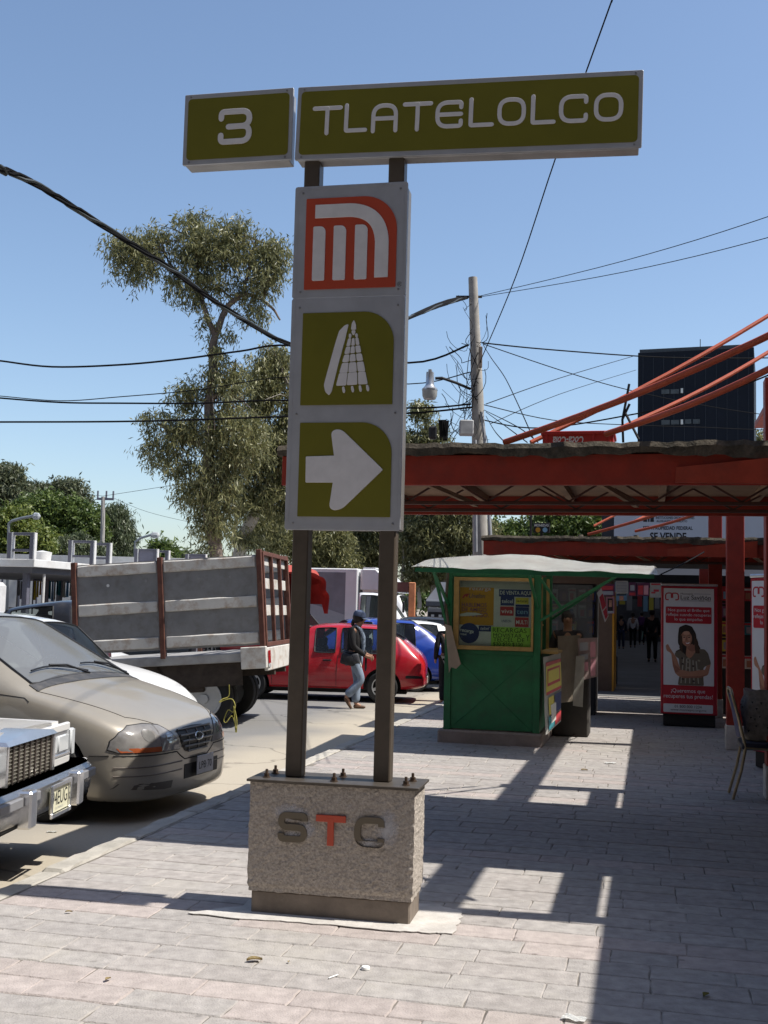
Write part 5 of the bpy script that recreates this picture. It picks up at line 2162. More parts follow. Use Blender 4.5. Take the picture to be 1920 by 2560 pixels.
BEETLE = [(0.00, .34, .42, .46, .34, .52, .02), (-.05, .28, .60, .56, .44, .66, .03), (-.22, .24, .72, .70, .52, .80, .05), (-.60, .22, .76, .82, .56, .92, .06), (-1.18, .22, .77, .92, .60, 1.0, .06),
          (-1.26, .22, .77, .93, .64, 1.02, .06), (-1.70, .22, .77, .95, .56, 1.40, .05), (-1.80, .22, .77, .95, .57, 1.43, .06), (-2.20, .22, .77, .95, .58, 1.47, .06), (-2.30, .22, .77, .95, .58, 1.47, .06),
          (-2.75, .22, .77, .95, .56, 1.42, .06), (-2.95, .22, .77, .95, .54, 1.36, .06), (-3.40, .24, .76, .90, .50, 1.12, .05), (-3.80, .28, .72, .74, .44, .82, .04), (-4.02, .34, .55, .52, .36, .58, .02)]
small_car('beetle_car', 'white rounded beetle car half hidden between the minivan and the stake truck', 'car', Vector((-2.13, 12.15, ROAD)), R(-20), WHC, BEETLE, 1.0, 1.0, mirrors=False, lamps=False)
small_car('hatchback', 'dark car whose roof shows behind the blue car, before the box truck', 'car', Vector((-2.35 + 1.2, 29.0, ROAD)), R(180), paint('dark_car_paint', (0.015, 0.016, 0.02), .25, dirt=.1), HATCH, 1.0, 1.08)
small_car('saloon_car', 'white car behind the blue car, beside the kiosk corner', 'car', Vector((2.95, 27.0, ROAD)), R(-165 + 180), WHC, SEDAN, .95, 1.0)
small_car('saloon_car', 'white car roof at the left edge under the grey shelter', 'car', Vector((-4.3, 19.6, ROAD)), R(-10), WHC, SEDAN, 1.0, 1.02)

# ------------------------------------------------------------------ stake truck
TW = M('truck_white', (0.60, 0.585, 0.55), .55, var=.12, scale=4, dirt=.85, dirtcol=(0.33, 0.22, 0.14), dscale=6)
TG = M('truck_grey_sheet', (0.245, 0.245, 0.245), .6, var=.16, scale=3, dirt=.5, dirtcol=(0.14, 0.115, 0.095), dscale=7, bump=.25, bscale=6)
TB = M('truck_rust_brown', (0.11, 0.042, 0.03), .7, var=.25, scale=10, dirt=.5, dirtcol=(0.2, 0.10, 0.06), dscale=12)
TF = M('truck_floor_silver', (0.33, 0.33, 0.33), .5, var=.15, dirt=.5, dirtcol=(0.2, 0.17, 0.14), dscale=4)
TH = R(180 - 5.5)
TT = 4.6
tr_o = Vector((-1.40, 16.60, ROAD))
rotm = Matrix.Rotation(TH, 4, 'Z') @ Matrix.Rotation(R(TT), 4, 'Y')
trk = empty('stake_truck', 'stake truck with grey sheet sides, white rails and rusty posts, seen from the rear side', 'truck', tr_o, rot=rotm.to_euler())
BL = 2.72
z0, z1 = 1.14, 2.43
for yy in (1.0, -1.0):
    MB().b(0.03, BL - .03, yy - .012, yy + .012, z0 + .02, z1 - .02).build('side_sheet', TG, trk)
    for i, x in enumerate((0.035, BL * .53, BL - .035)):
        m = MB().b(x - .035, x + .035, yy - .05, yy + .05, z0 - .10 if i == 1 else z0, z1 + (.05 if i == 0 else .02), .005)
        m.build('stake_post', TB, trk)
    for xa, xb2 in ((.085, BL * .53 - .05), (BL * .53 + .05, BL - .085)):
        for za in (z0 + .05, z0 + .55, z1 - .19):
            m = MB().b(xa, xb2, yy - .036, yy + .036, za, za + .155, .012)
            bmesh.ops.subdivide_edges(m.bm, edges=[e for e in m.bm.edges if abs(e.verts[0].co.x - e.verts[1].co.x) > .5], cuts=6)
            for v in m.bm.verts:
                v.co.z += prnd.uniform(-.006, .006)
            m.build('side_rail', TW, trk)
for k, (x, z) in enumerate(((.45, 2.12), (.9, 2.13), (1.65, 2.14), (2.2, 2.10))):
    MB().lathe([(.022, 0), (.022, .004), (0, .006)], 10, Matrix.Translation((x, 1.013, z)) @ Matrix.Rotation(R(-90), 4, 'X')).build('rivet_washer', WHITE if k == 3 else STEELD, trk)
# tailgate of brown bars and white slats
for y in (-.95, -.32, .32, .95):
    MB().b(-.02, .03, y - .03, y + .03, z0 - .0, z1 + .02, .004).build('gate_bar', TB, trk)
for z in (z0 + .02, z1):
    MB().b(-.022, .032, -.92, .92, z - .03, z + .03, .004).build('gate_rail', TB, trk)
for z in (z0 + .42, z0 + .80, z1 - .16):
    MB().b(.034, .06, -.95, .95, z, z + .15, .005).build('gate_slat', TW, trk)
MB().b(0.0, BL, -1.03, 1.03, z0 - .20, z0 - .07, .012).build('bed_floor', TF, trk)
m = MB()
for sgn in (-1, 1):
    m.b(-.02, .34, sgn * 1.04 - .05, sgn * 1.04 + .04, z0 - .30, z0 + .0, .01)
m.b(-.03, .03, -1.0, 1.0, z0 - .34, z0 - .02, .01)
m.build('rear_sill', TW, trk)
for sgn in (-1, 1):
    MB().b(-.045, -.031, sgn * .94 - .06, sgn * .94 + .06, z0 - .24, z0 - .06, .006).build('tail_lamp', REDL, trk)
    MB().b(-.043, -.031, sgn * .94 - .06, sgn * .94 + .06, z0 - .29, z0 - .245, .004).build('reverse_lamp', LENS, trk)
CH = M('truck_chassis', (0.05, 0.038, 0.03), .85, var=.3, scale=8)
MB().b(.0, 4.0, -.45, -.36, .72, .92).build('chassis_rail', CH, trk)
MB().b(.0, 4.0, .36, .45, .72, .92).build('chassis_rail', CH, trk)
for x in (.2, .75, 1.3, 1.85, 2.4):
    MB().b(x - .04, x + .04, -.95, .95, .86, .942).build('cross_member', CH, trk)
MB().b(.9, 2.2, .60, .96, .55, .86, .02).build('side_tank', CH, trk)
MB().b(.35, 2.6, .955, .975, .62, .94).build('side_skirt', CH, trk)
for y, zz in ((.985, .9), (.985, .72)):
    MB().bar((1.55, y, .93), (1.25, y - .05, .48), .03, .02).build('skirt_stay', TW if zz > .8 else CH, trk)
AXZ = .40 - .9 * math.tan(R(TT)) * 0
for x in (.92,):
    for y in (.86, .62, -.86, -.62):
        wheel(trk, x, y, .40, .2, 0, RIMM, z=.455)
MB().tube([Vector((.92, -.8, .455)), Vector((.92, .8, .455))], .06, 10).build('axle', CH, trk)
# black cab
CAB = paint('truck_cab_black', (0.018, 0.019, 0.024), .3, dirt=.15)
cst = [(5.55, .55, .6, .78, .55, .85, .01), (5.48, .5, .8, .9, .72, 1.0, .02), (5.1, .48, .9, 1.08, .78, 1.14, .03), (4.45, .48, .93, 1.18, .80, 1.24, .03), (4.36, .48, .93, 1.19, .80, 1.26, .03), (3.85, .48, .94, 1.22, .66, 1.86, .03), (3.78, .48, .94, 1.22, .665, 1.89, .03),
       (3.12, .48, .94, 1.22, .68, 1.93, .03), (3.06, .48, .94, 1.22, .68, 1.93, .03), (2.86, .48, .94, 1.22, .68, 1.92, .03), (2.80, .48, .94, 1.22, .68, 1.85, .02)]
cb_, cbv = car(trk, cst, CAB, shields=(4,), sides=(6,), arches=(4.75,), wheel_r=.38)
for y in (-.86, .86):
    wheel(trk, 4.75, y, .38, .2, 6, z=.75)
MB().bar((3.55, -.45, 1.0), (3.35, -.45, 1.75), .4, .12).build('seat', INTER, trk)
MB().bar((3.55, .45, 1.0), (3.35, .45, 1.75), .4, .12).build('seat', INTER, trk)

# yellow rope hanging from the truck
YR = M('rope_yellow', (0.30, 0.27, 0.06), .8, var=.3, scale=40)
ro = empty('rope', 'tangled yellow rope hanging under the tail of the stake truck', 'rope', at(573, 1842, 15.2))
rpts = [(573, 1712), (572, 1740), (556, 1748), (548, 1756), (562, 1750), (580, 1748), (588, 1765), (582, 1780), (570, 1775), (560, 1800), (566, 1806), (578, 1790), (585, 1800), (592, 1832), (590, 1838), (586, 1790), (584, 1765), (592, 1800), (591, 1840)]
o0 = at(573, 1842, 15.2)
rp_ = [at(x, y, 15.2 + .03 * math.sin(i * 1.7)) - o0 for i, (x, y) in enumerate(rpts)]
sm_ = []
for i in range(len(rp_) - 1):
    p0, p1, p2, p3 = rp_[max(i - 1, 0)], rp_[i], rp_[i + 1], rp_[min(i + 2, len(rp_) - 1)]
    for k in range(4):
        t_ = k / 4
        sm_.append(.5 * ((2 * p1) + (p2 - p0) * t_ + (2 * p0 - 5 * p1 + 4 * p2 - p3) * t_ * t_ + (3 * p1 - p0 - 3 * p2 + p3) * t_ ** 3))
MB().tube(sm_, .007, 5).build('strand', YR, ro, True)

# ------------------------------------------------------------------ red pickup with a tarpaulin load, box truck, others behind
RP = paint('pickup_red', (0.40, 0.015, 0.025), .3, dirt=.2)
pk = empty('pickup_truck', 'old red pickup with a red tarpaulin over its load', 'pickup truck', Vector((-1.25, 28.6, ROAD)), R(-48))
pst = [(0, .5, .6, .75, .55, .84, .01), (-.05, .42, .80, .85, .70, .96, .02), (-.4, .40, .90, .98, .78, 1.06, .03), (-1.25, .40, .93, 1.06, .80, 1.14, .03), (-1.32, .40, .93, 1.07, .80, 1.16, .03), (-1.85, .40, .94, 1.10, .66, 1.62, .03), (-1.95, .40, .94, 1.10, .67, 1.65, .03),
       (-2.7, .40, .94, 1.10, .68, 1.67, .03), (-2.78, .40, .94, 1.10, .68, 1.66, .03), (-2.95, .40, .94, 1.10, .70, 1.3, .02), (-3.0, .40, .94, 1.08, .80, 1.12, .02), (-4.9, .40, .94, 1.08, .80, 1.12, .01), (-5.0, .45, .93, 1.0, .8, 1.1, .01)]
b_, pbv = car(pk, pst, RP, shields=(4,), sides=(6,), arches=(-.95, -4.0), wheel_r=.36)
for x in (-.95, -4.0):
    for y in (-.84, .84):
        wheel(pk, x, y, .36, .2, 5)
TARP = M('tarpaulin_red', (0.40, 0.06, 0.045), .7, var=.15, scale=4)


def tarp(u, v):
    a = v * math.pi
    x = lerp(-1.35, -4.7, u)
    fold = .05 * math.sin(v * 34 + u * 9) * (abs(math.cos(a)) ** 2) + .03 * math.sin(u * 25)
    y = math.copysign(abs(math.cos(a)) ** .5, math.cos(a)) * (.96 + fold)
    z = 1.76 + 1.08 * (math.sin(a) ** .55) * (1 - .10 * math.sin(u * 7)) - .25 * (u < .08) + .05 * math.sin(v * 30) * (abs(math.cos(a)))
    return Vector((x, y, z))


m = MB().grid(tarp, 30, 48)
m.build('tarpaulin', TARP, pk, True, 60)
MB().b(-4.6, -2.9, -.90, .90, 1.13, 2.5, .02).build('load', M('pickup_load', (0.25, 0.05, 0.035), .8), pk)
for z in (1.25, 1.5):
    for sgn in (-1, 1):
        MB().b(-4.9, -2.9, sgn * .97 - .015, sgn * .97 + .015, z, z + .1).build('rail', TARP, pk)

BT = M('box_truck_white', (0.72, 0.73, 0.74), .35, var=.05, dirt=.2, coat=.3)
BG = M('box_truck_side', (0.20, 0.21, 0.235), .4, var=.2, scale=1.5)
bt = empty('box_truck', 'white box truck with a grey picture on its side, behind the red pickup', 'truck', Vector((1.15, 37.0, ROAD)), R(-14))
MB().b(-5.6, -1.75, -1.05, 1.05, .95, 2.95, .03).build('box', BT, bt)
sp_ = plate(bt, 'side_picture', BG, rrect(-5.5, -2.15, 1.1, 2.82), -1.053, .004)
plate(sp_, 'printed_road', GREYP, [(-5.5, 1.1), (-2.15, 1.1), (-2.15, 1.45), (-4.0, 2.0), (-5.5, 2.1)], -.005, .002)
plate(sp_, 'printed_lorry', PAPER, [(-4.4, 1.75), (-3.6, 1.65), (-3.3, 1.75), (-3.25, 2.2), (-3.5, 2.35), (-3.7, 2.35), (-3.7, 2.5), (-4.4, 2.4)], -.008, .002)
plate(sp_, 'printed_cab_window', NAVY, [(-3.65, 2.0), (-3.4, 2.0), (-3.4, 2.25), (-3.65, 2.28)], -.011, .002)
tst = [(0, .45, .75, .9, .72, 1.0, .01), (-.05, .42, .95, 1.1, .85, 1.3, .02), (-.10, .42, .98, 1.12, .86, 1.36, .02), (-.42, .42, 1.0, 1.2, .80, 2.10, .03), (-.50, .42, 1.0, 1.2, .81, 2.14, .03), (-1.35, .42, 1.0, 1.2, .82, 2.17, .03), (-1.42, .42, 1.0, 1.2, .82, 2.17, .03), (-1.68, .42, 1.0, 1.2, .82, 2.15, .02), (-1.7, .45, 1.0, 1.2, .82, 2.1, .02)]
car(bt, tst, BT, shields=(2,), sides=(4,), lvl=1)
m = MB()
m.hexa([(-1.7, -.95, 2.2), (-.35, -.95, 2.2), (-.35, .95, 2.2), (-1.7, .95, 2.2), (-1.7, -.95, 3.0), (-1.15, -.92, 3.0), (-1.15, .92, 3.0), (-1.7, .95, 3.0)])
bmesh.ops.bevel(m.bm, geom=m.bm.edges[:], offset=.08, segments=3, affect='EDGES')
m.build('wind_deflector', BT, bt, True, 40)
for x in (-.75, -4.5):
    for y in (-.9, .9):
        wheel(bt, x, y, .4, .22, 0)
MB().b(-5.5, -.3, -.5, .5, .55, .94).build('chassis', UNDER, bt)
MB().box((-.18, -1.16, 1.75), (.06, .12, .36), .02).build('mirror', BLACK, bt)

OR = M('lorry_orange', (0.60, 0.16, 0.045), .45, var=.12, dirt=.3)
ot = empty('lorry', 'white and orange lorry with an orange slotted bonnet, behind the kiosk side', 'truck', Vector((1.95, 33.0, ROAD)), R(-4))
ost = [(-1.2, .55, .85, 1.15, .8, 1.3, .02), (-1.28, .55, .95, 1.2, .85, 1.4, .02), (-1.75, .55, .98, 1.25, .78, 2.05, .03), (-1.85, .55, .98, 1.25, .78, 2.1, .03), (-2.5, .55, .98, 1.25, .8, 2.12, .03), (-2.6, .55, .98, 1.25, .8, 2.1, .03)]
car(ot, ost, BT, shields=(1,), sides=(3,), lvl=1)
m = MB()
m.hexa([(-1.2, -.86, .6), (-.6, -.80, .6), (-.6, .80, .6), (-1.2, .86, .6), (-1.2, -.84, 1.32), (-.63, -.74, 1.2), (-.63, .74, 1.2), (-1.2, .84, 1.32)])
bmesh.ops.bevel(m.bm, geom=m.bm.edges[:], offset=.05, segments=2, affect='EDGES')
bo_ = m.build('bonnet', OR, ot, True, 40)
for k in range(6):
    MB().b(-1.12, -.92, -.90, -.845, .72 + k * .075, .75 + k * .075).build('vent_slot', BLACK, bo_)
MB().b(-1.22, -1.02, 1.1, 1.4, .6, 2.5, .02).build('headboard', M('lorry_headboard', (0.55, 0.22, 0.10), .6, var=.2), ot)
MB().b(-6.5, -2.92, -1.05, 1.05, .95, 1.1).build('bed', OR, ot)
MB().b(-1.62, -1.23, 1.1, 1.4, 2.2, 2.5).build('bed_cover', M('lorry_brown', (0.10, 0.035, 0.03), .7), ot)
for x in (-1.0, -5.2):
    for y in (-.85, .85):
        wheel(ot, x, y, .42, .24, 0)

gt = empty('tow_truck', 'grey truck with square tail lamps and a white peaked cover, beside the kiosk post', 'truck', Vector((2.12, 30.0, ROAD)), R(-3))
GT = M('grey_truck', (0.20, 0.205, 0.215), .5, var=.12)
MB().b(-.9, .9, 0, 3.6, .55, 1.75, .02).build('tail_body', GT, gt)
MB().b(-1.75, -.9, .1, 3.6, .55, 1.1, .02).build('side_body', GT, gt)
MB().b(-.95, .95, .0, 3.6, 1.77, 1.93, .02).build('upper_body', M('grey_truck_dark', (0.09, 0.10, 0.12), .5), gt)
m = MB().prism([(-.95, .05, 1.932), (.95, .05, 1.932), (.45, .05, 2.43), (-.58, .05, 2.43)], (0, 3.4, 0))
m.build('peaked_cover', BT, gt)
for x in (-.55, .35):
    for z in (1.18, 1.52):
        lb_ = MB().b(x - .32, x + .22, -.02, .0, z - .11, z + .11).build('lamp_box', BLACK, gt)
        for q in (-.2, 0, .15):
            MB().b(x + q - .05, x + q + .03, -.035, -.021, z - .06, z + .04).build('tail_lamp', LENS, lb_)
for x in (-.75, .75):
    o = MB().lathe([(0, -.1), (.4, -.1), (.4, .1), (0, .1)], 20, Matrix.Translation((x, .8, .4)) @ Matrix.Rotation(R(90), 4, 'Y')).build('wheel', RUBBER, gt)
# ================================================================== BACKDROP: sale wall, tower, market, far buildings
th = street('sale_wall', 'pale wall lettered ESTA PROPIEDAD FEDERAL SE VENDE above the farther canopy', 'wall', 0, 40, 0)
wl0, wl1 = onT(1535, 1310, 40)[0], 12.0
MB().b(wl0, wl1, 0, .3, 2.74, 6.4, .01).build('wall_panel', M('sale_wall_paint', (0.46, 0.48, 0.52), .8, var=.06, scale=1), th)
MB().b(wl0 - .42, wl0 - .003, .02, .3, 0.0, 6.3).build('dark_end', M('dark_wall_end', (0.03, 0.03, 0.035), .8), th)
MB().b(wl1 - .6, wl1, .02, .28, 0, 2.738).build('wall_foot', M('wall_foot', (0.2, 0.2, 0.2), .8), th)


def wall_text(body, x0, x1, y0, y1, bold=.02):
    a, c = onT(x0, y0, 40), onT(x1, y1, 40)
    text(th, body, (a[0] + c[0]) / 2, (a[2] + c[2]) / 2, -.004, c[0] - a[0], INK, height=abs(a[2] - c[2]), bold=bold)


wall_text('INSTITUCIONES ORGANIZACIONES', 1640, 1736, 1291, 1298)
wall_text('AUXILIARES DE CREDITO', 1641, 1718, 1300, 1306)
wall_text('ESTA PROPIEDAD FEDERAL', 1608, 1732, 1315, 1325, .03)
wall_text('SE VENDE', 1625, 1716, 1331, 1352, .03)
a, c = onT(1609, 1281, 40), onT(1634, 1304, 40)
cx_, cz_ = (a[0] + c[0]) / 2, (a[2] + c[2]) / 2
for k, (u0, u1, v0, v1) in enumerate(((-.18, -.05, -.17, .0), (-.18, -.05, .04, .17), (-.02, .03, -.17, .17), (.06, .18, .06, .17), (.06, .18, -.17, .02), (-.18, .18, .19, .22))):
    MB().b(cx_ + u0, cx_ + u1, -.006, -.002, cz_ + v0, cz_ + v1).build('stencil_emblem', INK, th)

tl_, tr_ = at(1595, 882, 80), at(1885, 877, 80)
TWM = M('tower_black', (0.010, 0.012, 0.018), .6, var=.15, scale=.4, spec=.15)
tr_ = at(1885, 877, 77.4)
_d = tr_ - tl_
twy = math.atan2(_d.y, _d.x)
hw_ = math.hypot(_d.x, _d.y) / 2
_n = Vector((-math.sin(twy), math.cos(twy), 0))
_m = (tl_ + tr_) / 2 + _n * 6
tw = empty('tower_block', 'black windowless tower block behind the canopy, with two slit windows', 'building', Vector((_m.x, _m.y, 0)), twy)
MB().b(-hw_, hw_, -6, 6, -.2, tl_.z, .02).build('tower_wall', TWM, tw)
MB().b(-hw_ + .1, hw_ - .1, -5.9, 5.9, tl_.z, tl_.z + .25).build('roof_kerb', M('tower_kerb', (0.05, 0.055, 0.06), .7), tw)
for k in range(11):
    x = -hw_ + hw_ * 2 * (k + .5) / 11
    MB().b(x - .02, x + .02, -6.03, -6.0, 0.2, tl_.z - .3).build('facade_rib', M('tower_rib', (0.018, 0.021, 0.028), .5), tw)
WGL = M('tower_window', (0.06, 0.063, 0.062), .25, var=.4, scale=1.5)
for (x0, x1, y) in ((1652, 1675, 977), (1676, 1700, 978), (1702, 1710, 977), (1712, 1754, 979), (1652, 1676, 1054), (1677, 1700, 1055), (1702, 1710, 1055), (1713, 1731, 1055), (1733, 1753, 1056)):
    p, q = at(x0, y - 6, 79), at(x1, y + 6, 79)
    _e = Vector((math.cos(twy), math.sin(twy), 0))
    _o = tl_.lerp(tr_, .5)
    f = MB().b((p - _o).dot(_e), (q - _o).dot(_e) - .06, -6.06, -6.0, q.z, p.z).build('window', WGL if x0 not in (1702, 1712) else (PAPER if x0 == 1702 else TWM), tw)
MB().tube([Vector((0.3, -5, tl_.z)), Vector((.3, -5, tl_.z + 1.0))], .03, 6).build('aerial', BLACK, tw)

# covered market at the end of the pavement
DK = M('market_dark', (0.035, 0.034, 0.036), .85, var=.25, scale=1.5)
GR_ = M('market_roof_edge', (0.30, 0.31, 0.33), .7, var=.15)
mk = street('market_hall', 'dark covered market hall at the end of the pavement', 'building', 0, 23, 0)
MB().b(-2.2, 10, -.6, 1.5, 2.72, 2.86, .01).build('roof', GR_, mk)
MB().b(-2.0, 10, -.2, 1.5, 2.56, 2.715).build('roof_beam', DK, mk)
AWN = leafmat('light_awning_cloth', (0.26, 0.27, 0.30), (0.28, 0.29, 0.32), .8, .7)
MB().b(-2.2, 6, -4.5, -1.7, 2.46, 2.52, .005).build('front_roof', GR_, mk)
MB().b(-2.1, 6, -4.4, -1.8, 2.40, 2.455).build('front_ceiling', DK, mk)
MB().b(-3.4, 3.2, 1.52, 45, 2.72, 2.73).build('light_awning', AWN, mk)  # translucent sheet added so that soft light reaches the passage below
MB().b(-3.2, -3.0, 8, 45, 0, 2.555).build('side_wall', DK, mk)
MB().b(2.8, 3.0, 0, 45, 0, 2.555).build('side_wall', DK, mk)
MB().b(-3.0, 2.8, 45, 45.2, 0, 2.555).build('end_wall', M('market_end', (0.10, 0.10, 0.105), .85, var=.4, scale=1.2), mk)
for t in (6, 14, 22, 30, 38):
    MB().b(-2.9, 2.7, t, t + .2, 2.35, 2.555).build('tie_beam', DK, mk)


def rack(name, label, cat, l0, l1, t, z0, z1, cols, rows, seed, back, dep=.9, group=None, gap=.12):
    th = street(name, label, cat, (l0 + l1) / 2, t, 0, group)
    w = l1 - l0
    MB().b(-w / 2, w / 2, .03, dep, 0, z1 + .05, .01).build('cabinet', back, th)
    rnd = random.Random(seed)
    pal = [PAPER, GREYP, REDB, PINKP, NAVY, TEAL, YEL, PURP, SKYB]
    cw_, ch_ = w / cols, (z1 - z0) / rows
    for i in range(cols):
        for j in range(rows):
            if rnd.random() < .07:
                continue
            a = -w / 2 + i * cw_ + cw_ * gap * rnd.uniform(.3, 1)
            c = a + cw_ * rnd.uniform(.74, .88)
            b_ = z0 + j * ch_ + ch_ * .1
            d_ = b_ + ch_ * rnd.uniform(.74, .86)
            m1_ = rnd.choice(pal)
            y = rnd.uniform(-.012, .0)
            mg = MB().box(((a + c) / 2, .012 + y, (b_ + d_) / 2), (c - a, .008, d_ - b_), 0, Euler((R(rnd.uniform(-3, 3)), R(rnd.uniform(-3, 3)), 0))).build('magazine', m1_, th)
            m2_ = rnd.choice([q for q in pal if q is not m1_])
            u = rnd.uniform(.1, .35)
            MB().b(lerp(a, c, u), lerp(a, c, u + .5), .0 + y, .006 + y, lerp(b_, d_, .12), lerp(b_, d_, .62)).build('cover_picture', m2_ if rnd.random() < .6 else SKIN, mg)
            MB().b(lerp(a, c, .08), lerp(a, c, .9), .0 + y, .006 + y, lerp(b_, d_, .78), lerp(b_, d_, .93)).build('cover_title', rnd.choice([REDB, WHITE, INK]), mg)
    return th


lA, lB = onT(1400, 1500, 17.6)[0], onT(1490, 1500, 17.6)[0]
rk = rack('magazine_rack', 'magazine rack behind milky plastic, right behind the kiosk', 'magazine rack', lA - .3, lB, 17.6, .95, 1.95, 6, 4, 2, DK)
MB().b((lA - lB) / 2 - .1, (lB - lA) / 2 + .1, -.03, -.025, .9, 1.98).build('plastic_sheet', glass('plastic_film', (0.30, 0.30, 0.32), .35, .2), rk)
lA, lB = onT(1800, 1500, 18.9)[0], onT(1925, 1500, 18.9)[0]
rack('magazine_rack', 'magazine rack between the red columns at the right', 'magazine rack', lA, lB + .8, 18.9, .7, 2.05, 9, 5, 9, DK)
lA, lB = onT(1490, 1600, 23.2)[0], onT(1535, 1600, 23.2)[0]
th = street('market_stall', 'brown market stall with an orange edge at the left of the passage', 'stall', (lA + lB) / 2, 23.2, 0)
MB().b(-2.0, (lB - lA) / 2 - .04, 0, 1.6, 0, 2.4).build('stall_body', M('stall_brown', (0.14, 0.095, 0.065), .8, var=.15), th)
MB().b((lB - lA) / 2 - .037, (lB - lA) / 2, -.02, 1.6, 0, 2.0).build('orange_post', ORANGE, th)
for k, (x0, x1, y0, y1, lab, mt, bl) in enumerate((
        (1497, 1537, 1460, 1490, 'small red and grey poster above the brown stall', PURP, [(.1, .9, .15, .5, REDB), (.1, .9, .6, .9, GREYP)]),
        (1539, 1570, 1452, 1484, 'white calendar sheet with rows of dates above the passage', PAPER, [(.1, .9, .1 + .12 * i, .15 + .12 * i, GREYP) for i in range(7)]),
        (1540, 1567, 1485, 1502, 'pale poster of a boxer under the calendar', SKYB, [(.05, .95, .05, .2, INK), (.3, .7, .3, .95, SKIN)]),
        (1515, 1536, 1492, 1534, 'poster of a long haired singer beside the calendar', PINKP, [(.2, .8, .1, .9, HAIR), (.35, .7, .2, .6, SKIN), (.1, .9, .85, .97, GREYP)]),
        (1572, 1590, 1456, 1490, 'dark poster with a pale round face', PURP, [(.2, .8, .2, .6, GREYP), (.1, .9, .75, .95, REDB)]),
        (1592, 1624, 1457, 1490, 'reddish poster of two figures', PURP, [(.1, .5, .2, .9, REDB), (.55, .9, .2, .9, PINKP)]),
        (1625, 1655, 1457, 1494, 'white poster with a red high-heeled shoe', PAPER, [(.1, .9, .05, .15, REDB), (.3, .75, .45, .6, REDB), (.1, .45, .62, .72, REDB)]))):
    q = (W(x0, y0, 22.9), W(x1, y0, 22.9), W(x1, y1, 22.9), W(x0, y1, 22.9))
    hung('hanging_print', lab, 'poster', q, mt, bl, 'prints hung over the market passage')

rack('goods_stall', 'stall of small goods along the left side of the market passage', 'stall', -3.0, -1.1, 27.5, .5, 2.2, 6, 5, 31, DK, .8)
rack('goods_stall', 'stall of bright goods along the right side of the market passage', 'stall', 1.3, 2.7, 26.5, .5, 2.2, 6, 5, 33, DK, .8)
for k_, (l_, t_, lab_) in enumerate(((-1.0, 30, 'bundle of goods hanging high on the left of the passage'), (.9, 33, 'bundle of goods hanging high on the right of the passage'), (0.1, 37, 'bundle of goods hanging high at the back of the passage'))):
    th = street('hanging_goods', lab_, 'goods', l_, t_, 1.9)
    for q_ in range(6):
        MB().b(-.5 + q_ * .18, -.36 + q_ * .18, 0, .04, -.1 - .05 * ((q_ * 7) % 4), .5).build('bag', [PINKP, PAPER, REDB, SKYB, YEL, GREYP][(q_ + k_) % 6], th)
    MB().b(-.55, .6, .0, .03, .5, .53).build('rod', BLACK, th)

# trolley, stool and buckets in the passage mouth
p0 = G(1522, 1712)
th = empty('luggage_trolley', 'black folded trolley with a bag in front of the market passage', 'trolley', p0, -ANG)
for x in (-.02, .17):
    MB().tube([Vector((x, .05, .02)), Vector((x, .0, .5)), Vector((x, -.02, .62))], .012, 6).build('rail', BLACK, th)
MB().tube([Vector((-.02, -.02, .62)), Vector((.17, -.02, .62))], .014, 6).build('handle', M('trolley_grip', (0.10, 0.12, 0.14), .4), th)
MB().box((-.05, .1, .27), (.30, .22, .40), .03).build('bag', BLACK, th, True, 40)
MB().box((-.05, .0, .48), (.32, .26, .03), .01).build('shelf', M('trolley_shelf', (0.14, 0.16, 0.18), .35), th)
p0 = G(1502, 1722)
th = empty('bucket', 'dark plastic bucket standing left of the trolley', 'bucket', p0, 0)
MB().lathe([(0, 0), (.10, 0), (.135, .34), (.145, .345), (.145, .36), (.12, .36), (.09, .03), (0, .03)], 18).build('pail', M('bucket_plastic', (0.05, 0.055, 0.065), .4), th, True, 40)
MB().tube([Vector((.14 * math.cos(a), 0, .35 + .05 * math.sin(a))) for a in np.linspace(0, math.pi, 9)], .005, 5).build('handle', STEELD, th)

# coin sign on the farther canopy
p = onT(1354, 1332, 16.0)
th = street('coin_sign', 'small MONEDAS sign standing on the edge of the farther canopy', 'sign', p[0], 16.0, p[2] - .03)
MB().b(-.115, .115, -.02, .02, .03, .17, .004).build('sign_box', INK, th)
MB().b(-.02, .02, -.01, .01, -.02, .04).build('foot', BLACK, th)
text(th, 'MONEDAS', 0, .135, -.022, .20, WHITE, height=.035, bold=.02)
for k, mt in enumerate((ORANGE, SKYB)):
    plate(th, 'printed_coin', mt, circ(-.05 + k * .1, .07, .035, 16), -.0205, .001)
th = street('roof_pole', 'thin black pole standing behind the farther canopy', 'pole', onT(1327, 1320, 17.5)[0], 17.5, 2.62)
MB().tube([Vector((0, 0, 0)), Vector((0, 0, .6))], .02, 6).build('rod', BLACK, th)
p = onT(1556, 1105, 9.0)
th = street('roof_bracket', 'black raked bracket on the nearer canopy, right of the crate', 'bracket', p[0], 9.0, 2.622)
a = onT(1556, 1105, 9.0)
for pts_ in (((1558, 1106), (1556, 1050), (1573, 960)), ((1556, 1048), (1574, 1010)), ((1562, 1030), (1597, 1098))):
    P_ = [Vector((q[0] - p[0], 0, max(q[2] - 2.622, 0))) for q in (onT(x, y, 9.0) for x, y in pts_)]
    MB().tube(P_, .011, 6).build('arm', BLACK, th)

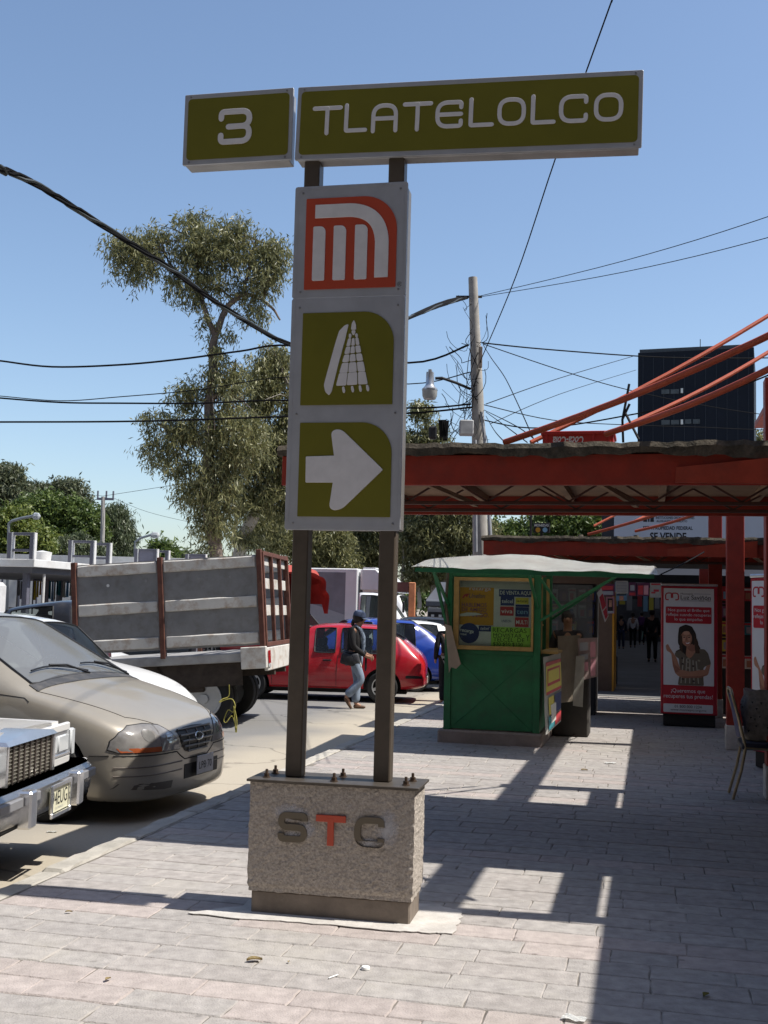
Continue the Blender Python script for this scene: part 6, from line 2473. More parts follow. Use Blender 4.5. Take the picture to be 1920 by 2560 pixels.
# far buildings behind the trees
def block(name, label, x0, x1, y0, Y, mat, dep=8, wins=()):
    a, c = at(x0, y0, Y), at(x1, y0, Y)
    th = empty(name, label, 'building', Vector(((a.x + c.x) / 2, Y, ROAD)), 0)
    w = (c.x - a.x) / 2
    h = a.z - ROAD
    MB().b(-w, w, 0, dep, -.1, h, .02).build('wall', mat, th)
    MB().b(-w - .1, w + .1, -.1, dep + .1, h + .002, h + .22, .02).build('roof_edge', GR_, th)
    for (u0, u1, v0, v1) in wins:
        f = MB().b(lerp(-w, w, u0), lerp(-w, w, u1), -.05, .0, h * v0, h * v1).build('window', M('far_pane', (0.03, 0.035, 0.045), .15), th)
        MB().b(lerp(-w, w, (u0 + u1) / 2) - .04, lerp(-w, w, (u0 + u1) / 2) + .04, -.08, -.051, h * v0, h * v1).build('mullion', GR_, f)
    return th


block('office_block', 'pale blue grey office block behind the box truck', 905, 948, 1384, 62, M('far_blue_wall', (0.42, 0.47, 0.54), .7, var=.05), 10, ((.52, .95, .30, .62),))
block('workshop', 'low cream workshop wall behind the red pickup', 690, 908, 1428, 58, M('far_cream_wall', (0.55, 0.48, 0.26), .8, var=.06), 6, ((.1, .2, .2, .7), (.6, .7, .2, .7)))
block('depot', 'long low grey depot far beyond the stake truck', 500, 700, 1420, 110, M('far_grey_wall', (0.42, 0.44, 0.47), .8, var=.05), 10, ((.1, .3, .2, .6), (.5, .7, .2, .6)))

# ================================================================== LEFT: shelter, stalls, bus, lamps
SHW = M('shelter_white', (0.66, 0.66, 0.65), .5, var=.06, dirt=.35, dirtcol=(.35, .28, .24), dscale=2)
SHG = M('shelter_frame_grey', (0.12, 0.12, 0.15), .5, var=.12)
SHR = M('shelter_roof', (0.50, 0.50, 0.50), .6, var=.1)
c0 = at(86, 1398, 24.6)
L0, T0, _z = LT(c0)
zt_ = c0.z - ROAD
sh = empty('market_shelter', 'long white edged market shelter with grey posts at the left', 'shelter', S(L0, T0, ROAD), -ANG)
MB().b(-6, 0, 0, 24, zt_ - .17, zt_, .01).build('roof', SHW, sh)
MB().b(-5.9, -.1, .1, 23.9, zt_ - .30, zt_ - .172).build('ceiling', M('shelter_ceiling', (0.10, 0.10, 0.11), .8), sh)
for l in (-.35, -2.6, -5.0):
    for t in (.3, 5, 10, 15, 20):
        MB().b(l - .06, l + .06, t - .06, t + .06, 0, zt_ - .302).build('post', SHG, sh)
for t in (.3, 5, 10, 15):
    MB().tube([Vector((-.15, t + .4, zt_ - .3)), Vector((-.15, t + .4, .4))], .03, 6).build('downpipe', SHW, sh)
fg = 'empty advert frames on the shelter roof'
for k, (x0, x1, y0, y1, filled, lab) in enumerate(((28, 80, 1331, 1392, 0, 'tallest empty grey frame on the shelter roof, at the left'), (178, 230, 1351, 1404, 0, 'empty grey frame on the shelter roof, left one of the joined pair'),
                                                  (233, 270, 1357, 1410, 0, 'empty grey frame on the shelter roof, right one of the joined pair'), (342, 388, 1372, 1412, 1, 'frame with a grey panel on the shelter roof'),
                                                  (390, 417, 1376, 1412, 0, 'small empty frame beside the panelled one'), (468, 510, 1385, 1408, 1, 'smallest panelled frame on the shelter roof by the truck corner'))):
    pc = onL((x0 + x1) / 2, y1, L0 - .25)
    p, q = onT(x0, y0, pc[1]), onT(x1, y1, pc[1])
    th = street('billboard', lab, 'billboard', (p[0] + q[0]) / 2, pc[1], c0.z, fg)
    w = (q[0] - p[0]) / 2
    h = max(p[2] - c0.z, .4)
    for s_ in (-1, 1):
        MB().b(s_ * w - .045, s_ * w + .045, -.05, .05, .0, h, .005).build('upright', SHG, th)
        MB().b(s_ * w + .046, s_ * w + .075, -.05, .05, .0, h).build('edge_strip', SHW, th)
    MB().b(-w + .047, w - .047, -.04, .04, h - .06, h, .005).build('head', SHG, th)
    MB().b(-w + .047, w - .047, -.04, .04, .16, .215, .005).build('cross_bar', SHG, th)
    if filled:
        MB().b(-w + .047, w - .047, -.02, .02, .217, h - .062).build('panel', M('frame_panel', (0.17, 0.17, 0.215), .7), th)
pc = at(105, 1395, 27)
th = empty('water_tub', 'white tub lying on the shelter roof', 'tub', Vector((pc.x, 27.0, c0.z)), 0)
MB().lathe([(0, 0), (.2, 0), (.22, .2), (.23, .26), (0, .30)], 16).build('barrel', SHW, th, True, 40)
# rails of clothes and coloured goods under the shelter
gc = [('yellow', ORANGE), ('teal', TEAL), ('pale', PAPER), ('sky blue', SKYB), ('red', REDB), ('grey', GREYP)]
gi = random.Random(21)
for k, (x0, x1, d, lab, cols) in enumerate(((45, 72, 29, 'rail of red and green clothes under the shelter, at its left end', [REDB, PAPER, TEAL, GREYP]), (84, 118, 31, 'rail of yellow and white clothes under the shelter', [YEL, ORANGE, PAPER, YEL]),
                                       (122, 152, 33, 'rail of teal clothes under the shelter', [TEAL, TEAL, PAPER, SKYB]), (156, 198, 35, 'white sheets with light blue patterns under the shelter, next to the truck', [PAPER, SKYB, PAPER, SKYB]))):
    a, c = at(x0, 1452, d), at(x1, 1498, d)
    th = empty('clothes_rail', lab, 'clothes rail', Vector(((a.x + c.x) / 2, d, ROAD)), 0, 'clothes rails under the shelter')
    w = (c.x - a.x) / 2
    zt = a.z - ROAD
    zb = c.z - ROAD
    MB().tube([Vector((-w, 0, zt + .03)), Vector((w, 0, zt + .03))], .02, 6).build('rail', SHG, th)
    for s_ in (-1, 1):
        MB().tube([Vector((s_ * w, 0, zt + .03)), Vector((s_ * w, 0, 0))], .02, 6).build('stand', SHG, th)
    n = 5
    for i in range(n):
        x = -w + (i + .5) * 2 * w / n
        ln = (zt - zb) * gi.uniform(.75, 1.15)
        mm = MB()
        mm.grid(lambda u, v: Vector((x + (u - .5) * w * .42 * (.7 + .3 * v), .04 * math.sin(u * 9 + i), zt - v * ln)), 6, 5)
        bmesh.ops.solidify(mm.bm, geom=mm.bm.faces[:], thickness=.02)
        mm.build('garment', gi.choice(cols), th, True)
fn = empty('fence', 'dark railing with a white wall behind the shelter', 'fence', at(110, 1520, 40), 0)
MB().b(-9, 7, 0.3, .4, 0.0, 1.9).build('white_wall', SHW, fn)
for k in range(26):
    MB().b(-9 + k * .62, -8.95 + k * .62, 0, .05, 0, 1.5).build('rail_bar', SHG, fn)
MB().b(-9, 7, -.02, .0, 1.42, 1.48).build('top_rail', SHG, fn)
bu_ = empty('bus', 'white bus just entering the picture at the left edge', 'bus', at(13, 1545, 22.0) + Vector((-3.45, .2, 0)), 0)
bu_.location.z = ROAD
MB().b(-6, 2.6, 0, 2.4, .4, 2.05, .08).build('body', M('bus_white', (0.70, 0.70, 0.70), .3, coat=.3), bu_, True, 35)
for x in (-5, -3.6, -2.2, -.8, .6, 1.75):
    MB().b(x - .55, x + .55, -.012, .0, 1.25, 1.85, .004).build('window', M('bus_window', (0.05, 0.03, 0.06), .1), bu_)
MB().b(-6, 2.6, -.02, .0, .95, .98).build('trim', SHG, bu_)
for x in (-4.2, 1.4):
    for y in (.15, 2.25):
        wheel(bu_, x, y - .0 if y > 1 else -y + .30, .42, .22, 0)

def lamp(label, base, pts, head):
    th = empty('street_lamp', label, 'street lamp', base, 0, 'street lamps on the left')
    P_ = [p - base for p in pts]
    MB().tube(P_, [.075] + [.05] * (len(P_) - 1), 8).build('pole', M('lamp_pole', (0.28, 0.30, 0.31), .4, metal=.5), th, True)
    h0, h1 = head[0] - base, head[1] - base
    d = (h1 - h0)
    m = MB()
    m.tube([h0, h0.lerp(h1, .3), h0.lerp(h1, .8), h1], [.05, .13, .12, .03], 8)
    m.build('lamp_head', M('lamp_head', (0.42, 0.44, 0.45), .35), th, True)


b0 = at(20, 1520, 40)
b0.z = ROAD
lamp('curved street lamp in front of the trees at the left edge', b0, [b0, at(20, 1400, 40), at(22, 1308, 40), at(30, 1302, 40), at(55, 1295, 40), at(82, 1290, 40)], (at(80, 1290, 40), at(101, 1291, 40)))
b0 = at(336, 1520, 45)
b0.z = ROAD
lamp('bracket street lamp above the stake truck', b0, [b0, at(337, 1375, 45), at(338, 1355, 45), at(352, 1345, 45), at(375, 1338, 45)], (at(375, 1338, 45), at(400, 1338, 45)))
lo_ = empty('power_pole', 'distant grey power pole with a crossarm before the left trees', 'power pole', at(256, 1500, 62), 0)
lo_.location.z = ROAD
b0 = lo_.location
MB().tube([Vector((0, 0, 0)), at(258, 1242, 62) - b0], [.16, .11], 8).build('pole', M('pole_concrete', (0.36, 0.34, 0.31), .9, var=.15), lo_, True)
a, c = at(243, 1247, 62) - b0, at(284, 1248, 62) - b0
MB().bar(a, c, .12, .12).build('crossarm', SHG, lo_)
for f in (.03, .55, .97):
    p = a.lerp(c, f)
    MB().tube([p, p + Vector((0, 0, .45))], .05, 6).build('insulator', SHG, lo_)

# ================================================================== UTILITY POLE AND CABLES
PC = M('pole_concrete', (0.36, 0.34, 0.31), .9, var=.15)
PD = 21.0
ptop, pbot = at(1182, 694, PD), at(1200, 1400, PD)
ub = Vector((pbot.x + .05, PD, 0))
up_ = empty('utility_pole', 'concrete utility pole tangled in wires behind the kiosk', 'utility pole', ub, 0)


def ul(x, y, d=PD):
    return at(x, y, d) - ub


MB().tube([Vector((.02, 0, 0)), ul(1201, 1380), ul(1194, 1000), ul(1182, 694)], [.16, .145, .115, .085], 16).build('pole', PC, up_, True, 40)
MB().tube([ul(1228, 1380, 20.8), ul(1212, 1100, 20.8), ul(1204, 1030, 20.85)], .035, 8).build('conduit', GR_, up_, True)
MB().tube([ul(1190, 1380, 20.8), ul(1188, 1100, 20.8)], .03, 8).build('conduit', GR_, up_, True)
LG = M('lamp_silver', (0.50, 0.51, 0.53), .25, metal=.7)
MB().tube([ul(1175, 972), ul(1140, 957, 20.7), ul(1105, 945, 20.5), ul(1088, 946, 20.5)], .028, 8).build('lamp_arm', BLACK, up_, True)
lc_ = ul(1074, 998, 20.5)
kk = 20.5 / F
MB().lathe([(0, 76 * kk), (5 * kk, 76 * kk), (5 * kk, 70 * kk), (10 * kk, 69 * kk), (10.5 * kk, 38 * kk), (13 * kk, 33 * kk), (20 * kk, 26 * kk), (20 * kk, 22 * kk), (0, 22 * kk)], 18, Matrix.Translation(lc_)).build('lamp_housing', LG, up_, True, 40)
MB().lathe([(19.5 * kk, 22 * kk), (18.5 * kk, 8 * kk), (15 * kk, 0), (0, -1 * kk)], 18, Matrix.Translation(lc_)).build('lamp_bowl', M('lamp_bowl', (0.34, 0.34, 0.33), .25), up_, True, 40)
MB().tube([ul(1140, 742), ul(1205, 742)], .025, 6).build('crossbar', BLACK, up_)
MB().box(ul(1201, 893, 20.8), (.07, .08, .40), .01).build('junction_box', M('junction_wood', (0.20, 0.16, 0.13), .8), up_)
MB().box(ul(1166, 1070, 20.7), (.26, .22, .28), .02).build('meter_box', M('meter_grey', (0.36, 0.36, 0.36), .6, var=.2), up_)
MB().box(ul(1082, 1082, 20.5), (.15, .14, .24), .03).build('splice_box', BLACK, up_)
for k in range(5):
    x = 1098 + k * 4
    MB().tube([ul(x, 1050, 20.5 + .03 * k), ul(x + 3, 1100, 20.5), ul(x + 6, 1052, 20.52)], .02, 6).build('cable_loop', CABLE, up_, True)
wr_ = random.Random(8)
spots_ = [((1182, 840), (1115, 868)), ((1180, 850), (1120, 830)), ((1178, 900), (1128, 870)), ((1178, 950), (1110, 975)), ((1185, 1000), (1120, 1010)), ((1200, 1040), (1215, 1140)), ((1205, 1035), (1222, 1130)), ((1180, 870), (1200, 960)),
          ((1190, 880), (1175, 980)), ((1196, 860), (1212, 790)), ((1198, 855), (1225, 785)), ((1178, 760), (1150, 740)), ((1195, 900), (1185, 1010)), ((1176, 1010), (1140, 960)), ((1200, 1025), (1218, 1100)), ((1180, 930), (1148, 905)),
          ((1178, 830), (1158, 860)), ((1176, 990), (1096, 985)), ((1170, 1045), (1105, 1052)), ((1185, 835), (1165, 770)), ((1180, 1055), (1130, 1050)), ((1120, 1050), (1125, 1020))]
for (a, c) in spots_ + [((1180 + wr_.uniform(-4, 20), wr_.uniform(830, 1060)), (1180 + wr_.uniform(-75, 45), wr_.uniform(850, 1110))) for _ in range(16)]:
    p, q = ul(*a, 20.85 + wr_.uniform(-.1, .1)), ul(*c, 20.8 + wr_.uniform(-.3, .2))
    sag = wr_.uniform(.1, .35)
    MB().tube([p.lerp(q, t) + Vector((.06 * math.sin(t * 7 + a[0]), .05 * math.sin(t * 5), -sag * math.sin(math.pi * t))) for t in np.linspace(0, 1, 10)], wr_.choice([.004, .005, .007]), 5).build('loose_wire', CABLE, up_, True)


def catmull(P, n=6):
    out = []
    for i in range(len(P) - 1):
        p0, p1, p2, p3 = P[max(i - 1, 0)], P[i], P[i + 1], P[min(i + 2, len(P) - 1)]
        for k in range(n):
            t = k / n
            out.append(.5 * ((2 * p1) + (p2 - p0) * t + (2 * p0 - 5 * p1 + 4 * p2 - p3) * t * t + (3 * p1 - p0 - 3 * p2 + p3) * t ** 3))
    out.append(P[-1])
    return out


def wire(label, pts, dA, dB, r, strands=1, group='overhead cables', n=6, name='cable'):
    """cable hung in the upright plane through its two ends; photo points give the sag"""
    A_, B_ = at(*pts[0], dA), at(*pts[-1], dB)
    nx, ny = -(B_.y - A_.y), (B_.x - A_.x)
    P = []
    for q in pts:
        rr_ = ray(*q)
        den = rr_.x * nx + rr_.y * ny
        k = (A_.x * nx + A_.y * ny) / den
        P.append(Vector((rr_.x * k, rr_.y * k, EYE + rr_.z * k)))
    def run_on(p, q, px_):
        # carry the cable on beyond the picture towards its next support
        if 0 < px_[0] < 1920 and px_[1] > 0:
            return []
        v = (p - q).normalized()
        return [p + v * k + Vector((0, 0, .012 * k * k)) for k in (4, 9, 15, 22)]
    P = run_on(P[0], P[1], pts[0])[::-1] + P + run_on(P[-1], P[-2], pts[-1])
    th = empty(name, label, 'cable', P[-1], 0, group)
    C_ = catmull([p - P[-1] for p in P], n)
    if strands == 1:
        MB().tube(C_, r, 6).build('conductor', CABLE, th, True)
    else:
        for s in range(strands):
            Q = []
            for i, p in enumerate(C_):
                a = i * .9 + 2 * math.pi * s / strands
                Q.append(p + Vector((0.3 * math.cos(a), .3 * math.sin(a), math.sin(a))).normalized() * r * 1.05)
            MB().tube(Q, r, 6).build('conductor', CABLE if s else M('cable_grey', (0.03, 0.035, 0.033), .45), th, True)
    return th


wire('thick twisted black cable sagging from the top left down behind the sign', [(-60, 388), (0, 419), (100, 466), (250, 560), (420, 668), (560, 768), (728, 862), (860, 870), (1022, 795), (1090, 768), (1140, 752), (1168, 744)], 8.5, 21, .016, 3)
_c = bpy.data.objects['cable']
_q = [at(x, y, d) - _c.location for x, y, d in ((1030, 790, 18.6), (1060, 778, 19.2), (1090, 764, 19.8), (1120, 755, 20.2), (1150, 745, 20.7))]
MB().tube(_q, [.03, .045, .04, .05, .03], 8).build('taped_splice', CABLE, _c, True)
wire('wavy black cable crossing the upper part of the eucalyptus trunk', [(-40, 899), (0, 902), (130, 917), (300, 912), (450, 898), (600, 878), (730, 864), (1022, 907), (1172, 862)], 23, 21, .02)
wire('black cable pair crossing the left sky, lower strand', [(-40, 990), (0, 995), (150, 1006), (300, 1008), (500, 1008), (725, 1001), (1022, 1020), (1178, 1010)], 23, 21, .018)
wire('thin cable rising from the left edge towards the sign', [(-40, 988), (0, 990), (150, 1002), (300, 992), (500, 974), (725, 942), (1022, 960), (1176, 930)], 26, 21.2, .011)
wire('lowest straight black cable across the left sky', [(-40, 1055), (0, 1055), (350, 1053), (725, 1041), (1022, 1033), (1180, 1018)], 22, 21, .019)
wire('upper thin wire from the pole top to the right edge', [(1200, 740), (1560, 652), (1960, 528)], 21, 15, .006)
wire('lower thin wire from the pole top to the right edge', [(1202, 742), (1560, 680), (1960, 583)], 21, 15, .006)
wire('steep thin wire running from the top edge down to the pole', [(1545, -40), (1530, 0), (1390, 392), (1290, 690), (1200, 905)], 11, 20.9, .009)
wire('black wire from the pole level with the tower top', [(1205, 857), (1350, 872), (1590, 890), (1750, 895), (1960, 893)], 21, 26, .014)
wire('wire slanting from the pole across the tower face', [(1208, 860), (1400, 925), (1560, 972), (1750, 1012), (1960, 1042)], 21, 26, .009)
wire('slack wire hanging low over the nearer canopy roof', [(1200, 1048), (1300, 1068), (1400, 1066), (1560, 1040), (1750, 1000), (1960, 922)], 21, 17, .013)
wire('wire from the pole dipping behind the canopy roof at the crate', [(1210, 1012), (1380, 1050), (1560, 1062), (1750, 1068), (1960, 1075)], 21, 26, .009)
wire('kinked service wire dropping from the pole onto the canopy', [(1208, 862), (1228, 895), (1260, 940), (1290, 1000), (1335, 1100)], 21, 12, .007)
wire('thin rising wire beyond the pole, upper one', [(1215, 1010), (1400, 945), (1585, 890)], 24, 40, .010)
wire('thin rising wire beyond the pole, lower one', [(1225, 1060), (1400, 985), (1590, 925)], 24, 40, .008)
wire('straight service wire fanning from the pole to the canopy, first', [(1210, 1025), (1290, 1065), (1345, 1106)], 21, 11, .006)
wire('straight service wire fanning from the pole to the canopy, second', [(1215, 1030), (1270, 1070), (1318, 1106)], 21, 11, .006)
wire('straight service wire fanning from the pole to the canopy, third', [(1215, 1040), (1235, 1075), (1262, 1106)], 21, 11, .006)
wire('far wire from the distant power pole to the right', [(258, 1240), (430, 1213), (640, 1175)], 62, 60, .012)
wire('far slack wire sagging from the distant power pole', [(284, 1245), (370, 1280), (500, 1310), (640, 1330)], 62, 60, .010)
wire('thin wire at the far left of the distant power pole', [(200, 1235), (258, 1240)], 64, 62, .012)
wire('cord running from the kiosk roof corner up to the farther canopy', [(1652, 1436), (1690, 1418), (1725, 1400), (1760, 1380)], 12.8, 14.4, .008, name='cord')
# ================================================================== TREES
LEAF_E = leafmat('eucalyptus_leaf', (0.075, 0.088, 0.036), (0.315, 0.30, 0.13), .45, .35)
LEAF_E2 = leafmat('eucalyptus_leaf_grey', (0.055, 0.075, 0.04), (0.16, 0.17, 0.09), .5, .3)
LEAF_G = leafmat('broad_leaf', (0.04, 0.075, 0.016), (0.15, 0.20, 0.045), .5, .3)
LEAF_Y = leafmat('yellow_green_leaf', (0.07, 0.11, 0.02), (0.22, 0.25, 0.055), .5, .3)
LEAF_W = leafmat('willow_leaf', (0.05, 0.07, 0.034), (0.14, 0.165, 0.08), .5, .3)
BARK = M('gum_bark', (0.16, 0.125, 0.10), .9, var=.35, scale=5, bump=.4, bscale=20)
BARKW = M('pale_gum_bark', (0.42, 0.38, 0.33), .85, var=.25, scale=4)


def crown(th, base, blobs, n, d, L, W_, mat, droop=.8, per=14, seed=0, spread=.55, dep=1.0, hollow=.35, name='crown'):
    """leaf sprays in ellipsoids; blobs = (px,py,rx,ry) at distance d"""
    g = np.random.default_rng(seed)
    k = d / F
    cen, rad = [], []
    for b in blobs:
        p = at(b[0], b[1], d)
        off = (b[4] if len(b) > 4 else 0.0)
        p = p + Vector((0, off, 0))
        cen.append(p - base)
        rad.append((b[2] * k, (b[2] + b[3]) / 2 * k * dep, b[3] * k))
    cen = np.array([tuple(c) for c in cen])
    rad = np.array(rad)
    vol = rad[:, 0] * rad[:, 2] * np.sqrt(rad[:, 1])
    pick = g.choice(len(cen), n, p=vol / vol.sum())
    u = g.normal(size=(n, 3))
    u /= np.linalg.norm(u, axis=1)[:, None]
    r = (hollow + (1 - hollow) * g.random(n)) ** .6
    # break the outline into tufts
    lump = .82 + .18 * np.sin(u[:, 0] * 7 + pick) * np.sin(u[:, 2] * 8 + pick * 2) + .15 * g.normal(size=n)
    sp = cen[pick] + u * rad[pick] * (r * lump)[:, None]
    # sprays: leaves round a hanging twig
    N = n * per
    s = np.repeat(sp, per, axis=0)
    sz = spread * L * 3
    dirs = g.normal(size=(n, 3)) * np.array([1, 1, .4])
    dirs[:, 2] -= droop
    dirs /= np.linalg.norm(dirs, axis=1)[:, None]
    tpos = g.random(N)[:, None] * sz * 1.6
    c = s + np.repeat(dirs, per, axis=0) * tpos + g.normal(size=(N, 3)) * sz * .22
    ax_ = g.normal(size=(N, 3)) * .6
    ax_[:, 2] -= droop
    ax_ /= np.linalg.norm(ax_, axis=1)[:, None]
    side = np.cross(ax_, g.normal(size=(N, 3)))
    side /= np.linalg.norm(side, axis=1)[:, None]
    ln = L * (.6 + .8 * g.random(N))[:, None]
    wd = W_ * (.6 + .8 * g.random(N))[:, None]
    v = np.empty((N, 4, 3), np.float32)
    v[:, 0] = c
    v[:, 1] = c + ax_ * ln * .45 + side * wd * .5
    v[:, 2] = c + ax_ * ln
    v[:, 3] = c + ax_ * ln * .45 - side * wd * .5
    me = bpy.data.meshes.new(name)
    me.vertices.add(N * 4)
    me.vertices.foreach_set('co', v.ravel())
    me.loops.add(N * 4)
    me.loops.foreach_set('vertex_index', np.arange(N * 4, dtype=np.int32))
    me.polygons.add(N)
    me.polygons.foreach_set('loop_start', np.arange(0, N * 4, 4, dtype=np.int32))
    me.update()
    me.validate()
    o = link(name, me, mat, th)
    return o, sp


def tree(name, label, base, d, blobs, n, limbs, mat, bark, L=.2, W_=.04, droop=.8, seed=1, twigs=40, group=None, **kw):
    th = empty(name, label, 'tree', base, 0, group)
    o, sp = crown(th, base, blobs, n, d, L, W_, mat, droop, seed=seed, **kw)
    m = MB()
    ends = []
    for pts, rs in limbs:
        P_ = [at(p[0], p[1], d + (p[2] if len(p) > 2 else 0)) - base for p in pts]
        C_ = catmull(P_, 5)
        R_ = [lerp(rs[0], rs[1], i / (len(C_) - 1)) for i in range(len(C_))]
        C_ = [c + Vector((.04 * math.sin(i * 1.3), .04 * math.cos(i * 1.7), 0)) * min(1, R_[i] * 6) for i, c in enumerate(C_)]
        m.tube(C_, R_, 9)
        ends += C_[len(C_) // 3:]
    g = random.Random(seed)
    for k in range(twigs):
        q = Vector(sp[g.randrange(len(sp))])
        e = min(g.sample(ends, min(12, len(ends))), key=lambda a: (a - q).length)
        mid = e.lerp(q, .5) + Vector((g.uniform(-.2, .2), g.uniform(-.2, .2), .12 * (q - e).length))
        m.tube([e, mid, q], [.03 + .01 * (q - e).length / 3, .02, .008], 5)
    m.build('trunk', bark, th, True)
    return th


def gb(px_, d):
    p = at(px_, 1500, d)
    p.z = ROAD
    return p


tree('eucalyptus_tree', 'tall eucalyptus with a forked bare trunk left of the sign', gb(540, 38), 38,
     [(345, 632, 72, 75), (300, 600, 35, 40), (390, 590, 40, 50), (482, 600, 52, 85), (500, 540, 34, 34), (565, 605, 80, 72), (590, 560, 40, 35), (670, 655, 62, 80), (530, 695, 70, 38), (620, 720, 60, 30), (690, 610, 40, 40), (440, 680, 45, 40),
      (518, 800, 20, 28), (562, 825, 24, 24), (640, 772, 42, 32), (500, 745, 24, 26), (468, 735, 36, 26), (545, 880, 26, 30), (470, 975, 42, 46), (388, 1040, 38, 38), (385, 1110, 42, 42), (440, 1150, 50, 48), (460, 1060, 65, 60), (565, 940, 65, 70), (590, 1080, 100, 100), (545, 1195, 82, 95), (480, 1220, 48, 55), (530, 1300, 55, 60), (520, 1380, 45, 30)],
     2350, [([(542, 1520), (540, 1420), (530, 1270), (522, 1100), (528, 950), (537, 835)], (.27, .13)), ([(537, 835), (515, 785), (505, 745), (492, 660), (500, 580)], (.11, .04)), ([(538, 838), (570, 765), (605, 735), (618, 690), (640, 600)], (.12, .04)),
            ([(605, 735), (640, 742), (680, 770), (700, 800)], (.08, .03)), ([(500, 740), (440, 680), (370, 640)], (.08, .03)), ([(526, 1000), (570, 960), (590, 900)], (.1, .03)), ([(524, 1120), (450, 1090), (395, 1060)], (.1, .03))],
     LEAF_E, BARK, .21, .042, .9, 1, 110, per=21, spread=.62)
tree('eucalyptus_tree', 'leaning eucalyptus with pale limbs hidden behind the arrow panel', gb(600, 42), 42,
     [(656, 960, 58, 95), (690, 900, 45, 60), (655, 1120, 75, 90), (690, 1230, 60, 80), (610, 1230, 50, 60), (730, 1080, 60, 90), (620, 1330, 45, 35), (760, 1000, 50, 70), (780, 1200, 70, 90)],
     2300, [([(585, 1510), (592, 1400), (630, 1300), (675, 1215), (720, 1130), (740, 1000)], (.30, .08)), ([(640, 1285), (690, 1240), (740, 1200)], (.14, .05)), ([(600, 1395), (585, 1330), (600, 1250)], (.12, .04))],
     LEAF_E, BARKW, .21, .042, .9, 2, 70, per=21, spread=.62)
tree('eucalyptus_tree', 'dark trunked tree between the stake truck and the sign posts', gb(675, 47), 47,
     [(700, 1330, 60, 50), (650, 1300, 40, 40), (780, 1360, 60, 50), (830, 1340, 55, 60), (850, 1400, 45, 40), (760, 1420, 50, 25)],
     2400, [([(690, 1510), (686, 1420), (680, 1350), (650, 1280)], (.2, .06)), ([(688, 1400), (705, 1340), (730, 1290)], (.14, .05)), ([(800, 1510), (800, 1430), (810, 1360)], (.25, .1))],
     LEAF_E, BARK, .22, .052, .8, 3, 40, per=16)
tree('eucalyptus_tree', 'olive eucalyptus right of the sign posts, behind the box truck', gb(960, 52), 52,
     [(900, 1060, 40, 55), (935, 1110, 60, 50), (905, 1180, 60, 70), (950, 1250, 80, 80), (1040, 1180, 70, 60), (1050, 1015, 32, 30), (1080, 1075, 45, 35), (1030, 1100, 40, 40), (925, 1360, 70, 60), (1000, 1330, 70, 80), (880, 1300, 50, 60)],
     4200, [([(960, 1520), (958, 1400), (950, 1280), (920, 1150), (905, 1060)], (.3, .06)), ([(956, 1350), (1010, 1290), (1040, 1220)], (.14, .05))],
     LEAF_E, BARK, .24, .055, .8, 4, 40, per=16)
tree('eucalyptus_tree', 'leafy tree with pale thin trunks behind the kiosk roof', gb(1085, 48), 48,
     [(1085, 1200, 70, 80), (1060, 1330, 75, 70), (1130, 1300, 70, 90), (1060, 1420, 60, 40), (1120, 1400, 60, 50), (1180, 1220, 60, 60), (1200, 1340, 50, 60)],
     3600, [([(1085, 1520), (1082, 1420), (1075, 1300), (1080, 1200)], (.16, .06)), ([(1048, 1520), (1046, 1440), (1050, 1380)], (.10, .05)), ([(1004, 1500), (1007, 1430), (1010, 1390)], (.09, .04)), ([(1110, 1520), (1115, 1430), (1140, 1300)], (.14, .05))],
     LEAF_E, BARKW, .22, .052, .8, 5, 40, per=16)
tree('broadleaf_tree', 'bright green tree between the two canopies, by the coin sign', gb(1440, 55), 55,
     [(1400, 1300, 90, 45), (1480, 1310, 80, 40), (1340, 1340, 70, 45), (1430, 1370, 100, 50), (1260, 1350, 60, 60)],
     2800, [([(1430, 1520), (1430, 1420), (1425, 1320)], (.3, .08)), ([(1428, 1400), (1380, 1350), (1340, 1320)], (.14, .05))], LEAF_G, BARK, .22, .10, .4, 6, 30, per=16)
tree('eucalyptus_tree', 'small piece of tree showing at the right of the black tower', gb(1912, 95), 95,
     [(1915, 1090, 28, 30), (1930, 1160, 50, 70), (1940, 1280, 50, 80)], 900, [([(1925, 1520), (1925, 1300), (1918, 1110)], (.35, .1))], LEAF_E, BARK, .5, .16, .7, 7, 10, per=8)
# wood on the far left
wg = 'trees on the far left'
tree('eucalyptus_tree', 'grey green tree reaching highest at the left edge', gb(10, 72), 72, [(10, 1190, 48, 40), (-20, 1240, 60, 60), (40, 1240, 40, 50)], 2600, [([(10, 1520), (8, 1350), (10, 1200)], (.35, .1))], LEAF_E2, BARK, .3, .10, .6, 11, 20, wg, per=16)
tree('broadleaf_tree', 'feathery tree top rising behind the green mass at the left', gb(165, 80), 80, [(165, 1222, 40, 32), (140, 1260, 50, 40), (185, 1260, 40, 40), (95, 1232, 28, 30)], 2400, [([(160, 1520), (160, 1350), (165, 1230)], (.35, .1))], LEAF_E2, BARK, .3, .10, .4, 12, 20, wg, per=16)
tree('broadleaf_tree', 'wide green tree above the shelter frames at the left', gb(120, 64), 64, [(110, 1275, 85, 45), (60, 1300, 60, 50), (170, 1290, 60, 50), (215, 1310, 50, 55), (120, 1340, 90, 55)], 5200, [([(120, 1520), (118, 1400), (120, 1290)], (.4, .1))], LEAF_G, BARK, .24, .11, .3, 13, 30, wg, per=16)
tree('broadleaf_tree', 'yellow green tree behind the curved lamp at the left edge', gb(30, 52), 52, [(30, 1310, 60, 45), (10, 1350, 70, 50), (75, 1350, 55, 45), (20, 1410, 80, 40)], 4200, [([(30, 1520), (30, 1420), (32, 1330)], (.3, .1))], LEAF_Y, BARK, .21, .10, .3, 14, 30, wg, per=16)
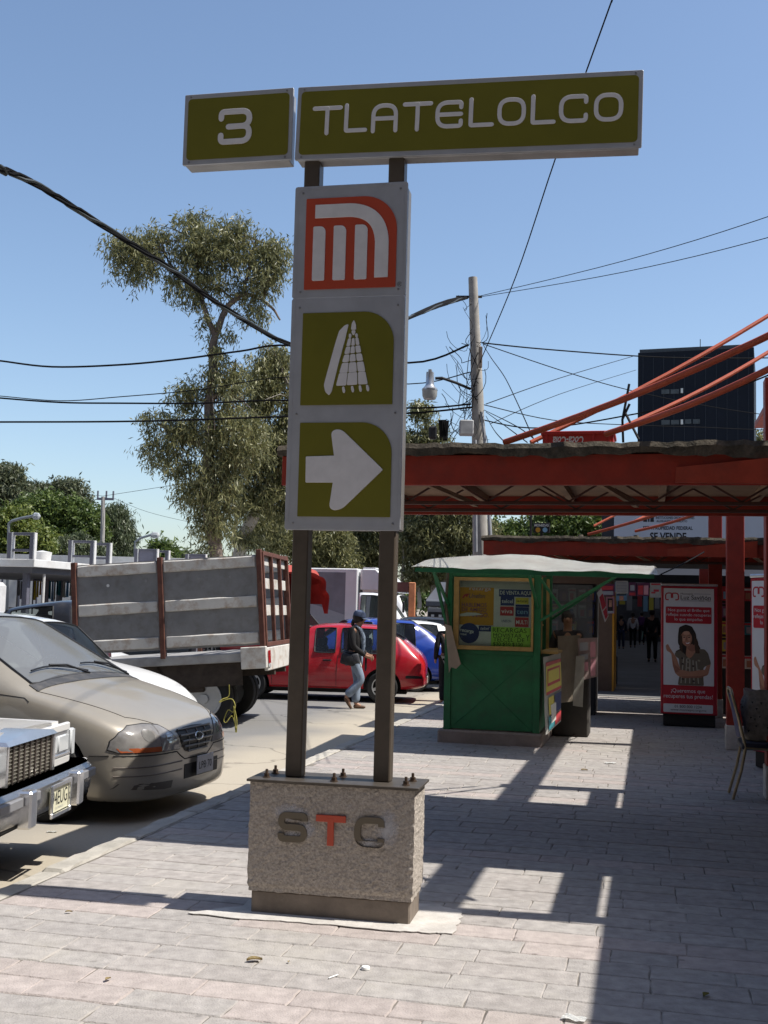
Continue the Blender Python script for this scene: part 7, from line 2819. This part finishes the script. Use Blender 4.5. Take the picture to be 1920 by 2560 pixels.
tree('willow_tree', 'drooping grey green tree beside the distant power pole', gb(285, 66), 66, [(285, 1285, 40, 35), (290, 1330, 48, 50), (265, 1360, 50, 50), (310, 1390, 42, 40), (240, 1330, 45, 60)], 4200, [([(285, 1520), (284, 1400), (285, 1300)], (.3, .1))], LEAF_W, BARK, .30, .06, 1.2, 15, 30, wg, per=16)
tree('willow_tree', 'soft green drooping tree between the shelter frames', gb(185, 56), 56, [(185, 1370, 60, 45), (150, 1400, 60, 40), (225, 1390, 50, 45), (100, 1400, 50, 35), (290, 1420, 60, 35)], 3600, [([(185, 1520), (185, 1430), (186, 1380)], (.25, .1))], LEAF_W, BARK, .26, .06, 1.0, 16, 30, wg, per=16)
tree('conifer_tree', 'small pointed conifer right of the panelled frame', gb(405, 80), 80, [(405, 1372, 10, 14), (405, 1395, 16, 16), (405, 1415, 22, 20)], 700, [([(405, 1520), (405, 1370)], (.2, .05))], LEAF_G, BARK, .4, .12, .1, 17, 8, wg, per=16)
tree('broadleaf_tree', 'low pale green tree behind the smallest frame', gb(440, 90), 90, [(432, 1395, 24, 18), (455, 1408, 40, 18), (400, 1420, 40, 15)], 1000, [([(440, 1520), (440, 1400)], (.2, .08))], LEAF_W, BARK, .5, .18, .4, 18, 8, wg, per=16)
# dark hedge line that closes the far side of the car park
hg = MB()
o = empty('hedge', 'low hedge closing the far side of the car park', 'hedge', Vector((-6, 75, ROAD)))
crown(o, Vector((-6, 75, ROAD)), [(x, 1478 + 6 * math.sin(x), 60, 26) for x in range(180, 1180, 70)], 3600, 75, .4, .2, LEAF_G, .3, per=12, seed=20, name='foliage')
MB().tube([at(x, 1490, 75) - Vector((-6, 75, ROAD)) for x in range(180, 1200, 100)], .3, 6).build('stems', BARK, o)

# ================================================================== PEOPLE
def skin(name, J, E, Rr, mat, parent, lvl=2, root=0):
    me = bpy.data.meshes.new(name)
    keys = list(J)
    idx = {k: i for i, k in enumerate(keys)}
    me.from_pydata([J[k] for k in keys], [(idx[a], idx[b]) for a, b in E], [])
    ob = bpy.data.objects.new(name, me)
    COL.objects.link(ob)
    ob.modifiers.new('k', 'SKIN')
    sv = me.skin_vertices[0].data
    for i, k in enumerate(keys):
        r = Rr[k]
        sv[i].radius = r if isinstance(r, tuple) else (r, r)
        sv[i].use_root = (i == root)
    sb = ob.modifiers.new('u', 'SUBSURF')
    sb.levels = lvl
    sb.render_levels = lvl
    em = eval_mesh(ob)
    bpy.data.objects.remove(ob)
    return link(name, em, mat, parent, True)


CLO = {}


def cloth(rgb, rough=.85):
    k = 'cloth_%d_%d_%d' % tuple(int(c * 255) for c in rgb)
    return M(k, rgb, rough, var=.2, scale=14)


SKN = M('skin_tone', (0.36, 0.19, 0.12), .5, var=.08)
HAIRM = M('hair_dark', (0.02, 0.014, 0.011), .5, var=.2)


def person(label, pos, rz, H, top, legs, pose=None, group=None, sleeves=True, cap=None, ponytail=False, hands=False, flare=1.0, shoes=None, name='person', bulk=1.0):
    """facing local +x"""
    th = empty(name, label, 'person', pos, rz, group)
    s = H / 1.7
    J = dict(pelvis=(0, 0, .92), waist=(0.0, 0, 1.05), chest=(.0, 0, 1.28), neck=(.0, 0, 1.45), jaw=(.015, 0, 1.53), head=(.01, 0, 1.61), crown=(.0, 0, 1.655))
    for sd, y in (('l', 1), ('r', -1)):
        J['sh' + sd] = (0, .17 * y, 1.39)
        J['el' + sd] = (-.03, .23 * y, 1.12)
        J['wr' + sd] = (.06, .23 * y, .88)
        J['hd' + sd] = (.085, .225 * y, .81)
        J['hp' + sd] = (0, .09 * y, .88)
        J['kn' + sd] = (.02 * y, .10 * y, .49)
        J['an' + sd] = (-.02 * y, .10 * y, .09)
        J['ft' + sd] = (.10, .11 * y, .035)
    if pose:
        J.update(pose)
    J = {k: (v[0] * s, v[1] * s, v[2] * s) for k, v in J.items()}
    B = bulk
    E = [('pelvis', 'waist'), ('waist', 'chest'), ('chest', 'neck'), ('neck', 'jaw'), ('jaw', 'head'), ('head', 'crown')]
    Rr = dict(pelvis=(.13 * B, .10 * B), waist=(.125 * B, .09 * B), chest=(.145 * B, .10 * B), neck=.052, jaw=.066, head=(.078, .092), crown=.072)
    for q in 'lr':
        E += [('chest', 'sh' + q), ('sh' + q, 'el' + q), ('el' + q, 'wr' + q), ('wr' + q, 'hd' + q), ('pelvis', 'hp' + q), ('hp' + q, 'kn' + q), ('kn' + q, 'an' + q), ('an' + q, 'ft' + q)]
        Rr.update({'sh' + q: .055, 'el' + q: .041, 'wr' + q: .028, 'hd' + q: (.036, .018), 'hp' + q: .088 * B, 'kn' + q: .056, 'an' + q: .038, 'ft' + q: .034})
        if hands:
            wv = Vector(J['hd' + q])
            fw = (wv - Vector(J['wr' + q])).normalized()
            sdv = fw.cross(Vector((0, 1, 0)))
            sdv.normalize()
            for f, (o_, ln) in enumerate(((-.024, .060), (-.008, .068), (.008, .064), (.022, .05))):
                b0 = wv + sdv * o_ + fw * .02
                k1, k2 = 'f%s%da' % (q, f), 'f%s%db' % (q, f)
                J[k1] = tuple(b0 + fw * ln * .55 * s)
                J[k2] = tuple(b0 + fw * ln * .9 * s + Vector((0, -.02 if q == 'l' else .02, -.02)))
                E += [('hd' + q, k1), (k1, k2)]
                Rr.update({k1: .0085, k2: .0075})
            kt = 'f%st' % q
            J[kt] = tuple(wv + sdv * .045 + fw * .02)
            E.append(('hd' + q, kt))
            Rr[kt] = .010
    Rr = {k: (tuple(a * s for a in v) if isinstance(v, tuple) else v * s) for k, v in Rr.items()}
    # face: nose as part of the same surface
    hd = Vector(J['head'])
    J['nose'] = tuple(hd + Vector((.108 * s, 0, -.03 * s)))
    E.append(('head', 'nose'))
    Rr['nose'] = .013 * s
    body = skin('body', J, E, Rr, SKN, th)
    g = .016 * s
    tk = ['pelvis', 'waist', 'chest', 'shl', 'ell', 'shr', 'elr'] + (['wrl', 'wrr'] if sleeves else [])
    tj = {k: J[k] for k in tk}
    tj['collar'] = tuple(Vector(J['chest']).lerp(Vector(J['neck']), .72))
    te = [('pelvis', 'waist'), ('waist', 'chest'), ('chest', 'collar'), ('chest', 'shl'), ('shl', 'ell'), ('chest', 'shr'), ('shr', 'elr')] + ([('ell', 'wrl'), ('elr', 'wrr')] if sleeves else [])

    def add(v, a):
        return tuple(q + a for q in v) if isinstance(v, tuple) else v + a
    tr = {k: add(Rr[k], g) for k in tk}
    tr['collar'] = .075 * s
    tr['pelvis'] = add(Rr['pelvis'], g * 1.3)
    skin('jacket' if sleeves else 'shirt', tj, te, tr, top, th, root=1)
    lk = ['pelvis'] + [a + q for q in 'lr' for a in ('hp', 'kn', 'an')]
    lj = {k: J[k] for k in lk}
    le_ = [('pelvis', 'hpl'), ('hpl', 'knl'), ('knl', 'anl'), ('pelvis', 'hpr'), ('hpr', 'knr'), ('knr', 'anr')]
    lr = {k: add(Rr[k], g * .9) for k in lk}
    for q in 'lr':
        lr['an' + q] = .062 * s * flare
        lr['kn' + q] = .068 * s
    skin('trousers', lj, le_, lr, legs, th)
    SH = shoes or cloth((0.03, 0.022, 0.018), .5)
    for q in 'lr':
        a, f = Vector(J['an' + q]), Vector(J['ft' + q])
        dv = (f - a)
        dv.z = dv.z if abs(dv.z) > .09 else 0
        dv.normalize()
        c = a.lerp(f, .55)
        sj = dict(h=tuple(a - dv * .035 * s + Vector((0, 0, -.045 * s))), m=tuple(c + Vector((0, 0, -.03 * s))), t=tuple(f + dv * .085 * s + Vector((0, 0, -.008 * s))))
        skin('shoe', sj, [('h', 'm'), ('m', 't')], dict(h=(.04 * s, .036 * s), m=(.044 * s, .036 * s), t=(.036 * s, .022 * s)), SH, th)
    # hair
    hm = MB()
    hm.lathe([(.086 * s, -.075 * s), (.104 * s, -.03 * s), (.106 * s, .02 * s), (.096 * s, .055 * s), (.072 * s, .085 * s), (.035 * s, .101 * s), (0, .105 * s)], 18, Matrix.Translation(hd + Vector((-.022 * s, 0, .008 * s))) @ Matrix.Rotation(R(-16), 4, 'Y'))
    for v in hm.bm.verts:
        v.co.y = hd.y + (v.co.y - hd.y) * .9
    hm.build('hair', HAIRM, th, True)
    hj = dict(c=tuple(hd + Vector((-.06 * s, 0, -.05 * s))))
    he = []
    hr_ = dict(c=.055 * s)
    if ponytail:
        hj['d'] = tuple(hd + Vector((-.12 * s, 0, -.04 * s)))
        hj['e'] = tuple(hd + Vector((-.13 * s, 0, -.14 * s)))
        he += [('c', 'd'), ('d', 'e')]
        hr_.update(d=.045 * s, e=.03 * s)
    if he:
        skin('hair_tail', hj, he, hr_, HAIRM, th)
    for y in (-.034, .034):
        MB().lathe([(0, -.008 * s), (.009 * s, 0), (0, .008 * s)], 8, Matrix.Translation(hd + Vector((.083 * s, y * s, .0)))).build('eye', INK, th)
    if cap:
        m = MB()
        cz = Vector(J['crown']) + Vector((.0, 0, .0))
        m.lathe([(.112 * s, -.015 * s), (.112 * s, .02 * s), (.095 * s, .065 * s), (.05 * s, .092 * s), (.012 * s, .098 * s), (.0, .105 * s)], 20, Matrix.Translation(cz) @ Matrix.Rotation(R(14), 4, 'Y'))
        c_ = m.build('cap', cap, th, True)
        m = MB()
        m.grid(lambda u, v: cz + Vector((.06 * s + .155 * s * v * (1 - .25 * (2 * u - 1) ** 2), (2 * u - 1) * .085 * s, -.03 * s - .035 * s * v - .02 * s * (2 * u - 1) ** 2)), 10, 5)
        bmesh.ops.solidify(m.bm, geom=m.bm.faces[:], thickness=.006)
        m.build('cap_peak', cloth((0.20, 0.26, 0.36)), th, True)
    return th, J, s


wp = at(884, 1768, 19.1)
wp.z = ROAD
wj = dict(pelvis=(-.02, 0, .89), waist=(-.02, 0, 1.03), chest=(-.01, 0, 1.25), neck=(.02, 0, 1.42), jaw=(.075, 0, 1.475), head=(.072, 0, 1.555), crown=(.06, 0, 1.60),
          shl=(-.03, .165, 1.36), shr=(-.05, -.165, 1.36), ell=(.0, .21, 1.09), elr=(-.02, -.21, 1.07), wrl=(.20, .10, .93), wrr=(.19, -.11, .915), hdl=(.265, .05, .90), hdr=(.255, -.055, .885),
          hpl=(-.01, .09, .86), hpr=(-.02, -.09, .86), knr=(.14, -.09, .50), anr=(-.13, -.09, .215), ftr=(-.065, -.09, .085), knl=(.045, .09, .47), anl=(.02, .09, .085), ftl=(.12, .09, .035))
BLKJ = cloth((0.016, 0.015, 0.016))
DEN = M('denim', (0.20, 0.25, 0.33), .9, var=.25, scale=9, dirt=.5, dirtcol=(0.33, 0.38, 0.45), dscale=5)
w_, J_, s_ = person('woman walking right past the red hatchback in a blue cap, black jacket and flared jeans', wp, R(-3), 1.66, BLKJ, DEN, wj, cap=cloth((0.055, 0.075, 0.13)), ponytail=True, hands=True, flare=1.35, shoes=cloth((0.10, 0.055, 0.03), .5))
# scarf, waist bag and shoulder bag of the woman
SCF = M('scarf_cloth', (0.16, 0.20, 0.26), .8, var=.6, scale=22)
for y in (-.06, .055):
    MB().tube([Vector((-.02, y * .9, 1.40)), Vector((.085, y * 1.2, 1.33)), Vector((.135, y, 1.20)), Vector((.135, y * .8, 1.05)), Vector((.12, y * .7, .93))], [.025, .03, .032, .034, .025], 8).build('scarf', SCF, w_, True)
MB().tube([Vector((-.05 + .155 * math.cos(a) * 1.0, .18 * math.sin(a), .955 + .01 * math.sin(a))) for a in np.linspace(0, 2 * math.pi, 25)], .022, 6, False).build('belt', BLACK, w_, True)
MB().box((-.10, -.185, .83), (.25, .09, .19), .035, Euler((0, R(12), 0)), 2).build('waist_bag', cloth((0.02, 0.021, 0.026), .6), w_, True, 50)
MB().box((.02, -.20, .85), (.13, .06, .17), .03, Euler((0, R(-8), 0)), 2).build('bag_pocket', cloth((0.05, 0.052, 0.06), .6), w_, True, 50)
MB().box((.09, -.12, .80), (.03, .03, .20), .01, Euler((0, R(-16), 0))).build('keys_strap', PAPER, w_)
MB().tube([Vector((.19, -.05, .88)), Vector((.19, -.05, .70)), Vector((.185, -.05, .64))], [.018, .022, .012], 6).build('hanging_phone', BLACK, w_, True)

ALR = -ANG
fp = R(90) - ANG
man = G(1630, 1655)
man = S(*LT(man)[:2])
person('heavy man in black walking away along the market passage, holding a pale folder', man, fp, 1.72, BLKJ, cloth((0.012, 0.012, 0.015)), bulk=1.22, sleeves=True, group=None)
fo = empty('folder', 'pale turquoise folder held by the man in black', 'folder', man + Vector((-.32, .0, .72)), -ANG)
MB().box((0, 0, .14), (.03, .22, .28), .004, Euler((0, R(6), 0))).build('cover', cloth((0.30, 0.50, 0.46)), fo)
q = G(1582, 1619)
person('woman in a white top and dark trousers walking away down the market passage', q, fp, 1.62, cloth((0.62, 0.60, 0.62)), cloth((0.014, 0.013, 0.016)), ponytail=True)
q = G(1553, 1622)
person('boy in a dark jumper with pale stripes at the left of the market passage', q, fp, 1.5, cloth((0.025, 0.028, 0.05)), cloth((0.03, 0.045, 0.10)), bulk=.95)
q = G(1604, 1612)
person('person with a purple backpack between the white top and the man in black', q, fp, 1.66, cloth((0.06, 0.04, 0.08)), cloth((0.012, 0.012, 0.014)))
MB().box((-.18, 0, 1.22), (.16, .30, .42), .05, None, 2).build('backpack', cloth((0.10, 0.03, 0.12)), bpy.data.objects[[o.name for o in bpy.data.objects if o.get('category') == 'person'][-1]], True, 50)
_l = onT(1420, 1545, 14.6)
q = S(_l[0], 14.6)
person('kiosk seller with dark hair sitting behind the counter', q, R(-100), 1.56, cloth((0.05, 0.045, 0.05)), cloth((0.02, 0.02, 0.03)), ponytail=True)
q = at(1117, 1760, 20.2)
q.z = ROAD
person('person in black half hidden by the left side of the kiosk', q, R(100), 1.55, BLKJ, cloth((0.012, 0.012, 0.014)), bulk=1.1)

# ================================================================== SMALL THINGS ON THE GROUND
DRY = M('dry_leaf', (0.42, 0.33, 0.17), .8, var=.2)


def litter(name, label, cat, p, mat, kind, s=.05, rz=0.0):
    th = empty(name, label, cat, p, rz)
    m = MB()
    if kind == 'leaf':
        m.grid(lambda u, v: Vector(((u - .5) * s * 1.8, (v - .5) * s * (1 - (2 * u - 1) ** 2) * .9, .006 + .25 * s * ((2 * v - 1) ** 2) + .1 * s * math.sin(u * 4))), 8, 4)
        bmesh.ops.solidify(m.bm, geom=m.bm.faces[:], thickness=.0012)
        m.build('blade', mat, th, True)
    elif kind == 'cap':
        m.lathe([(0, .004), (s, .004), (s * 1.05, 0), (s * 1.05, .009), (s * .95, .012), (0, .012)], 18)
        m.build('disc', mat, th, True, 40)
    else:
        m.grid(lambda u, v: Vector(((u - .5) * s, (v - .5) * s * .6, .004 + .02 * s * 4 * abs(math.sin(u * 5 + v * 4)))), 6, 4)
        bmesh.ops.solidify(m.bm, geom=m.bm.faces[:], thickness=.001)
        m.build('scrap', mat, th)
    return th


litter('bottle_cap', 'white round lid lying on the pavers below the block', 'lid', G(914, 2423), WHITE, 'cap', .018)
litter('dry_leaf', 'curled dry leaf left of the white lid', 'leaf', G(636, 2404), DRY, 'leaf', .04, .4)
litter('dry_leaf', 'dry leaf at the corner of the smooth slab, lower left', 'leaf', G(270, 2452), DRY, 'leaf', .022, 1.2)
litter('dry_leaf', 'small leaf in the shade at the lower right', 'leaf', G(1765, 2492), M('yellow_leaf', (0.3, 0.28, 0.08), .8), 'leaf', .03, .9)
litter('paper_scrap', 'folded white paper scrap at the bottom edge by the shade line', 'paper', G(1436, 2550), WHITE, 'paper', .09, -.5)
litter('dry_leaf', 'dry leaf on the lit strip right of the kiosk', 'leaf', G(1461, 1927), DRY, 'leaf', .04, .2)
litter('paper_scrap', 'white scrap on the lit strip beyond the dry leaf', 'paper', G(1527, 1909), WHITE, 'paper', .12, .2)
litter('paper_scrap', 'pale scrap under the front of the white saloon', 'paper', G(130, 2081, ROAD), PAPER, 'paper', .07, .2)
litter('dry_leaf', 'tiny brown leaf on the pavers left of the block', 'leaf', G(172, 2283), DRY, 'leaf', .02, .3)
litter('dry_leaf', 'brown leaf shard right of the curled one', 'leaf', G(722, 2408), DRY, 'leaf', .012, 1.3)
th = empty('straw', 'short white straw on the pavers near the white lid', 'straw', G(833, 2444), .9)
MB().tube([Vector((-.03, 0, .005)), Vector((.03, 0, .005))], .003, 6).build('tube', WHITE, th)
